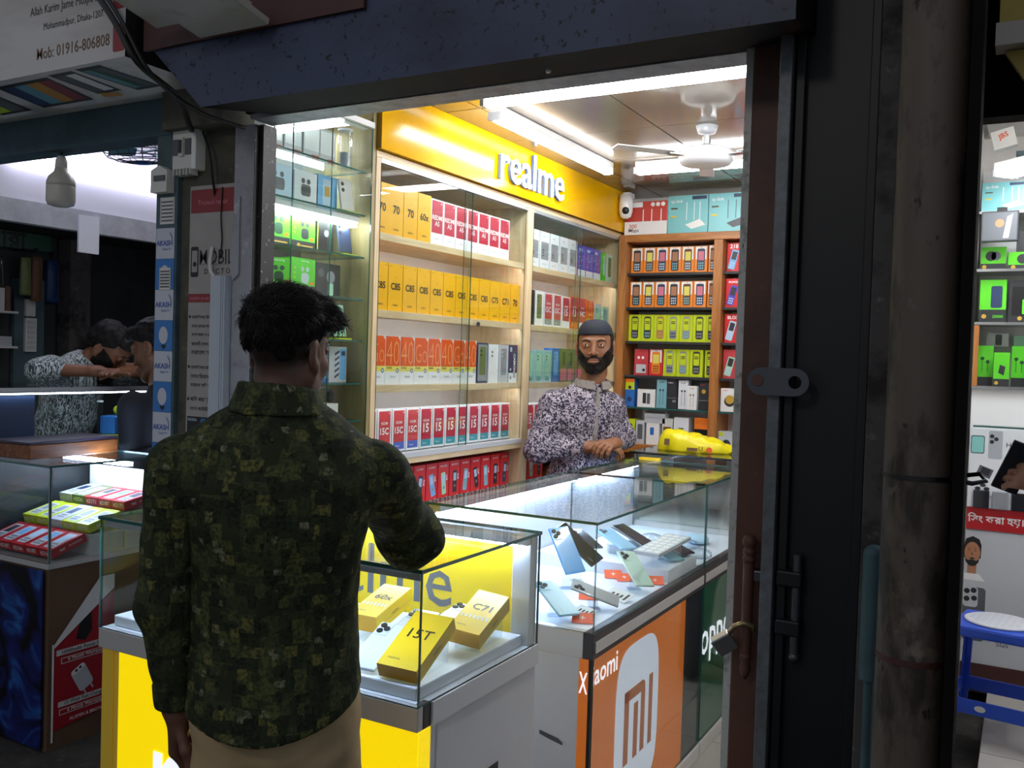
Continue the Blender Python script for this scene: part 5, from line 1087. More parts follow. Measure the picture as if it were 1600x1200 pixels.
mb.on(pl, [(.09, .40), (.13, .385), (.16, .42), (.155, .50), (.11, .47)], 'print_black', .0006)
mb.rect(pl, .01, .25, .352, .374, 'off_white', .0006); mb.text(pl, '10000mAh Power Bank', .128, .363, .02, 'ink_dark', .01, width=.22, lift=.0012); mb.rect(pl, .03, .24, .318, .341, 'off_white', .0006); mb.rect(pl, .033, .237, .321, .338, 'print_red2', .0009); mb.text(pl, '6 Month Warranty', .135, .33, .02, 'paper', .01, width=.19, lift=.0014)
o = pl[0] + pl[1] * .12 + pl[2] * .245; q = (o, (pl[1] * .88 + pl[2] * .47), (pl[2] * .88 - pl[1] * .47), pl[3]); mb.rrect(q, -.033, .033, -.05, .05, .014, 'light_grey', .0008); mb.rrect(q, -.031, .031, .03, .05, .01, 'paper', .0011)
for a in (-.013, .006): mb.rect(q, a, a + .011, .036, .045, 'ink_dark', .0015)
for a in (-.02, .014): mb.rect(q, a, a + .006, -.07, -.05, 'light_grey', .0008)
mb.rect(pl, .02, .25, .155, .176, 'off_white', .0006); mb.text(pl, '15 Watt Fast Charger', .135, .165, .02, 'ink_dark', .01, width=.21, lift=.0012); mb.rect(pl, .025, .245, .124, .146, 'off_white', .0006); mb.rect(pl, .028, .242, .127, .143, 'print_red2', .0009); mb.text(pl, '6 Month Warranty', .135, .135, .02, 'paper', .01, width=.2, lift=.0014)
mb.text(pl, 'ALAMIN & BROTHERS', .155, .10, .018, 'paper', .01, width=.18, lift=.0012); mb.build('torn_poster', label='torn red poster for power bank and charger', cat='poster')
# boxes in the left case
def flat_itel(body, ph, txt):
    w, l, t = .078, .15, .034; mb = MB(); mb.box(0, w, 0, l, -t, 0, body); p = PL((0, 0, 0), (1, 0, 0), (0, 1, 0))
    mb.rrect(p, w * .16, w * .84, l * .1, l * .86, .006, 'light_grey'); mb.rect(p, w * .26, w * .74, l * .42, l * .80, ph, .0008)
    for i in range(3):
        for j in range(2): mb.rect(p, w * (.26 + .17 * i), w * (.38 + .17 * i), l * (.16 + .11 * j), l * (.23 + .11 * j), 'mid_grey', .0008)
    e = PL((0, 0, -t), (1, 0, 0), (0, 0, 1)); mb.text(e, txt, w * .5, t * .5, .03, 'paper', .015, width=w * .72)
    s = PL((w, 0, -t), (0, 1, 0), (0, 0, 1)); mb.text(s, 'itel', l * .3, t * .5, .02, 'paper', .015, width=l * .14); mb.text(s, '24 MONTH', l * .68, t * .5, .012, 'paper', 0, width=l * .4)
    return mb.mesh('phone_box')
M('itel_red', '#C2202C', .35)
variants = {'red': flat_itel('itel_red', 'sky', 'it2187'), 'red2': flat_itel('itel_red', 'pale_blue', 'it2166'), 'red3': flat_itel('itel_red', 'charcoal', 'it2171'), 'yel': flat_itel('lime', 'phone_grey', 'it2175'), 'gry': flat_itel('light_grey', 'navy', 'it5330'), 'grn': flat_itel('olive', 'mint', 'it5026')}
def case_row(y, z, kinds, n0, where, tilt):
    cnt = {}; tot = {k: kinds.count(k) for k in kinds}; nm = {'red': 'red box with blue keypad phone', 'red2': 'red box with pale phone', 'red3': 'red box with dark phone', 'yel': 'yellow keypad phone box', 'gry': 'grey keypad phone box', 'grn': 'green keypad phone box'}
    for i, k in enumerate(kinds):
        cnt[k] = cnt.get(k, 0) + 1; lab = nm[k] + where if tot[k] == 1 else f'{nm[k]}, {ORD[cnt[k] - 1]} from the corner{where}'
        link('phone_box', variants[k], None, (n0 - .0835 * (i + 1), y, z + .0345), (tilt, 0, 0), label=lab, cat='phone box', group='keypad phone boxes in the left counter')
case_row(2.163, .742 - .026, ['red2', 'red', 'red2', 'red', 'red3'], -3.147, ', front row', R(17)); case_row(2.322, .742 + .046, ['yel', 'yel', 'gry', 'yel', 'yel'], -3.152, ', middle row', R(14)); case_row(2.484, .742 + .115, ['red3', 'red', 'red3', 'grn', 'gry'], -3.152, ', rear row', R(9))
# wooden tray on the case, raised repair bench with glass case
wood_mat('red_wood', '#6A3A1C', '#9A5C30', 3, .4, 1); M('purple_lid', '#3A2C40', .35)
wt = thing('wooden_box', 'flat reddish wooden box with dark lid on the left counter', 'box', (-3.44, 2.50, 1.0705), R(4))
mb = MB(); mb.box(-.14, .08, -.31, .11, 0, .055, 'red_wood'); mb.build('box', wt, bevel=.003); mb = MB(); mb.box(-.142, .076, -.312, .112, .055, .068, 'purple_lid'); mb.build('lid', wt, bevel=.003)
be = thing('repair_bench', 'glass topped repair bench with a bright light strip', 'bench', (0, 0, 0))
part('body', be, 'charcoal', (-3.96, -3.63, 2.2, 3.3, 0, 1.06)); part('top_glass', be, 'glass', (-3.96, -3.62, 2.2, 3.3, 1.335, 1.343)); part('top_rail', be, 'aluminium', (-3.63, -3.618, 2.2, 3.3, 1.318, 1.335)); part('front_glass', be, 'glass', (-3.626, -3.622, 2.2, 3.3, 1.06, 1.318)); part('light_strip', be, 'strip_glow', (-3.648, -3.632, 2.22, 3.28, 1.306, 1.312))
part('back_panel', be, 'navy', (-3.66, -3.65, 2.2, 2.42, 1.06, 1.30))
mb = MB(); mb.lathe([(.03, 0), (.042, 0), (.042, .015), (.03, .015)], (0, 0, 0), 'off_white', 18)
for k in range(3): link('tape_roll', mb.mesh('tape_roll') if k == 0 else bpy.data.meshes['tape_roll'], None, (-3.72, 2.70 + .004 * k, 1.066 + .0165 * k + .018 * (k == 3)), (R(0), 0, 0), label=('bottom', 'middle', 'top')[k] + ' tape roll of the small pile on the repair bench', cat='tape roll')
mb = MB(); mb.cyl((0, 0, 0), (0, 0, .20), .012, n=12, mat='acrylic'); mb.cyl((0, 0, .2), (0, 0, .208), .014, n=12, mat='light_grey'); mb.build('glass_tube', None, (-3.71, 2.78, 1.0605), label='upright clear tube behind the tape rolls', cat='tube')
tb = thing('tool_case', 'blue and yellow tool case on the repair bench', 'tool case', (-3.72, 2.86, 1.0605), .3)
mb = MB(); mb.box(-.04, .04, -.045, .045, .05, .135, 'ak_blue'); mb.build('body', tb, bevel=.006); mb = MB(); mb.box(-.045, .045, -.06, .05, 0, .05, 'lime'); mb.build('base', tb, bevel=.008); mb = MB(); mb.ell((0.02, .02, .16), (.03, .03, .025), 'lime'); mb.build('knob', tb)
M('loft_fill_glow', '#EFEFFF', .4, emit=6.0)
t = thing('shelf_light', 'added fill strip light hidden behind the loft edge beam', 'light', (0, 0, 0)); part('housing', t, 'white', (-4.275, -4.2505, 2.25, 3.75, 2.15, 2.169)); part('diffuser', t, 'loft_fill_glow', (-4.290, -4.2755, 2.27, 3.73, 2.152, 2.167))  # added strip out of view, lifts the goods on the dark wall
# hanging things on the far wall
def pouch(y, z, w, h, c, label, cat='pouch'):
    mb = MB(); n = 7
    v = []
    for s in (1, -1):
        for i in range(n):
            for j in range(n):
                a, b = i / (n - 1), j / (n - 1); bul = .018 * math.sin(math.pi * a) * math.sin(math.pi * b) ** .6
                v.append((s * bul + .004 * s, (a - .5) * w * (1 - .15 * (1 - b)), -b * h))
    f = [(i * n + j, i * n + j + 1, (i + 1) * n + j + 1, (i + 1) * n + j) for i in range(n - 1) for j in range(n - 1)]; f += [tuple(n * n + k for k in q[::-1]) for q in f]
    per = [i * n for i in range(n)] + [(n - 1) * n + j for j in range(1, n)] + [i * n + n - 1 for i in range(n - 2, -1, -1)] + [j for j in range(n - 2, 0, -1)]
    f += [(per[k], n * n + per[k], n * n + per[(k + 1) % len(per)], per[(k + 1) % len(per)]) for k in range(len(per))]
    mb.add(v, f, c, True); mb.box(-.11 if 3.3 < y < 3.45 else -.035, .003, -.006, .006, .04, .05, 'cable'); mb.box(-.003, .003, -.006, .006, -.01, .05, 'cable'); mb.build('hanging_' + cat, None, (-5.13 if 3.3 < y < 3.45 else -5.21, y, z), label=label, cat=cat, group='goods hanging in the repair shop')
pouch(3.553, 2.03, .088, .26, 'deep_blue', 'shiny navy pouch hanging in the repair shop'); pouch(3.18, 2.03, .14, .25, 'film', 'clear bag hanging at the left picture edge'); pouch(3.33, 2.02, .07, .22, 'olive', 'narrow olive pack hanging in the repair shop'); pouch(3.40, 2.03, .07, .26, 'brown', 'narrow brown pack hanging in the repair shop')
sw = thing('switchboard', 'grey green switchboard with white switches on the dark wall', 'switchboard', (-5.2, 3.40, 0)); mb = MB(); mb.box(-.03, 0, -.09, .10, 1.2, 1.9, 'green_post'); mb.build('board', sw)
mb = MB(); mb.box(0, .02, -.03, .03, 1.68, 1.78, 'off_white'); mb.build('socket', sw); mb = MB(); mb.box(0, .02, -.03, .04, 1.47, 1.67, 'off_white'); mb.build('switch_plate', sw)
for k in range(6): mb = MB(); mb.box(.02, .025, -.02, .03, 1.485 + .03 * k, 1.505 + .03 * k, 'light_grey'); mb.build('switch', sw)
mb = MB(); mb.box(-5.22, -5.10, 3.60, 3.74, 0, 2.16, 'raw_concrete'); mb.build('concrete_post', label='rough grey concrete post in the repair shop', cat='post')
mb = MB(); mb.box(-4.188, -4.175, 2.99, 3.105, 1.985, 2.172, 'ceil_white'); mb.build('bracket_plate', label='white plate hanging from the ceiling edge beam', cat='plate')
mb = MB(); mb.box(-5.2, -5.15, 2.6, 3.5, 2.07, 2.165, 'dark_green'); mb.text(PL((-5.15, 3.27, 2.12), (0, 1, 0), (0, 0, 1)), 'ারা', 0, 0, .13, 'black', .02, width=.25, lift=.001); mb.build('name_board', label='dark green name board with black letters under the loft', cat='sign')
bsf = thing('wall_shelf', 'small wall shelf with papers at the left picture edge', 'shelf', (0, 0, 0))
for z in (1.70, 1.50): part('board', bsf, 'off_white', (-5.235, -5.08, 3.0, 3.26, z - .012, z))
for k in range(6): mb = MB(); mb.box(-.05, .05, -.015, .015, 0, .12 + .01 * (k % 3), 'cardboard' if k % 2 else 'off_white'); mb.build('notebook', None, (-5.15, 3.03 + .036 * k, 1.7005), label=f'{ORD[k]} upright notebook on the small wall shelf', cat='notebook')
for k in range(3): mb = MB(); mb.box(-.06, .06, -.1, .1, 0, .018, 'light_grey'); mb.build('paper_pile', None, (-5.15, 3.13, 1.5005 + .0185 * k), .05 * k, label=('lowest', 'middle', 'uppermost')[k] + ' paper pile on the small wall shelf', cat='papers')

# ================================================================= RIGHT ACCESSORY SHOP
rs = thing('accessory_shelf', 'white shelf wall full of green accessory boxes in the right shop', 'shelf', (0, 0, 0))
part('back_board', rs, 'white', (-.215, .5, 4.82, 4.84, .10, 2.45))
for z in (2.235, 1.98, 1.745, 1.461): part('shelf', rs, 'steel', (-.215, .5, 4.60, 4.82, z - .012, z))
part('poster_board', rs, 'white_gloss', (-.215, .5, 4.62, 4.64, .10, 1.45)); pane('glass_ledge', rs, -.2, .45, 4.55, 4.62, 1.28, 1.287); part('side_strip', rs, 'oak', (-.215, -.195, 4.60, 4.62, 1.46, 1.73))
def hbox(x, z, w, h, b, dr, label, d=.05, y=4.64, rz=0): link('accessory_box', carton(w, d, h, b, dr), None, (x + w / 2, y, z + .0005), rz, label=label, cat='accessory box', group='accessories in the right shop')
pb = lambda mb, pl, w, h: (mb.rect(pl, 0, w, 0, h * .3, 'charcoal'), mb.rrect(pl, w * .42, w * .85, h * .34, h * .85, .008, 'navy'), mb.text(pl, '20000', w * .7, h * .14, .02, 'bright_green', .02, width=w * .4), mb.disc(pl, w * .18, h * .14, .01, 'gold'))
cm = lambda mb, pl, w, h: (mb.rect(pl, 0, w, 0, h * .26, 'charcoal'), mb.disc(pl, w * .4, h * .6, .022, 'charcoal'), mb.disc(pl, w * .6, h * .6, .02, 'mid_grey'), mb.disc(pl, w * .15, h * .12, .009, 'gold', .0009))
hbox(-.203, 1.98, .10, .10, 'bright_green', cm, 'green camera box on the upper right shop shelf'); hbox(-.095, 1.98, .14, .075, 'bright_green', cm, 'low green box at the right picture edge'); hbox(-.065, 2.057, .10, .09, 'charcoal', None, 'dark box on the low green box')
hbox(-.20, 1.745, .105, .19, 'bright_green', pb, 'tall green 20000 power bank box'); hbox(-.085, 1.745, .15, .185, 'charcoal', lambda mb, pl, w, h: (mb.rect(pl, .012, w * .95, .03, h * .85, 'black'), mb.rrect(pl, w * .35, w * .95, h * .2, h * .55, .004, 'bright_green', .0008), mb.disc(pl, w * .5, h * .35, .012, 'navy', .0012), mb.disc(pl, w * .3, h * .1, .009, 'gold', .001)), 'dark boxed gadget beside the power bank')
eg = lambda mb, pl, w, h: (mb.rect(pl, 0, w, 0, h * .22, 'charcoal'), mb.disc(pl, w * .3, h * .68, .008, 'dark_green'), mb.disc(pl, w * .65, h * .6, .008, 'dark_green'), mb.rect(pl, w * .28, w * .32, h * .35, h * .68, 'dark_green'), mb.rect(pl, w * .63, w * .67, h * .35, h * .6, 'dark_green'))
ch = lambda mb, pl, w, h: (mb.rect(pl, 0, w, 0, h * .22, 'charcoal'), mb.on(pl, [(w * .3, h * .4), (w * .65, h * .32), (w * .75, h * .58), (w * .4, h * .64)], 'charcoal'), mb.disc(pl, w * .2, h * .1, .008, 'gold', .0009))
for i, (x, dr, zz, yy) in enumerate([(-.198, eg, 1.4615, 4.66), (-.132, ch, 1.4615, 4.61), (-.064, eg, 1.4615, 4.66), (0.0, ch, 1.4615, 4.62), (.064, eg, 1.4615, 4.64)]): hbox(x, zz, .062, .18 if yy > 4.63 else .15, 'bright_green', dr, f'{ORD[i]} green hanging pack from the left, right shop', .025, yy)
hbox(-.17, 1.641, .09, .06, 'box_white', lambda mb, pl, w, h: mb.rrect(pl, w * .4, w * .7, h * .1, h * .9, .004, 'mid_grey'), 'white gadget box behind the green packs', .03, 4.75)
hbox(-.06, 1.62, .07, .07, 'mint', None, 'mint box behind the green packs', .03, 4.75)
link('accessory_box', carton(.145, .04, .13, 'charcoal', lambda mb, pl, w, h: (mb.rect(pl, .005, w - .005, .005, h - .005, 'mid_grey'), mb.disc(pl, w * .5, h * .6, .018, 'skin_print'), mb.on(pl, [(w * .6, h * .1), (w * .75, h * .1), (w * .85, h * .9), (w * .7, h * .8)], 'light_grey', .0008))), None, (-.132, 4.552, 2.095), R(-6), label='grey framed box hanging by a black clip', cat='accessory box')
hbox(-.21, 2.236, .18, .13, 'router_teal', dr_router(1, False), 'teal router box under the right shop light', .06)
mb = MB(); mb.box(-.02, .02, -.012, .0, 0, .02, 'black'); mb.build('clip', None, (-.125, 4.59, 2.226), label='black clip holding the grey framed box', cat='clip')
# banner, posters
M('banner_red', '#B01820', .4)
mb = MB(); mb.box(-.213, .5, 4.608, 4.618, .82, .918, 'banner_red'); pl = PL((-.213, 4.608, .82), (1, 0, 0), (0, 0, 1)); mb.text(pl, 'িসং করা হয়।', .115, .05, .09, 'paper', .02, width=.22); mb.build('red_banner', label='red banner with white Bengali lettering in the right shop', cat='banner')
mb = MB(); mb.box(-.213, .5, 4.606, 4.618, .92, 1.272, 'box_white'); pl = PL((-.213, 4.606, .92), (1, 0, 0), (0, 0, 1))
mb.rrect(pl, .005, .06, .24, .32, .008, 'charcoal'); mb.rrect(pl, .008, .057, .244, .316, .006, 'teal', .0008); mb.rrect(pl, .075, .13, .22, .345, .008, 'ph_silver')
for a, b in ((.088, .32), (.088, .295), (.105, .308)): mb.disc(pl, a, b, .009, 'ink_dark', .0008)
mb.text(pl, 'HONOR', .145, .285, .03, 'ink_dark', 0, align='l', width=.12); mb.on(pl, [(.045, .19), (.10, .17), (.085, .13), (.03, .15)], 'mid_grey'); mb.on(pl, [(.055, .182), (.09, .17), (.08, .142), (.045, .155)], 'ink_dark', .0008)
mb.text(pl, 'Powerful', .13, .175, .02, 'mid_grey', .01, align='l', width=.07); mb.text(pl, 'GB + Octa', .13, .155, .016, 'grey', 0, align='l', width=.06)
for a, b in ((.04, .085), (.06, .1), (.075, .085)): mb.disc(pl, a, b, .012, 'charcoal', .0008, ry=.008)
mb.text(pl, 'Elegant', .08, .05, .016, 'grey', 0, align='l', width=.05); mb.build('phone_advert', label='pale phone advert with HONOR lettering above the red banner', cat='poster')
for i, (x, c) in enumerate([(-.19, 'ph_dark'), (-.115, 'phone_grey'), (-.04, 'ph_dark'), (.035, 'ph_dark')]):
    mb = MB(); mb.box(0, .065, 0, .008, 0, .08, c); mb.build('display_phone', None, (x, 4.594, .9185), label=f'{ORD[i]} phone standing on the red banner ledge', cat='phone', bevel=.004, group='phones on the red banner')
mb = MB(); mb.box(-.213, .5, 4.612, 4.6185, .22, .815, 'light_grey'); pl = PL((-.213, 4.612, .22), (1, 0, 0), (0, 0, 1))
mb.on(pl, [(-.004, .47), (-.006, .52), (.004, .555), (.03, .568), (.056, .556), (.066, .53), (.064, .47)], 'print_black', .0005); mb.disc(pl, .030, .492, .032, 'skin_print', .0008, 22, .05); mb.rect(pl, .012, .048, .40, .45, 'skin_print', .0006)
mb.on(pl, [(-.002, .49), (.004, .465), (.014, .458), (.03, .464), (.046, .458), (.056, .465), (.062, .49), (.056, .452), (.044, .437), (.03, .433), (.016, .437), (.004, .452)], 'print_black', .001); mb.on(pl, [(.016, .468), (.03, .473), (.044, .468), (.03, .464)], 'print_black', .0011)
for q_ in (.018, .042): mb.on(pl, [(q_ - .008, .511), (q_, .515), (q_ + .008, .511), (q_, .512)], 'print_black', .0011); mb.disc(pl, q_, .503, .0035, 'print_black', .0011, ry=.0022)
mb.on(pl, [(.028, .502), (.034, .484), (.026, .484)], 'brown', .0011); mb.on(pl, [(-.0, .40), (.06, .40), (.085, .37), (-.0, .37)], 'paper', .0007)
mb.rrect(pl, .0, .09, .1, .34, .015, 'mid_grey', .0005); mb.rrect(pl, .0, .06, .25, .34, .014, 'light_grey', .0008)
for a, b in ((.015, .32), (.042, .325), (.045, .29), (.015, .285)): mb.disc(pl, a, b, .012, 'ink_dark', .0012)
mb.text(pl, 'SGS', .14, .1, .03, 'mid_grey', .005, align='l', width=.05); mb.build('portrait_advert', label='grey advert with printed bearded face and phone camera', cat='poster')
mb = MB(); mb.box(-.213, .5, 4.605, 4.6185, .101, .22, 'maroon'); mb.build('skirting_board', label='dark maroon board at the foot of the right shop wall', cat='board')
tube_light((-.205 + .09, 4.42, 2.37), (.30, 4.0, 2.37), 'slanted bright light in the right shop', .12)
tube_light((.6, 3.0, 2.60), (.6, 4.4, 2.60), 'added unseen long tube light on the accessory shop ceiling')  # unseen lamp added to light the right shop
mb = MB(); mb.box(-.045, .045, -.03, .03, -.04, .04, 'off_white'); pl = PL((-.045, -.03, -.04), (1, 0, 0), (0, 0, 1)); mb.text(pl, 'JBS', .045, .05, .03, 'tecno_orange', .02, width=.05, rot=10); mb.build('junction_box', None, (-.13, 4.56, 2.535), (0, R(-14), 0), label='white junction box with orange mark above the light', cat='junction box')
mb = MB(); mb.box(-.08, .5, 4.50, 4.66, 2.45, 2.47, 'green_post'); mb.build('metal_rail', label='grey green metal rail above the right shop light', cat='rail')
mb = MB(); q_ = [(-.068, 2.188), (.07, 1.96), (.5, 1.96), (.5, 2.188)]
mb.add([(x, 2.18, z) for x, z in q_] + [(x, 2.20, z) for x, z in q_], [(0, 1, 2, 3), (7, 6, 5, 4), (0, 4, 5, 1), (1, 5, 6, 2), (2, 6, 7, 3), (3, 7, 4, 0)], 'board_yellow'); mb.build('yellow_board', label='yellow green board hanging at the top right corner', cat='board')
mb = MB(); mb.box(-.085, .5, 2.14, 2.205, 2.19, 2.236, 'board_cream'); mb.build('cream_board', label='cream board above the yellow one at the top right', cat='board')
mb = MB(); mb.box(-.08, .5, 2.17, 2.2, 2.238, 2.6, 'board_yellow'); mb.build('yellow_board', label='dull yellow board at the very top right corner', cat='board')
mb = MB(); mb.box(-.05, .5, 2.2, 2.304, 2.30, 2.32, 'black_steel'); mb.build('hanger_arm', label='black arm holding the boards to the black beam', cat='bracket')
# blue stool
M('stool_blue', '#2450C8', .35); M('stool_seat', '#D8DCE6', .4)
def stool(loc, rz):
    t = thing('plastic_stool', 'blue plastic stool with white woven seat in the right shop', 'stool', loc, rz)
    hs, ht, h = .165, .135, .45
    for sx in (-1, 1):
        for sy in (-1, 1):
            mb = MB(); a = .03
            v = []
            for z, o in ((0, hs), (h - .05, ht + .01)):
                for dx, dy in ((0, 0), (-a, 0), (-a, -a * .2), (-a * .2, -a * .2), (-a * .2, -a), (0, -a)): v.append((sx * (o + dx), sy * (o + dy), z))
            mb.add(v, [(0, 1, 7, 6), (1, 2, 8, 7), (2, 3, 9, 8), (3, 4, 10, 9), (4, 5, 11, 10), (5, 0, 6, 11), (0, 5, 4, 3, 2, 1), (6, 7, 8, 9, 10, 11)], 'stool_blue'); mb.build('leg', t)
    mb = MB(); mb.box(-ht - .015, ht + .015, -ht - .015, ht + .015, h - .055, h - .01, 'stool_blue'); mb.build('seat_frame', t, bevel=.012)
    mb = MB(); mb.lathe([(.0, h - .0105), (.125, h - .0105), (.128, h - .004), (.118, h), (.0, h)], (0, 0, 0), 'stool_seat', 26)
    pl = PL((0, 0, h), (1, 0, 0), (0, 1, 0))
    for i in range(-4, 5):
        for j in range(-4, 5):
            if i * i + j * j < 20: mb.rect(pl, i * .024 - .009, i * .024 + .009, j * .024 - .0015, j * .024 + .0015, 'grey')
    mb.build('seat', t, label='white woven seat')
    for k in range(4):
        mb = MB(); mb.T = Matrix.Rotation(R(90 * k), 4, 'Z'); mb.box(-hs + .015, hs - .015, -hs + .006, -hs + .014, .105, .16, 'stool_blue'); mb.build('stretcher', t)
    mb = MB(); mb.T = Matrix.Rotation(R(0), 4, 'Z'); pl = PL((0, -hs + .006, .132), (1, 0, 0), (0, 0, 1)); mb.disc(pl, -.03, 0, .02, 'off_white', .001, ry=.012); mb.build('badge', t)
stool((-.055, 4.10, .10), R(-8))
mb = MB(); mb.box(-.05, .05, -.03, .03, 0, .03, 'grey'); mb.box(-.012, .012, -.031, .0, .008, .016, 'black'); mb.build('scrap_bracket', None, (-.02, 3.45, .1005), .3, label='small grey metal bracket on the right shop floor', cat='bracket')
# ================================================================= PEOPLE (signed-distance bodies turned into one continuous surface each)
def smin(a, b, k):
    h = np.clip(.5 + .5 * (b - a) / k, 0, 1)
    return b * (1 - h) + a * h - k * h * (1 - h)
class Field:
    def __init__(s, lo, hi, res):
        s.res = res; s.lo = np.array(lo, float); n = np.ceil((np.array(hi) - s.lo) / res).astype(int) + 1
        s.ax = [s.lo[i] + res * np.arange(n[i]) for i in range(3)]; s.D = np.full(n, .2, np.float32)
    def sl(s, lo, hi):
        r = []
        for i in range(3):
            a = int(max(0, math.floor((lo[i] - s.lo[i]) / s.res))); b = int(min(len(s.ax[i]), math.ceil((hi[i] - s.lo[i]) / s.res) + 1)); r.append(slice(a, max(a, b)))
        return tuple(r)
    def grid(s, sl): return np.meshgrid(*[s.ax[i][sl[i]].astype(np.float32) for i in range(3)], indexing='ij', sparse=True)
    def put(s, fun, lo, hi, k, mode='add'):
        sl = s.sl(np.array(lo) - k - .03, np.array(hi) + k + .03)
        if any(q.stop <= q.start for q in sl): return
        X, Y, Z = s.grid(sl); d = fun(X, Y, Z)
        s.D[sl] = smin(s.D[sl], d, k) if mode == 'add' else -smin(-s.D[sl], d, k)
    def cone(s, a, b, ra, rb=None, k=.02, mode='add'):
        rb = ra if rb is None else rb; a, b = np.array(a, float), np.array(b, float); ab = b - a; L = max(ab @ ab, 1e-9)
        def f(X, Y, Z):
            t = np.clip(((X - a[0]) * ab[0] + (Y - a[1]) * ab[1] + (Z - a[2]) * ab[2]) / L, 0, 1)
            return np.sqrt((X - a[0] - t * ab[0]) ** 2 + (Y - a[1] - t * ab[1]) ** 2 + (Z - a[2] - t * ab[2]) ** 2) - (ra + (rb - ra) * t)
        m = max(ra, rb); s.put(f, np.minimum(a, b) - m, np.maximum(a, b) + m, k, mode)
    def ell(s, c, r, k=.02, A=None, mode='add', p=2):
        """A: 3x3 rows = local axes"""
        c, r = np.array(c, float), np.array(r, float); A = np.eye(3) if A is None else np.array(A)
        def f(X, Y, Z):
            dx, dy, dz = X - c[0], Y - c[1], Z - c[2]; q = [(A[i][0] * dx + A[i][1] * dy + A[i][2] * dz) / r[i] for i in range(3)]
            if p != 2:
                k0 = (abs(q[0]) ** p + abs(q[1]) ** p + abs(q[2]) ** p) ** (1 / p); return (k0 - 1) * r.min()
            k0 = np.sqrt(q[0] ** 2 + q[1] ** 2 + q[2] ** 2); k1 = np.sqrt((q[0] / r[0]) ** 2 + (q[1] / r[1]) ** 2 + (q[2] / r[2]) ** 2) + 1e-6
            return k0 * (k0 - 1) / k1
        m = r.max() if not np.allclose(A, np.eye(3)) else r; s.put(f, c - m, c + m, k, mode)
    def all(s): return np.meshgrid(*[a.astype(np.float32) for a in s.ax], indexing='ij', sparse=True)
    def cut(s, fun, k=.006): X, Y, Z = s.all(); s.D = -smin(-s.D, -fun(X, Y, Z), k)
    def disp(s, fun): X, Y, Z = s.all(); s.D = s.D + fun(X, Y, Z).astype(np.float32)
    def surf(s, smooth=1):
        D = s.D; ins = D < 0; n = np.array(D.shape)
        c = ins[:-1, :-1, :-1].astype(np.int8)
        tot = np.zeros(n - 1, np.int8)
        offs = [(i, j, k) for i in (0, 1) for j in (0, 1) for k in (0, 1)]
        for i, j, k in offs: tot += ins[i:n[0] - 1 + i, j:n[1] - 1 + j, k:n[2] - 1 + k]
        act = np.argwhere((tot > 0) & (tot < 8)); idx = -np.ones(n - 1, np.int32); idx[tuple(act.T)] = np.arange(len(act))
        val = {o: D[act[:, 0] + o[0], act[:, 1] + o[1], act[:, 2] + o[2]] for o in offs}
        P = np.zeros((len(act), 3)); W_ = np.zeros(len(act))
        for o in offs:
            for ax in range(3):
                if o[ax] == 0:
                    q = list(o); q[ax] = 1; q = tuple(q); a, b = val[o], val[q]; m = (a < 0) != (b < 0); t = np.where(m, a / np.where(m, a - b, 1), 0)
                    pt = np.zeros((len(act), 3)); pt += np.array(o); pt[:, ax] += t; P += pt * m[:, None]; W_ += m
        V = s.lo + (act + P / W_[:, None]) * s.res
        Q = []
        for ax in range(3):
            u, w_ = (ax + 1) % 3, (ax + 2) % 3
            sa = [slice(None)] * 3; sb_ = [slice(None)] * 3; sa[ax] = slice(0, -1); sb_[ax] = slice(1, None)
            A_, B_ = ins[tuple(sa)], ins[tuple(sb_)]; e = np.argwhere(A_ != B_)
            e = e[(e[:, u] > 0) & (e[:, w_] > 0) & (e[:, u] < n[u] - 1) & (e[:, w_] < n[w_] - 1)]
            flip = A_[tuple(e.T)]
            def cell(du, dw):
                q = e.copy(); q[:, u] -= du; q[:, w_] -= dw; return idx[tuple(q.T)]
            quad = np.stack([cell(1, 1), cell(0, 1), cell(0, 0), cell(1, 0)], 1); quad[~flip] = quad[~flip][:, ::-1]; Q.append(quad)
        Q = np.concatenate(Q); Q = Q[(Q >= 0).all(1)]
        for _ in range(smooth):
            S = np.zeros_like(V); N = np.zeros(len(V))
            for k in range(4):
                a, b = Q[:, k], Q[:, (k + 1) % 4]; np.add.at(S, a, V[b]); np.add.at(N, a, 1); np.add.at(S, b, V[a]); np.add.at(N, b, 1)
            V = V * .5 + .5 * S / np.maximum(N, 1)[:, None]
        return V, Q
    def mesh(s, name, mats, smooth=1): return to_mesh(name, [s.surf(smooth)], mats)
def to_mesh(name, surfs, mats, colfun=None):
    Vs = []; Qs = []; n = 0
    for v, q in surfs: Vs.append(v); Qs.append(q + n); n += len(v)
    V = np.concatenate(Vs); Q = np.concatenate(Qs)
    me = bpy.data.meshes.new(name); me.vertices.add(len(V)); me.vertices.foreach_set('co', V.astype(np.float32).ravel())
    me.loops.add(len(Q) * 4); me.loops.foreach_set('vertex_index', Q.astype(np.int32).ravel())
    me.polygons.add(len(Q)); me.polygons.foreach_set('loop_start', np.arange(0, len(Q) * 4, 4, dtype=np.int32)); me.polygons.foreach_set('loop_total', np.full(len(Q), 4, np.int32))
    me.polygons.foreach_set('use_smooth', np.ones(len(Q), bool)); me.update(calc_edges=True); me.validate()
    for m in mats: me.materials.append(_M[m] if isinstance(m, str) else m)
    if colfun is not None:
        ca = me.color_attributes.new('tint', 'FLOAT_COLOR', 'POINT'); cc = np.ones((len(V), 4), np.float32); cc[:, :3] = colfun(V); ca.data.foreach_set('color', cc.ravel())
    return me

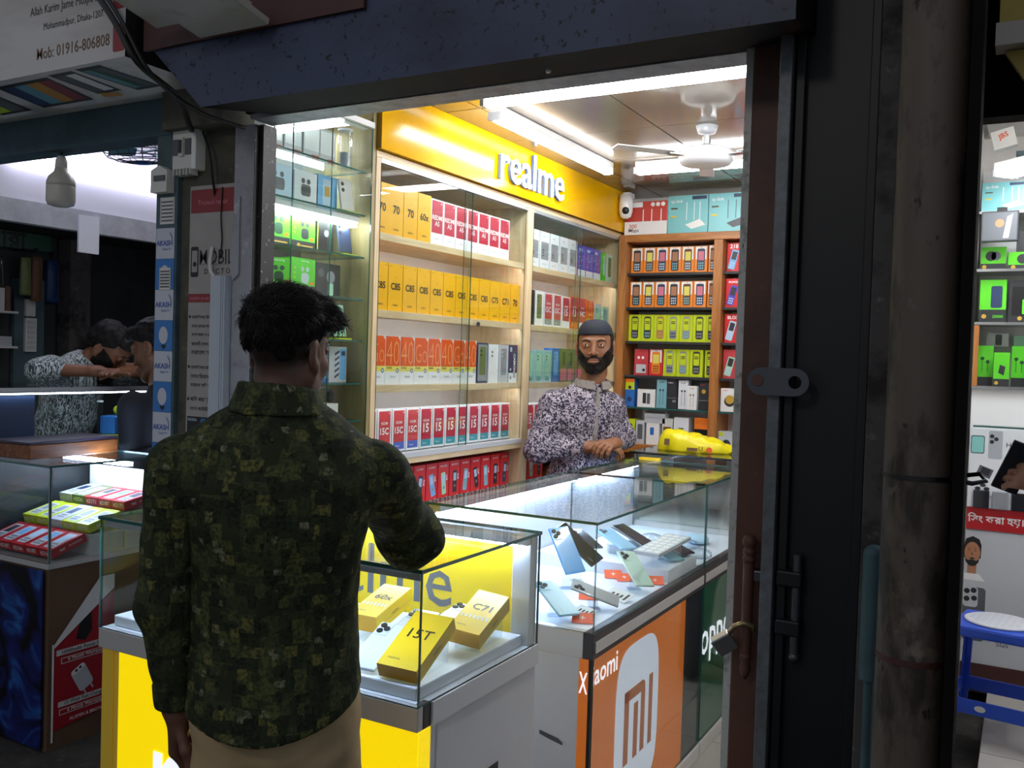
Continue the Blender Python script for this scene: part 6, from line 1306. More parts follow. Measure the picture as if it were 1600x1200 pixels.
def waves(seed, n, f0, f1, amp, stretch=(1, 1, 1)):
    rng = np.random.RandomState(seed); K = rng.randn(n, 3); K /= np.linalg.norm(K, axis=1)[:, None]; K *= rng.uniform(f0, f1, n)[:, None] * np.array(stretch); ph = rng.uniform(0, 6.28, n)
    return lambda X, Y, Z: sum(np.sin(K[i, 0] * X + K[i, 1] * Y + K[i, 2] * Z + ph[i]) for i in range(n)) * (amp / math.sqrt(n))

def skin_mat(name, rough=.5):
    m = bpy.data.materials.new(name); m.use_nodes = True; nt = m.node_tree; b = nt.nodes['Principled BSDF']
    at = nt.nodes.new('ShaderNodeAttribute'); at.attribute_name = 'tint'; tc = nt.nodes.new('ShaderNodeTexCoord'); n = nt.nodes.new('ShaderNodeTexNoise'); n.inputs['Scale'].default_value = 60
    mx = nt.nodes.new('ShaderNodeMix'); mx.data_type = 'RGBA'; mx.blend_type = 'MULTIPLY'; mx.inputs[0].default_value = .25
    nt.links.new(tc.outputs['Object'], n.inputs['Vector']); nt.links.new(at.outputs['Color'], mx.inputs[6]); nt.links.new(n.outputs['Fac'], mx.inputs[7]); nt.links.new(mx.outputs[2], b.inputs['Base Color'])
    b.inputs['Roughness'].default_value = rough; b.inputs['Subsurface Weight'].default_value = .06; b.inputs['Subsurface Radius'].default_value = (.01, .004, .002); _M[name] = m
skin_mat('skin')
def hair_mat(name, c1, c2):
    m = bpy.data.materials.new(name); m.use_nodes = True; nt = m.node_tree; b = nt.nodes['Principled BSDF']; tc = nt.nodes.new('ShaderNodeTexCoord')
    mp = nt.nodes.new('ShaderNodeMapping'); mp.inputs['Scale'].default_value = (260, 60, 120); n = nt.nodes.new('ShaderNodeTexNoise'); n.inputs['Scale'].default_value = 1; n.inputs['Detail'].default_value = 3
    r = nt.nodes.new('ShaderNodeValToRGB'); r.color_ramp.elements[0].color = lin(c1); r.color_ramp.elements[1].color = lin(c2); r.color_ramp.elements[0].position = .4; r.color_ramp.elements[1].position = .7
    bp = nt.nodes.new('ShaderNodeBump'); bp.inputs['Strength'].default_value = .7; bp.inputs['Distance'].default_value = .003
    nt.links.new(tc.outputs['Object'], mp.inputs[0]); nt.links.new(mp.outputs[0], n.inputs['Vector']); nt.links.new(n.outputs['Fac'], r.inputs['Fac']); nt.links.new(r.outputs[0], b.inputs['Base Color']); nt.links.new(n.outputs['Fac'], bp.inputs['Height']); nt.links.new(bp.outputs[0], b.inputs['Normal'])
    b.inputs['Roughness'].default_value = .6; b.inputs['Specular IOR Level'].default_value = .25; _M[name] = m
hair_mat('hair_black', '#0A0808', '#1E1916'); hair_mat('beard_black', '#0C0908', '#231814')

def camo_mat(name, base, cols, scale, motif):
    """printed shirt cloth: blocky patches plus small light motifs"""
    m = bpy.data.materials.new(name); m.use_nodes = True; nt = m.node_tree; b = nt.nodes['Principled BSDF']; tc = nt.nodes.new('ShaderNodeTexCoord')
    prev = None
    rgb = nt.nodes.new('ShaderNodeRGB'); rgb.outputs[0].default_value = lin(base); prev = rgb.outputs[0]
    for i, (c, s, th) in enumerate(cols):
        mp = nt.nodes.new('ShaderNodeMapping'); mp.inputs['Location'].default_value = (i * 1.7, i * .9, i * 2.3)
        vo = nt.nodes.new('ShaderNodeTexVoronoi'); vo.distance = 'CHEBYCHEV'; vo.inputs['Scale'].default_value = s; vo.inputs['Randomness'].default_value = .38
        sep = nt.nodes.new('ShaderNodeSeparateColor'); gt = nt.nodes.new('ShaderNodeMath'); gt.operation = 'GREATER_THAN'; gt.inputs[1].default_value = th
        ns = nt.nodes.new('ShaderNodeTexNoise'); ns.inputs['Scale'].default_value = 160; ns.inputs['Detail'].default_value = 3; mu = nt.nodes.new('ShaderNodeMath'); mu.operation = 'MULTIPLY'
        mr = nt.nodes.new('ShaderNodeMapRange'); mr.inputs[1].default_value = .35; mr.inputs[2].default_value = .62
        mx = nt.nodes.new('ShaderNodeMix'); mx.data_type = 'RGBA'; mx.inputs[7].default_value = lin(c)
        nt.links.new(tc.outputs['Object'], mp.inputs[0]); nt.links.new(mp.outputs[0], vo.inputs['Vector']); nt.links.new(vo.outputs['Color'], sep.inputs[0]); nt.links.new(sep.outputs[0], gt.inputs[0])
        nt.links.new(tc.outputs['Object'], ns.inputs['Vector']); nt.links.new(ns.outputs['Fac'], mr.inputs[0]); nt.links.new(gt.outputs[0], mu.inputs[0]); nt.links.new(mr.outputs[0], mu.inputs[1])
        nt.links.new(mu.outputs[0], mx.inputs[0]); nt.links.new(prev, mx.inputs[6]); prev = mx.outputs[2]
    nt.links.new(prev, b.inputs['Base Color']); b.inputs['Roughness'].default_value = .85; b.inputs['Specular IOR Level'].default_value = .2; _M[name] = m
camo_mat('camo_shirt', '#2A3120', [('#363E28', 24, .45), ('#1E2418', 30, .5), ('#424A2E', 36, .60), ('#171C12', 44, .70), ('#50542F', 50, .84), ('#666236', 58, .94), ('#72725C', 90, .972)], 1, 1)
def floral_mat(name, c_bg, c_bg2, c_ink, sc_=1.0, st=(1, 1, 1)):
    m = bpy.data.materials.new(name); m.use_nodes = True; nt = m.node_tree; b = nt.nodes['Principled BSDF']; tc = nt.nodes.new('ShaderNodeTexCoord')
    n1 = nt.nodes.new('ShaderNodeTexNoise'); n1.inputs['Scale'].default_value = 75 * sc_; n1.inputs['Detail'].default_value = 2; n1.inputs['Distortion'].default_value = 2.2
    r1 = nt.nodes.new('ShaderNodeValToRGB'); r1.color_ramp.elements[0].position = .465; r1.color_ramp.elements[1].position = .515
    n2 = nt.nodes.new('ShaderNodeTexNoise'); n2.inputs['Scale'].default_value = 14; r2_ = nt.nodes.new('ShaderNodeValToRGB'); r2_.color_ramp.elements[0].color = lin(c_bg); r2_.color_ramp.elements[1].color = lin(c_bg2); r2_.color_ramp.elements[0].position = .4; r2_.color_ramp.elements[1].position = .6
    mx = nt.nodes.new('ShaderNodeMix'); mx.data_type = 'RGBA'; mx.inputs[7].default_value = lin(c_ink)
    mp = nt.nodes.new('ShaderNodeMapping'); mp.inputs['Scale'].default_value = st; mp.inputs['Rotation'].default_value = (.5 if st[2] != 1 else 0, 0, 0); nt.links.new(tc.outputs['Object'], mp.inputs[0]); nt.links.new(mp.outputs[0], n1.inputs['Vector']); nt.links.new(tc.outputs['Object'], n2.inputs['Vector'])
    nt.links.new(n1.outputs['Fac'], r1.inputs[0]); nt.links.new(n2.outputs['Fac'], r2_.inputs[0]); nt.links.new(r1.outputs[0], mx.inputs[0]); nt.links.new(r2_.outputs[0], mx.inputs[6]); nt.links.new(mx.outputs[2], b.inputs['Base Color']); b.inputs['Roughness'].default_value = .75; _M[name] = m
floral_mat('floral_kurta', '#9C93A0', '#BDB5C2', '#29243A', .72); floral_mat('streak_shirt', '#DDE4E4', '#C2CFCE', '#3E484A', 1.2, (1, 1, .22))
M('khaki', '#B29A74', .8, var=.12, scale=20); M('navy_cloth', '#12141F', .85, var=.3, scale=8); M('cap_navy', '#1C2230', .8, var=.2, scale=120); M('collar_trim', '#A49C98', .7, var=.45, scale=150); M('grey_cloth', '#3A3C40', .85, var=.2, scale=10); M('shoe_black', '#151314', .5); M('eye_white', '#E6DED6', .2); M('iris', '#1A0E08', .1); M('lip', '#8A5348', .5); M('brow_hair', '#120C0A', .7); M('watch', '#202024', .25)

def norm(v): v = np.array(v, float); return v / np.linalg.norm(v)
def head_axes(face, up=(0, 0, 1)):
    f = norm(face); u = np.array(up, float); u = norm(u - f * (u @ f)); r = np.cross(f, u); return np.array([r, f, u])     # rows x right, y fwd, z up
class Head:
    def __init__(s, c, face, up=(0, 0, 1), k=1.0, wx=1.0): s.c = np.array(c, float); s.A = head_axes(face, up); s.k = k; s.wx = wx; s.box = (s.c - .19, s.c + .19)
    def p(s, x, y, z): return s.c + s.k * (s.wx * x * s.A[0] + y * s.A[1] + z * s.A[2])
    def loc(s, V): return ((V - s.c) @ s.A.T) / (s.k * np.array((s.wx, 1, 1)))
    def loc3(s, X, Y, Z):
        d = (X - s.c[0], Y - s.c[1], Z - s.c[2]); return [sum(s.A[i][j] * d[j] for j in range(3)) / (s.k * (s.wx if i == 0 else 1)) for i in range(3)]
    def skull(s, F, grow=0.0, ears=True, face=True):
        k = s.k; P = s.p; g = grow
        E = lambda c, r, kk=.02, mode='add': F.ell(P(*c), (np.array(r) * np.array((s.wx, 1, 1)) + g) * k, kk * k, s.A, mode)
        Cn = lambda a, b, ra, rb, kk=.02, mode='add': F.cone(P(*a), P(*b), (ra + g) * k, (rb + g) * k, kk * k, mode)
        E((0, -.014, .042), (.074, .094, .082)); E((0, .03, -.015), (.061, .058, .082), .03)
        for q in (-1, 1):
            Cn((q * .047, -.005, -.045), (q * .018, .066, -.092), .026, .022, .025); E((q * .04, .055, -.02), (.024, .024, .024), .02)
        E((0, .074, -.094), (.022, .02, .02), .02)
        if face:
            Cn((-.036, .079, .036), (.036, .079, .036), .012, .012, .018)
            for q in (-1, 1): E((q * .031, .099, .016), (.019, .017, .011), .012, 'sub')
            Cn((0, .088, .022), (0, .108, -.02), .008, .0125, .012)
            for q in (-1, 1): E((q * .0125, .099, -.025), (.009, .011, .008), .006)
            E((0, .089, -.058), (.03, .013, .02), .015)
            E((0, .0985, -.0505), (.024, .008, .0055), .004); E((0, .097, -.0635), (.02, .009, .0065), .004); E((0, .108, -.0565), (.026, .008, .0018), .003, 'sub')
            for q in (-1, 1): E((q * .031, .0845, .017), (.0165, .0125, .0125), .004); E((q * .031, .1, .0155), (.0125, .011, .0042), .0025, 'sub')
        if ears:
            for q in (-1, 1):
                E((q * .076, -.012, .002), (.009, .021, .033), .008); E((q * .084, -.006, .006), (.006, .011, .019), .005, 'sub'); E((q * .075, -.004, -.028), (.007, .009, .011), .006)
    def neck(s, F, base, r0=.055, r1=.06): F.cone(s.p(0, -.022, -.05), base, r0 * s.k, r1 * s.k, .03)
    def eyes(s, root, off):
        for q in (-1, 1):
            mb = MB(); mb.ell(tuple(s.p(q * .031, .0835, .0155) - off), .0114 * s.k, 'eye_white', 12, 8); ey = mb.build('eye', root)
            mb = MB(); mb.ell(tuple(s.p(q * .031 + .001, .0905, .0155) - off), .0056 * s.k, 'iris', 10, 7); mb.build('iris', ey)
            a, b, c = [tuple(s.p(q * x, y, z) - off) for x, y, z in ((.014, .097, .035), (.031, .0975, .041), (.048, .086, .036))]
            mb = MB(); mb.tube([a, b, c], [.0030 * s.k, .0036 * s.k, .0018 * s.k], 'brow_hair', 7); mb.build('eyebrow', root)

def hand(F, w_, d, side_n, side=1, curl=(.5, .6, .5), k=1.0, thumb_out=.6, spread=.10):
    """w_: wrist, d: direction to the knuckles, side_n: back-of-hand normal; side=+1 puts the thumb on d x n"""
    w_ = np.array(w_, float); y = norm(d); z = np.array(side_n, float); z = norm(z - y * (z @ y)); x = np.cross(y, z) * side
    P = lambda a, b, c: w_ + k * (a * x + b * y + c * z)
    F.cone(P(0, -.03, 0), P(0, .01, 0), .026 * k, .025 * k, .015)
    for a in (-.026, -.009, .009, .027): F.cone(P(a * .7, .01, 0), P(a, .085, .003), .0145 * k, .0125 * k, .012)
    F.cone(P(.018, .02, -.008), P(.024, .05, -.010), .016 * k, .012 * k, .012)
    for i, (a, L) in enumerate(((-.031, .058), (-.0105, .072), (.0105, .078), (.031, .07))):
        p = P(a, .085, .003); ang = 0; r = .0094 * k
        for j, (f, cu) in enumerate(((.45, curl[0]), (.32, curl[1]), (.23, curl[2]))):
            ang += cu * (1 + .12 * (i == 0)); dr = math.cos(ang) * y - math.sin(ang) * z + a * spread * 12 * x * .3
            q = p + k * L * f * norm(dr); F.cone(p, q, r, r * .93, .004); p = q; r *= .93
    p = P(.03, .03, -.008)
    for L, (tx, ty, tz) in ((.04, (thumb_out, .8, -.35)), (.032, (thumb_out * .35, .9, -.3)), (.024, (.0, .95, -.35))):
        q = p + k * L * norm(tx * x + ty * y + tz * z); F.cone(p, q, .0108 * k, .0098 * k, .006); p = q

def frame3(right, spine): r = norm(right); w_ = np.array(spine, float); w_ = norm(w_ - r * (w_ @ r)); return np.array([r, np.cross(w_, r), w_])
def torso(F, pel, chest, neck, right, g=0.0, belly=0.0):
    pel, chest, neck = map(np.array, (pel, chest, neck)); A = frame3(right, chest - pel); mid = pel * .5 + chest * .5
    F.ell(pel, (.150 + g, .112 + g, .12 + g), .05, A); F.ell(mid + A[1] * .01, (.132 + g + belly * .4, .102 + g + belly, .15 + g), .06, A); F.ell(chest, (.152 + g, .108 + g, .15 + g), .06, A)
    F.cone(chest + A[2] * .06, neck, .075 + g, .055 + g, .05)
def limb(F, a, b, c, r, k=.025): F.cone(a, b, r[0], r[1], k); F.cone(b, c, r[1] * .98, r[2], k)

def person(label, base, spec):
    """assembles body, garments and hair; every coordinate is in metres relative to the base point"""
    root = thing('person', label, 'person', base)
    lo, hi = spec['box']; skin = np.array(lin(spec['skin'])[:3]); hd = spec['head']; off = np.zeros(3)
    F = Field(lo, hi, .006); surfs = []
    torso(F, spec['pelvis'], spec['chest'], spec['neck'], spec['right'], spec.get('thin', -.012))
    for sd in ('L', 'R'):
        sh, el, wr = spec['arm' + sd]; F.cone(np.array(spec['chest']) + np.array([0, 0, .05]), sh, .05, .042, .04); limb(F, sh, el, wr, (.044, .036, .026)); h = spec['hand' + sd]
        hp_, kn, an, toe = spec['leg' + sd]; limb(F, hp_, kn, an, (.07, .05, .038), .04); F.cone(an, toe, .04, .033, .02)
        wr = np.array(wr, float); G_ = Field(wr - .19, wr + .19, spec.get('hres', .003)); G_.cone(wr - norm(wr - np.array(el)) * .05, wr, .028, .026, .01); hand(G_, wr, h[0], h[1], h[2], *h[3:]); surfs.append(G_.surf())
    hd.neck(F, spec['neck'], *spec.get('neckr', (.055, .06))); surfs.append(F.surf(1))
    G_ = Field(hd.box[0], hd.box[1], spec.get('fres', .0026)); hd.skull(G_); G_.cone(hd.p(0, -.022, -.05), hd.p(0, -.03, -.115), spec.get('neckr', (.055,))[0] * hd.k, spec.get('neckr', (.055,))[0] * hd.k * 1.03, .03); surfs.append(G_.surf(1))
    hl = spec.get('hairline')
    def colr(V):
        L = hd.loc(V); c = np.tile(skin, (len(V), 1)).astype(np.float32)
        near = (np.abs(L[:, 0]) < .12) & (np.abs(L[:, 1]) < .14) & (L[:, 2] > -.13)
        lip = near & (L[:, 1] > .088) & (np.abs(L[:, 0]) < .027) & (L[:, 2] < -.044) & (L[:, 2] > -.072)
        c[lip] = c[lip] * .75 + np.array(lin('#7A4038')[:3]) * .25
        if hl is not None:
            t = np.clip(hl(L), 0, 1) * near; dark = np.array([.008, .006, .005]); c = c * (1 - t[:, None]) + dark * t[:, None]
        return c
    link('body', to_mesh('body', surfs, ['skin'], colr), root)
    hd.eyes(root, off)
    for name, res, mat, fn, *bx in spec['wear']:
        G_ = Field(*(bx[0] if bx else (lo, hi)), res); fn(G_); link(name, G_.mesh(name, [mat]), root)
    return root

def strands(me, H, root, n, seed, length=.02, mat='hair_black', zmin=.0):
    """short tapered locks combed over the hair surface"""
    rng = np.random.RandomState(seed); nv = len(me.vertices); co = np.zeros(nv * 3, np.float32); me.vertices.foreach_get('co', co); co = co.reshape(-1, 3); no = np.zeros(nv * 3, np.float32); me.vertices.foreach_get('normal', no); no = no.reshape(-1, 3)
    L = H.loc(co); ok = np.where(L[:, 2] > zmin + np.where(L[:, 1] > .03, .05, 0))[0]; pick = rng.choice(ok, min(n, len(ok)), replace=False)
    V = []; Fc = []
    for i in pick:
        p, nn = co[i], no[i]; l = L[i]
        fl = np.array((.35 * np.sign(l[0]) * abs(l[0]) / .07 + rng.normal(0, .25), .9 if l[2] > .06 else .1, -.15 if l[2] > .08 else -.9)); fl = fl[0] * H.A[0] + fl[1] * H.A[1] + fl[2] * H.A[2]; fl = fl + rng.normal(0, .25, 3); t = norm(fl - nn * (fl @ nn)); sd = np.cross(nn, t)
        ln = length * rng.uniform(.6, 1.4) * (1.3 if l[2] > .07 else .6); w_ = rng.uniform(.0007, .0014); b = len(V)
        for u in (0, .35, .7, 1):
            c = p + t * ln * u + nn * (.0002 + .0035 * math.sin(u * 2.6) * (ln / .02)); ww = w_ * (1 - u * .85)
            V += [c - sd * ww, c + nn * ww * .9, c + sd * ww]
        for k in range(3): Fc += [(b + 3 * k + j, b + 3 * k + (j + 1) % 3, b + 3 * k + 3 + (j + 1) % 3, b + 3 * k + 3 + j) for j in range(3)]
    m2 = bpy.data.meshes.new('hair_strands'); m2.from_pydata([tuple(v) for v in V], [], Fc); m2.materials.append(_M[mat]); link('hair_strands', m2, root, kind='stuff')

# ---------------------------------------------------------------- customer seen from behind
def customer():
    base = np.array((-1.127, 1.204, 0.0)); hd_ = R(38)
    fw = np.array((-math.sin(hd_), math.cos(hd_), 0)); rt = np.array((math.cos(hd_), math.sin(hd_), 0))
    L = lambda x, y, z: x * rt + y * fw + np.array((0, 0, z))
    face = R(9); f2 = np.array((-math.sin(face), math.cos(face), -.05))
    H = Head(L(.008, .012, 1.512), f2, (.0, 0, 1), .815, .97)
    pel, chest, neck = L(.005, .02, .93), L(0, .0, 1.235), L(0, .0, 1.43)
    sL, sR = L(-.165, .0, 1.310), L(.160, .03, 1.310); eL, wL = L(-.188, -.005, 1.085), L(-.168, .03, .895)
    eR = np.array((-1.085, 1.535, 1.160)) - base; wR = np.array((-1.225, 1.745, 1.148)) - base
    lo, hi = (-.36, -.30, -.005), (.36, .62, 1.70)
    fold = waves(5, 12, 18, 60, .0062, (1, 1, .38)); fold2 = waves(8, 7, 60, 120, .0012)
    def shirt(F):
        # torso tube of elliptical sections, wide at the shoulders, straight to a curved hem
        zs = np.array([.80, .86, .93, 1.02, 1.12, 1.22, 1.30, 1.36, 1.40, 1.44, 1.47]); a = np.array([.158, .156, .148, .141, .145, .155, .155, .125, .092, .070, .060]); b = np.array([.125, .122, .114, .106, .108, .115, .110, .094, .078, .066, .060])
        yo = np.array([.02, .02, .02, .02, .012, .0, -.004, -.004, .0, .004, .006])
        def f(X, Y, Z):
            A_, B_, O_ = np.interp(Z, zs, a), np.interp(Z, zs, b), np.interp(Z, zs, yo)
            x = X * rt[0] + Y * rt[1]; y = X * fw[0] + Y * fw[1] - O_
            q = (abs(x / A_) ** 2.3 + abs(y / B_) ** 2.3) ** (1 / 2.3); return (q - 1) * np.minimum(A_, B_)
        F.put(f, (-.25, -.25, .78), (.25, .25, 1.46), .02)
        for sh in (sL, sR): F.cone(L(0, 0, 1.385), sh, .050, .054, .05)
        F.disp(lambda X, Y, Z: fold(X, Y, Z) + fold2(X, Y, Z))
        yl = lambda X, Y: X * rt[0] + Y * rt[1]
        F.cut(lambda X, Y, Z: (.866 + 1.9 * (yl(X, Y) + .02) ** 2) - Z)
        F.cut(lambda X, Y, Z: (Z - 1.432) * np.ones_like(X + Y), .004)
    def sleeveL(F):
        F.cone(sL + (sL - eL) * .02, eL, .058, .042, .03); F.cone(eL, wL + (eL - wL) * .04, .042, .036, .025); F.disp(lambda X, Y, Z: fold(X, Y, Z) * .8 + fold2(X, Y, Z)); F.cut(lambda X, Y, Z: ((wL[2] + .006) - Z) * np.ones_like(X + Y))
    def sleeveR(F):
        F.cone(sR + (sR - eR) * .02, eR, .059, .052, .03); F.cone(eR, eR + (wR - eR) * .22, .056, .060, .03); F.ell(eR + np.array((.02, -.005, -.015)), (.055, .05, .045), .03); F.disp(lambda X, Y, Z: fold(X, Y, Z) + fold2(X, Y, Z))
    def collar(F):
        c = L(-.008, .004, 0)
        def f(X, Y, Z):
            x = (X - c[0]) * rt[0] + (Y - c[1]) * rt[1]; y = (X - c[0]) * fw[0] + (Y - c[1]) * fw[1]; rr = np.sqrt((x / 1.04) ** 2 + y ** 2); rad = .057 + (1.468 - Z) * .36
            zt = 1.466 - .10 * np.maximum(0, y) - .10 * np.maximum(0, x) * 1.2
            return np.maximum(np.maximum(np.abs(rr - rad) - .0055, Z - zt), 1.412 - Z)
        F.put(f, (-.12, -.12, 1.39), (.12, .12, 1.49), .003); F.disp(fold2)
    def cuffR(F):
        d = norm(wR - eR); a = eR + (wR - eR) * .13; b = eR + (wR - eR) * .27
        F.cone(a, b, .059, .061, .01); F.cone(b - d * .008, b + d * .12, .050, .052, .004, 'sub'); F.disp(fold2)
    def cuffL(F):
        d = norm(wL - eL); F.cone(wL - d * .045, wL - d * .004, .038, .037, .008); F.disp(fold2); F.cut(lambda X, Y, Z: (Z - (wL[2] + .045)) * np.ones_like(X + Y)); F.cut(lambda X, Y, Z: ((wL[2] - .004) - Z) * np.ones_like(X + Y))
    hpL, hpR = L(-.068, .02, .88), L(.072, .02, .88); legL = (hpL, L(-.10, .04, .48), L(-.11, .0, .08), L(-.12, .13, .045)); legR = (hpR, L(.10, .05, .48), L(.11, .02, .08), L(.13, .15, .045))
    def trousers(F):
        F.ell(L(.003, .02, .90), (.132, .098, .13), .04, frame3(rt, (0, 0, 1)))
        for l in (legL, legR): F.cone(l[0], l[1], .070, .072, .05); F.cone(l[1], l[2], .074, .062, .04)
        F.disp(lambda X, Y, Z: fold(X, Y, Z) * 1.1 + fold2(X, Y, Z) * 2); F.cut(lambda X, Y, Z: (Z - .985) * np.ones_like(X + Y)); F.cut(lambda X, Y, Z: (.075 - Z) * np.ones_like(X + Y))
    def shoe(F):
        for l in (legL, legR): F.cone(l[2] + np.array((0, 0, -.03)), l[3], .048, .042, .03)
        F.cut(lambda X, Y, Z: (0.0 - Z) * np.ones_like(X + Y)); F.cut(lambda X, Y, Z: (Z - .11) * np.ones_like(X + Y))
    strand = waves(21, 14, 90, 260, .0035, (1, .5, .8)); tuft = waves(3, 8, 30, 70, .006)
    def hair(F):
        A = H.A; k = H.k
        H.skull(F, 0, False, False)
        F.ell(H.p(.006, .050, .086), np.array((.066, .050, .040)) * k, .025, A); F.ell(H.p(.028, .086, .068), np.array((.040, .022, .022)) * k, .02, A); F.ell(H.p(-.02, .080, .076), np.array((.042, .024, .024)) * k, .02, A)
        F.ell(H.p(0, -.018, .075), np.array((.074, .086, .058)) * k, .02, A)
        def grow(X, Y, Z):
            x, y, z = H.loc3(X, Y, Z)
            line = np.where(y > .045, .07 + 0 * z, np.interp(y, [-.12, -.06, -.02, .02, .045], [-.008, -.008, .022, .038, .07]))
            t = np.clip((z - line) / .055, -.5, 1); return -(.0075 * t + .002 * np.clip((z - .06) / .04, 0, 1)) * k
        F.disp(lambda X, Y, Z: grow(X, Y, Z) + strand(X, Y, Z) + tuft(X, Y, Z) * .45)
        F.cut(lambda X, Y, Z: (lambda q: (-.045 - q[2]) * k + 0 * (q[0] + q[1]))(H.loc3(X, Y, Z)), .004); F.cut(lambda X, Y, Z: (lambda q: np.where(q[1] > .062, .046 - q[2], -.1) * k)(H.loc3(X, Y, Z)), .006)
    hl = lambda V: np.clip((V[:, 2] - np.interp(V[:, 1], [-.12, -.05, 0, .05], [-.075, -.07, -.02, .01])) / .055, 0, 1) * (V[:, 1] < .05) * (np.abs(V[:, 0]) < .074) * .9
    pr = person('young customer in dark green camouflage print shirt seen from behind, arm on counter', tuple(base), dict(box=(lo, hi), skin='#6E4A3A', thin=-.035, neckr=(.050, .055), head=H, pelvis=pel, chest=chest, neck=neck, right=rt, res=.0045,
        armL=(sL, eL, wL), armR=(sR, eR, wR), handL=(np.array((0, 0, -1)) + .35 * fw, -rt, -1, (.5, .75, .6), .95), handR=(norm(wR - eR), np.array((0, 0, 1)), -1, (.12, .15, .1), .95), legL=legL, legR=legR, hairline=hl,
        wear=[('shirt', .005, 'camo_shirt', shirt, ((-.36, -.30, .78), (.36, .5, 1.48))), ('sleeve', .005, 'camo_shirt', sleeveL, (np.minimum(sL, wL) - .12, np.maximum(sL, wL) + .12)), ('sleeve', .005, 'camo_shirt', sleeveR, (np.minimum(sR, eR) - .14, np.maximum(sR, eR) + .16)), ('collar', .0035, 'camo_shirt', collar, (L(0, 0, 1.44) - .15, L(0, 0, 1.44) + .15)), ('sleeve_cuff', .004, 'camo_shirt', cuffR, (eR - .2, eR + .2)), ('sleeve_cuff', .004, 'camo_shirt', cuffL, (wL - .12, wL + .12)), ('trousers', .007, 'khaki', trousers, ((-.30, -.25, 0), (.3, .3, 1.02))), ('shoes', .006, 'shoe_black', shoe, ((-.36, -.25, -.01), (.3, .4, .16))), ('hair', .003, 'hair_black', hair, H.box)]))
    hm = [c for c in pr.children if c.name.startswith('hair')][0].data; strands(hm, H, pr, 4200, 5, .019, zmin=.012)
customer()

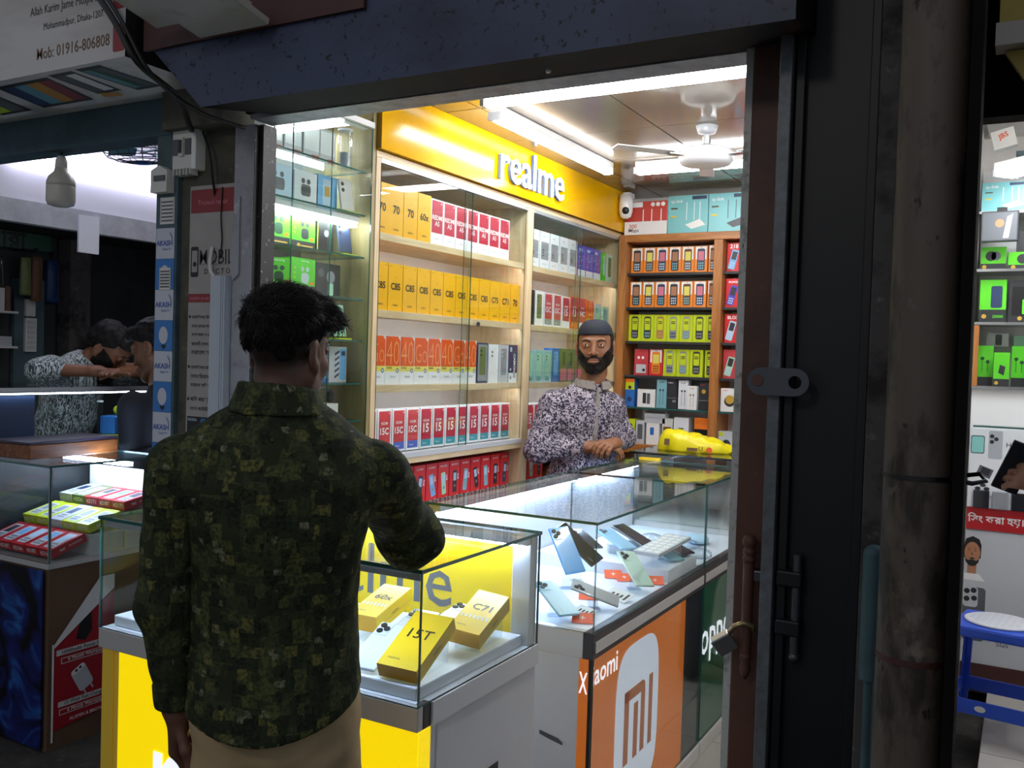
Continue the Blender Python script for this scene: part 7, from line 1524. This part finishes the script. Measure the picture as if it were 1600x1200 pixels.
# ---------------------------------------------------------------- shopkeeper behind the counter
def shopkeeper():
    base = np.array((-1.79, 3.945, .03)); fw = norm((.70, -.71, 0)); rt = np.array((fw[1], -fw[0], 0)); W_ = lambda *p: np.array(p) - base
    H = Head(W_(-1.752, 3.925, 1.578), norm((.34, -.94, -.03)), (-.03, 0, 1), .97, 1.16)
    chest, pel, neck = W_(-1.79, 3.93, 1.205), W_(-1.815, 3.965, .93), W_(-1.765, 3.935, 1.425)
    sR, sL = chest + rt * .168 + np.array((0, 0, .105)), chest - rt * .122 + np.array((0, 0, .105))
    eR, wR = W_(-1.94, 3.725, 1.105), W_(-1.705, 3.835, 1.128); eL, wL = W_(-1.655, 4.055, 1.165), W_(-1.63, 3.90, 1.145)
    lo, hi = (-.28, -.36, -.005), (.34, .32, 1.72)
    fold = waves(15, 9, 20, 60, .004); f2 = waves(16, 6, 60, 130, .001)
    def kurta(F):
        torso(F, pel, chest, neck, rt, .016, .012); F.ell(chest + np.array((0, 0, .05)), (.165, .115, .10), .05, frame3(rt, (0, 0, 1)))
        for sh, el, wr in ((sR, eR, wR), (sL, eL, wL)):
            F.cone(chest + np.array((0, 0, .15)), sh, .058, .058, .05); F.cone(sh, el, .060, .055, .03); F.cone(el, el + (wr - el) * .72, .054, .040, .03)
        F.cone(pel, pel + np.array((0, 0, -.45)), .165, .19, .05); F.disp(lambda X, Y, Z: fold(X, Y, Z) + f2(X, Y, Z)); F.cut(lambda X, Y, Z: (Z - neck[2] + .012) * np.ones_like(X + Y))
        # opening at the throat
        c = neck + fw * .085; F.cone(c + np.array((0, 0, .02)), c + np.array((0, 0, -.05)) + fw * .02, .020, .006, .01, 'sub')
    def collar(F):
        c = neck
        def f(X, Y, Z):
            x = (X - c[0]) * rt[0] + (Y - c[1]) * rt[1]; y = (X - c[0]) * fw[0] + (Y - c[1]) * fw[1]; rr = np.sqrt(x * x + y * y); rad = .073 + (c[2] + .01 - Z) * .35
            d = np.maximum(np.maximum(np.abs(rr - rad) - .0055, Z - (c[2] + .012 - .14 * np.maximum(0, y))), (c[2] - .020 - .2 * np.maximum(0, y)) - Z); return np.maximum(d, np.where(y > .03, .016 - np.abs(x), -1))
        F.put(f, c - .14, c + .14, .003)
    def placket(F):
        a = neck + fw * .088 + np.array((0, 0, -.035)); b = chest + fw * .126 + np.array((0, 0, -.02)); c = chest * .5 + pel * .5 + fw * .132
        for p, q in ((a, b), (b, c)): F.cone(p, q, .011, .011, .01)
    hp1, hp2 = pel + rt * .085, pel - rt * .085; leg = lambda h: (h, h + np.array((0, 0, -.42)), h + np.array((0, 0, -.83)), h + np.array((0, 0, -.87)) + fw * .13)
    def trousers(F):
        for h in (hp1, hp2): F.cone(h + np.array((0, 0, -.2)), h + np.array((0, 0, -.83)), .085, .07, .03)
        F.cut(lambda X, Y, Z: (.06 - Z) * np.ones_like(X + Y))
    def cap(F):
        F.ell(H.p(0, -.012, .05), np.array((.083, .102, .088)) * H.k, .01, H.A, p=2.5); F.cut(lambda X, Y, Z: (lambda q: (.062 - .16 * q[1] * 0 + .10 * (q[1]) * .3 - q[2]) * H.k)(H.loc3(X, Y, Z)), .004)
    def hairside(F):
        H.skull(F, .002, False, False)
        def reg(X, Y, Z):
            x, y, z = H.loc3(X, Y, Z); return np.maximum(np.maximum(y - (.036 - .0 * z), -.02 - .25 * np.clip(y, -.1, .1) * 0 - z), z - .07)
        F.cut(lambda X, Y, Z: reg(X, Y, Z) * H.k, .004); F.disp(waves(30, 8, 200, 400, .0008))
    def beard(F):
        H.skull(F, .0045, False, True); b_ = waves(31, 10, 150, 330, .0012)
        def reg(X, Y, Z):
            x, y, z = H.loc3(X, Y, Z); ax = np.abs(x)
            top = np.where(ax < .034, -.037 - .10 * (ax), -.040 + (ax - .034) * 1.5); top = np.where(y < .035, np.maximum(top, -.02 + (.035 - y) * 1.0), top); d = z - top
            d = np.maximum(d, -(y + .012)); mouth = 1 - np.sqrt((x / .024) ** 2 + ((z + .0585) / .0125) ** 2 + (np.maximum(0, .075 - y) / .02) ** 2); d = np.maximum(d, mouth * .012)
            chin = 1 - np.sqrt((x / .014) ** 2 + ((z + .079) / .005) ** 2 + (np.maximum(0, .08 - y) / .02) ** 2); return d
        F.cut(lambda X, Y, Z: reg(X, Y, Z) * H.k, .004); F.disp(b_)
    r = person('shopkeeper in grey floral kurta and dark cap standing behind the counter', tuple(base), dict(box=(lo, hi), skin='#9A684A', head=H, pelvis=pel, chest=chest, neck=neck, right=rt, res=.004,
        armL=(sL, eL, wL), armR=(sR, eR, wR), handR=(norm((.75, .45, .02)), np.array((.2, -.2, 1)), -1, (.35, .5, .4), 1.0), handL=(norm((-.05, -1, -.02)), np.array((.35, 0, 1)), 1, (.5, .7, .5), 1.0), legL=leg(hp2), legR=leg(hp1),
        wear=[('kurta', .005, 'floral_kurta', kurta, ((-.28, -.36, .40), (.34, .32, 1.5))), ('collar', .0035, 'collar_trim', collar, (neck - .14, neck + .14)), ('placket', .004, 'collar_trim', placket, (chest - .32, chest + .32)), ('trousers', .008, 'off_white', trousers, ((-.28, -.3, 0), (.3, .3, .9))), ('cap', .003, 'cap_navy', cap, H.box), ('side_hair', .0028, 'beard_black', hairside, H.box), ('beard', .0024, 'beard_black', beard, H.box)]))
    mb = MB(); d = norm(wL - eL); n_ = 22; a = np.cross(d, (0, 0, 1)); a = norm(a); b = np.cross(d, a); c = wL - d * .02
    mb.tube([tuple(c + .029 * (math.cos(t) * a + math.sin(t) * b)) for t in np.linspace(0, 2 * math.pi, n_)], .004, 'watch'); mb.build('watch_strap', r)
    for k in range(4):
        z = neck + fw * (.100 + .011 * k) + np.array((0, 0, -.05 - .032 * k)); mb = MB(); mb.ell(tuple(z + fw * .004), .004, 'watch', 8, 6); mb.build('button', r)
shopkeeper()

# ---------------------------------------------------------------- two men in the repair shop
def simple_wear(spec, top_mat, g=.018, sleeve=.95, trousers='grey_cloth', seed=1, collar=True):
    fold = waves(seed, 9, 20, 60, .004)
    def shirt(F):
        torso(F, spec['pelvis'], spec['chest'], spec['neck'], spec['right'], g, .01)
        for sd in 'LR':
            sh, el, wr = spec['arm' + sd]; F.cone(np.array(spec['chest']) + np.array((0, 0, .05)), sh, .064, .062, .05); F.cone(sh, el, .063, .052, .03)
            if sleeve > .5: F.cone(el, np.array(el) + (np.array(wr) - np.array(el)) * (sleeve - .5) * 2 * .85, .05, .04, .03)
        F.disp(fold)
        nk = np.array(spec['neck']); ax = norm(np.array(spec['neck']) - np.array(spec['chest'])); F.cut(lambda X, Y, Z: (X - nk[0]) * ax[0] + (Y - nk[1]) * ax[1] + (Z - nk[2]) * ax[2] + .0)
        pe = np.array(spec['pelvis']); up = norm(np.array(spec['chest']) - pe)
    def pants(F):
        F.ell(spec['pelvis'], (.155, .118, .12), .04, frame3(spec['right'], (0, 0, 1)))
        for sd in 'LR':
            l = spec['leg' + sd]; F.cone(l[0], l[1], .095, .075, .05); F.cone(l[1], l[2], .075, .06, .04)
    return [('shirt', .006, top_mat, shirt), ('trousers', .008, trousers, pants)]
def hair_simple(H, seed, low=.03):
    st = waves(seed, 12, 90, 240, .003)
    def f(F):
        F.ell(H.p(0, -.012, .056), np.array((.084, .104, .084)) * H.k, .02, H.A, p=2.3); F.ell(H.p(0, .065, .088), np.array((.06, .04, .03)) * H.k, .03, H.A); F.ell(H.p(0, -.07, .02), np.array((.07, .04, .06)) * H.k, .03, H.A); F.disp(st)
        F.cut(lambda X, Y, Z: (lambda q: np.where(q[1] > .045, .072 - q[2], np.where(q[1] < -.03, -.04 - q[2], .0 + low * .3 + (q[1] + .03) * .55 - q[2])) * H.k)(H.loc3(X, Y, Z)), .006)
    return f
def legs(pel, rt, fw, zf=0.0):
    o = {}
    for sd, s_ in (('L', -1), ('R', 1)):
        h = np.array(pel) + s_ * .085 * np.array(rt); o['leg' + sd] = (h, np.array((h[0], h[1], (h[2] + zf) * .53)) + np.array(fw) * .02, np.array((h[0], h[1], zf + .07)), np.array((h[0], h[1], zf + .04)) + np.array(fw) * .13)
    return o
def man_leaning():
    base = np.array((-4.22, 2.94, 0)); W_ = lambda *p: np.array(p) - base + np.array((-.025, 0, .012)); fw = norm((.95, .25, 0)); rt = np.array((fw[1], -fw[0], 0))
    H = Head(W_(-3.955, 3.02, 1.485), norm((.60, .30, -.55)), norm((.5, .2, .8)), 1.04)
    chest, pel, neck = W_(-4.10, 2.94, 1.30), W_(-4.22, 2.92, .97), W_(-4.01, 2.985, 1.44); sR, sL = chest + rt * .18 + np.array((.03, 0, .09)), chest - rt * .18 + np.array((.03, 0, .09))
    sp = dict(box=((-.30, -.36, -.005), (.46, .46, 1.72)), skin='#8E5E44', head=H, pelvis=pel, chest=chest, neck=neck, right=rt, hres=.004, fres=.0035, armR=(sR, W_(-4.03, 2.70, 1.385), W_(-3.86, 2.90, 1.385)), armL=(sL, W_(-3.93, 3.20, 1.385), W_(-3.82, 3.02, 1.385)),
              handR=(norm((.3, .9, 0)), np.array((0, 0, 1)), -1, (.12, .2, .1), .95), handL=(norm((.2, -.9, 0)), np.array((0, 0, 1)), 1, (.12, .2, .1), .95), **legs(pel, rt, fw))
    def beard(F):
        H.skull(F, .006, False, True)
        def reg(X, Y, Z):
            x, y, z = H.loc3(X, Y, Z); ax = np.abs(x); top = np.where(ax < .034, -.04, -.04 + (ax - .034) * 1.5); return np.maximum(z - top, -(y + .012))
        F.ell(H.p(0, .07, -.12), np.array((.04, .03, .04)) * H.k, .03, H.A); F.cut(lambda X, Y, Z: reg(X, Y, Z) * H.k, .004)
    sp['wear'] = simple_wear(sp, 'streak_shirt', .018, .72, seed=44) + [('hair', .004, 'hair_black', hair_simple(H, 50), H.box), ('beard', .0035, 'beard_black', beard, H.box)]
    person('bearded repairman in pale streaked shirt leaning over the bench', tuple(base), sp)
man_leaning()
def man_profile():
    base = np.array((-2.815, 2.335, 0)); W_ = lambda *p: np.array(p) - base; base2 = (-3.43, 2.895, 0); W_ = lambda *p: np.array(p) - base; fw = norm((-.93, .12, 0)); rt = np.array((fw[1], -fw[0], 0))
    H = Head(W_(-2.86, 2.335, 1.505), norm((-.80, -.22, -.30)), norm((-.3, 0, 1)), 1.10)
    chest, pel, neck = W_(-2.80, 2.34, 1.15), W_(-2.80, 2.34, .86), W_(-2.815, 2.34, 1.355); sR, sL = chest + rt * .16 + np.array((0, 0, .10)), chest - rt * .16 + np.array((0, 0, .10))
    sp = dict(box=((-.42, -.32, -.005), (.28, .32, 1.68)), skin='#855A42', head=H, pelvis=pel, chest=chest, neck=neck, right=rt, hres=.004, fres=.003, armR=(sR, sR + np.array((.02, .02, -.27)), sR + np.array((-.06, .0, -.50))), armL=(sL, sL + np.array((.02, -.02, -.27)), sL + np.array((-.06, 0, -.50))),
              handR=(norm((-.3, 0, -1)), np.array((0, 1, 0)), 1, (.3, .4, .3), .95), handL=(norm((-.3, 0, -1)), np.array((0, -1, 0)), -1, (.3, .4, .3), .95), **legs(pel, rt, fw))
    sp['wear'] = simple_wear(sp, 'navy_cloth', .018, 1.0, seed=61) + [('hair', .0035, 'hair_black', hair_simple(H, 62), H.box)]
    person('man in dark navy shirt looking down in profile beside the left counter', base2, sp)
man_profile()
# ---------------------------------------------------------------- people mostly hidden: elbow behind the door frame, hand at the right edge
def man_elbow():
    base = np.array((-.74, 4.28, .03)); W_ = lambda *p: np.array(p) - base; fw = norm((-.95, .2, 0)); rt = np.array((fw[1], -fw[0], 0))
    H = Head(W_(-.80, 4.30, 1.60), fw, (0, 0, 1), .96); chest, pel, neck = W_(-.76, 4.28, 1.24), W_(-.72, 4.28, .93), W_(-.78, 4.29, 1.45); sR, sL = chest + rt * .185 + np.array((0, 0, .11)), chest - rt * .185 + np.array((0, 0, .11))
    sp = dict(box=((-.52, -.36, -.005), (.30, .40, 1.74)), skin='#7E5640', head=H, pelvis=pel, chest=chest, neck=neck, right=rt, hres=.0045, fres=.005, armL=(sL, W_(-1.09, 4.18, 1.15), W_(-.98, 4.36, 1.16)), armR=(sR, sR + np.array((-.05, .02, -.26)), sR + np.array((-.2, -.08, -.235))),
              handL=(norm((.2, 1, 0)), np.array((0, 0, 1)), 1, (.1, .15, .1), .95), handR=(norm((-1, -.4, 0)), np.array((0, 0, 1)), -1, (.3, .4, .3), .95), **legs(pel, rt, fw))
    sp['wear'] = simple_wear(sp, 'grey_cloth', .018, .3, seed=71) + [('hair', .005, 'hair_black', hair_simple(H, 72), H.box)]
    person('person behind the door frame leaning a bare elbow on the rear counter', tuple(base), sp)
man_elbow()
def man_edge():
    base = np.array((.42, 2.78, .10)); W_ = lambda *p: np.array(p) - base; fw = norm((-.9, .1, 0)); rt = np.array((fw[1], -fw[0], 0))
    H = Head(W_(.36, 2.78, 1.62), norm((-.9, .1, -.3)), (0, 0, 1), .96); chest, pel, neck = W_(.40, 2.78, 1.28), W_(.42, 2.78, .97), W_(.38, 2.78, 1.48); sR, sL = chest + rt * .185 + np.array((0, 0, .10)), chest - rt * .185 + np.array((0, 0, .10))
    sp = dict(box=((-.58, -.32, -.005), (.26, .34, 1.70)), skin='#A87C66', head=H, pelvis=pel, chest=chest, neck=neck, right=rt, hres=.0045, fres=.005, armL=(sL, W_(.28, 2.62, 1.14), W_(.075, 2.72, 1.235)), armR=(sR, sR + np.array((-.02, .02, -.26)), sR + np.array((-.2, 0, -.3))),
              handL=(norm((-1, .1, .25)), np.array((-.1, -.6, .4)), 1, (.4, .6, .4), .95), handR=(norm((-1, 0, 0)), np.array((0, 0, 1)), -1, (.3, .4, .3), .95), **legs(pel, rt, fw))
    sp['wear'] = simple_wear(sp, 'navy_cloth', .018, .3, seed=81) + [('hair', .005, 'hair_black', hair_simple(H, 82), H.box)]
    person('person at the right picture edge holding up a phone', tuple(base), sp)
    mb = MB(); mb.box(-.034, .034, -.004, .004, -.068, .068, 'ph_dark'); mb.build('phone', None, (-.018, 2.745, 1.275), (R(10), R(20), R(20)), label='dark phone held at the right picture edge', cat='phone', bevel=.003)
man_edge()
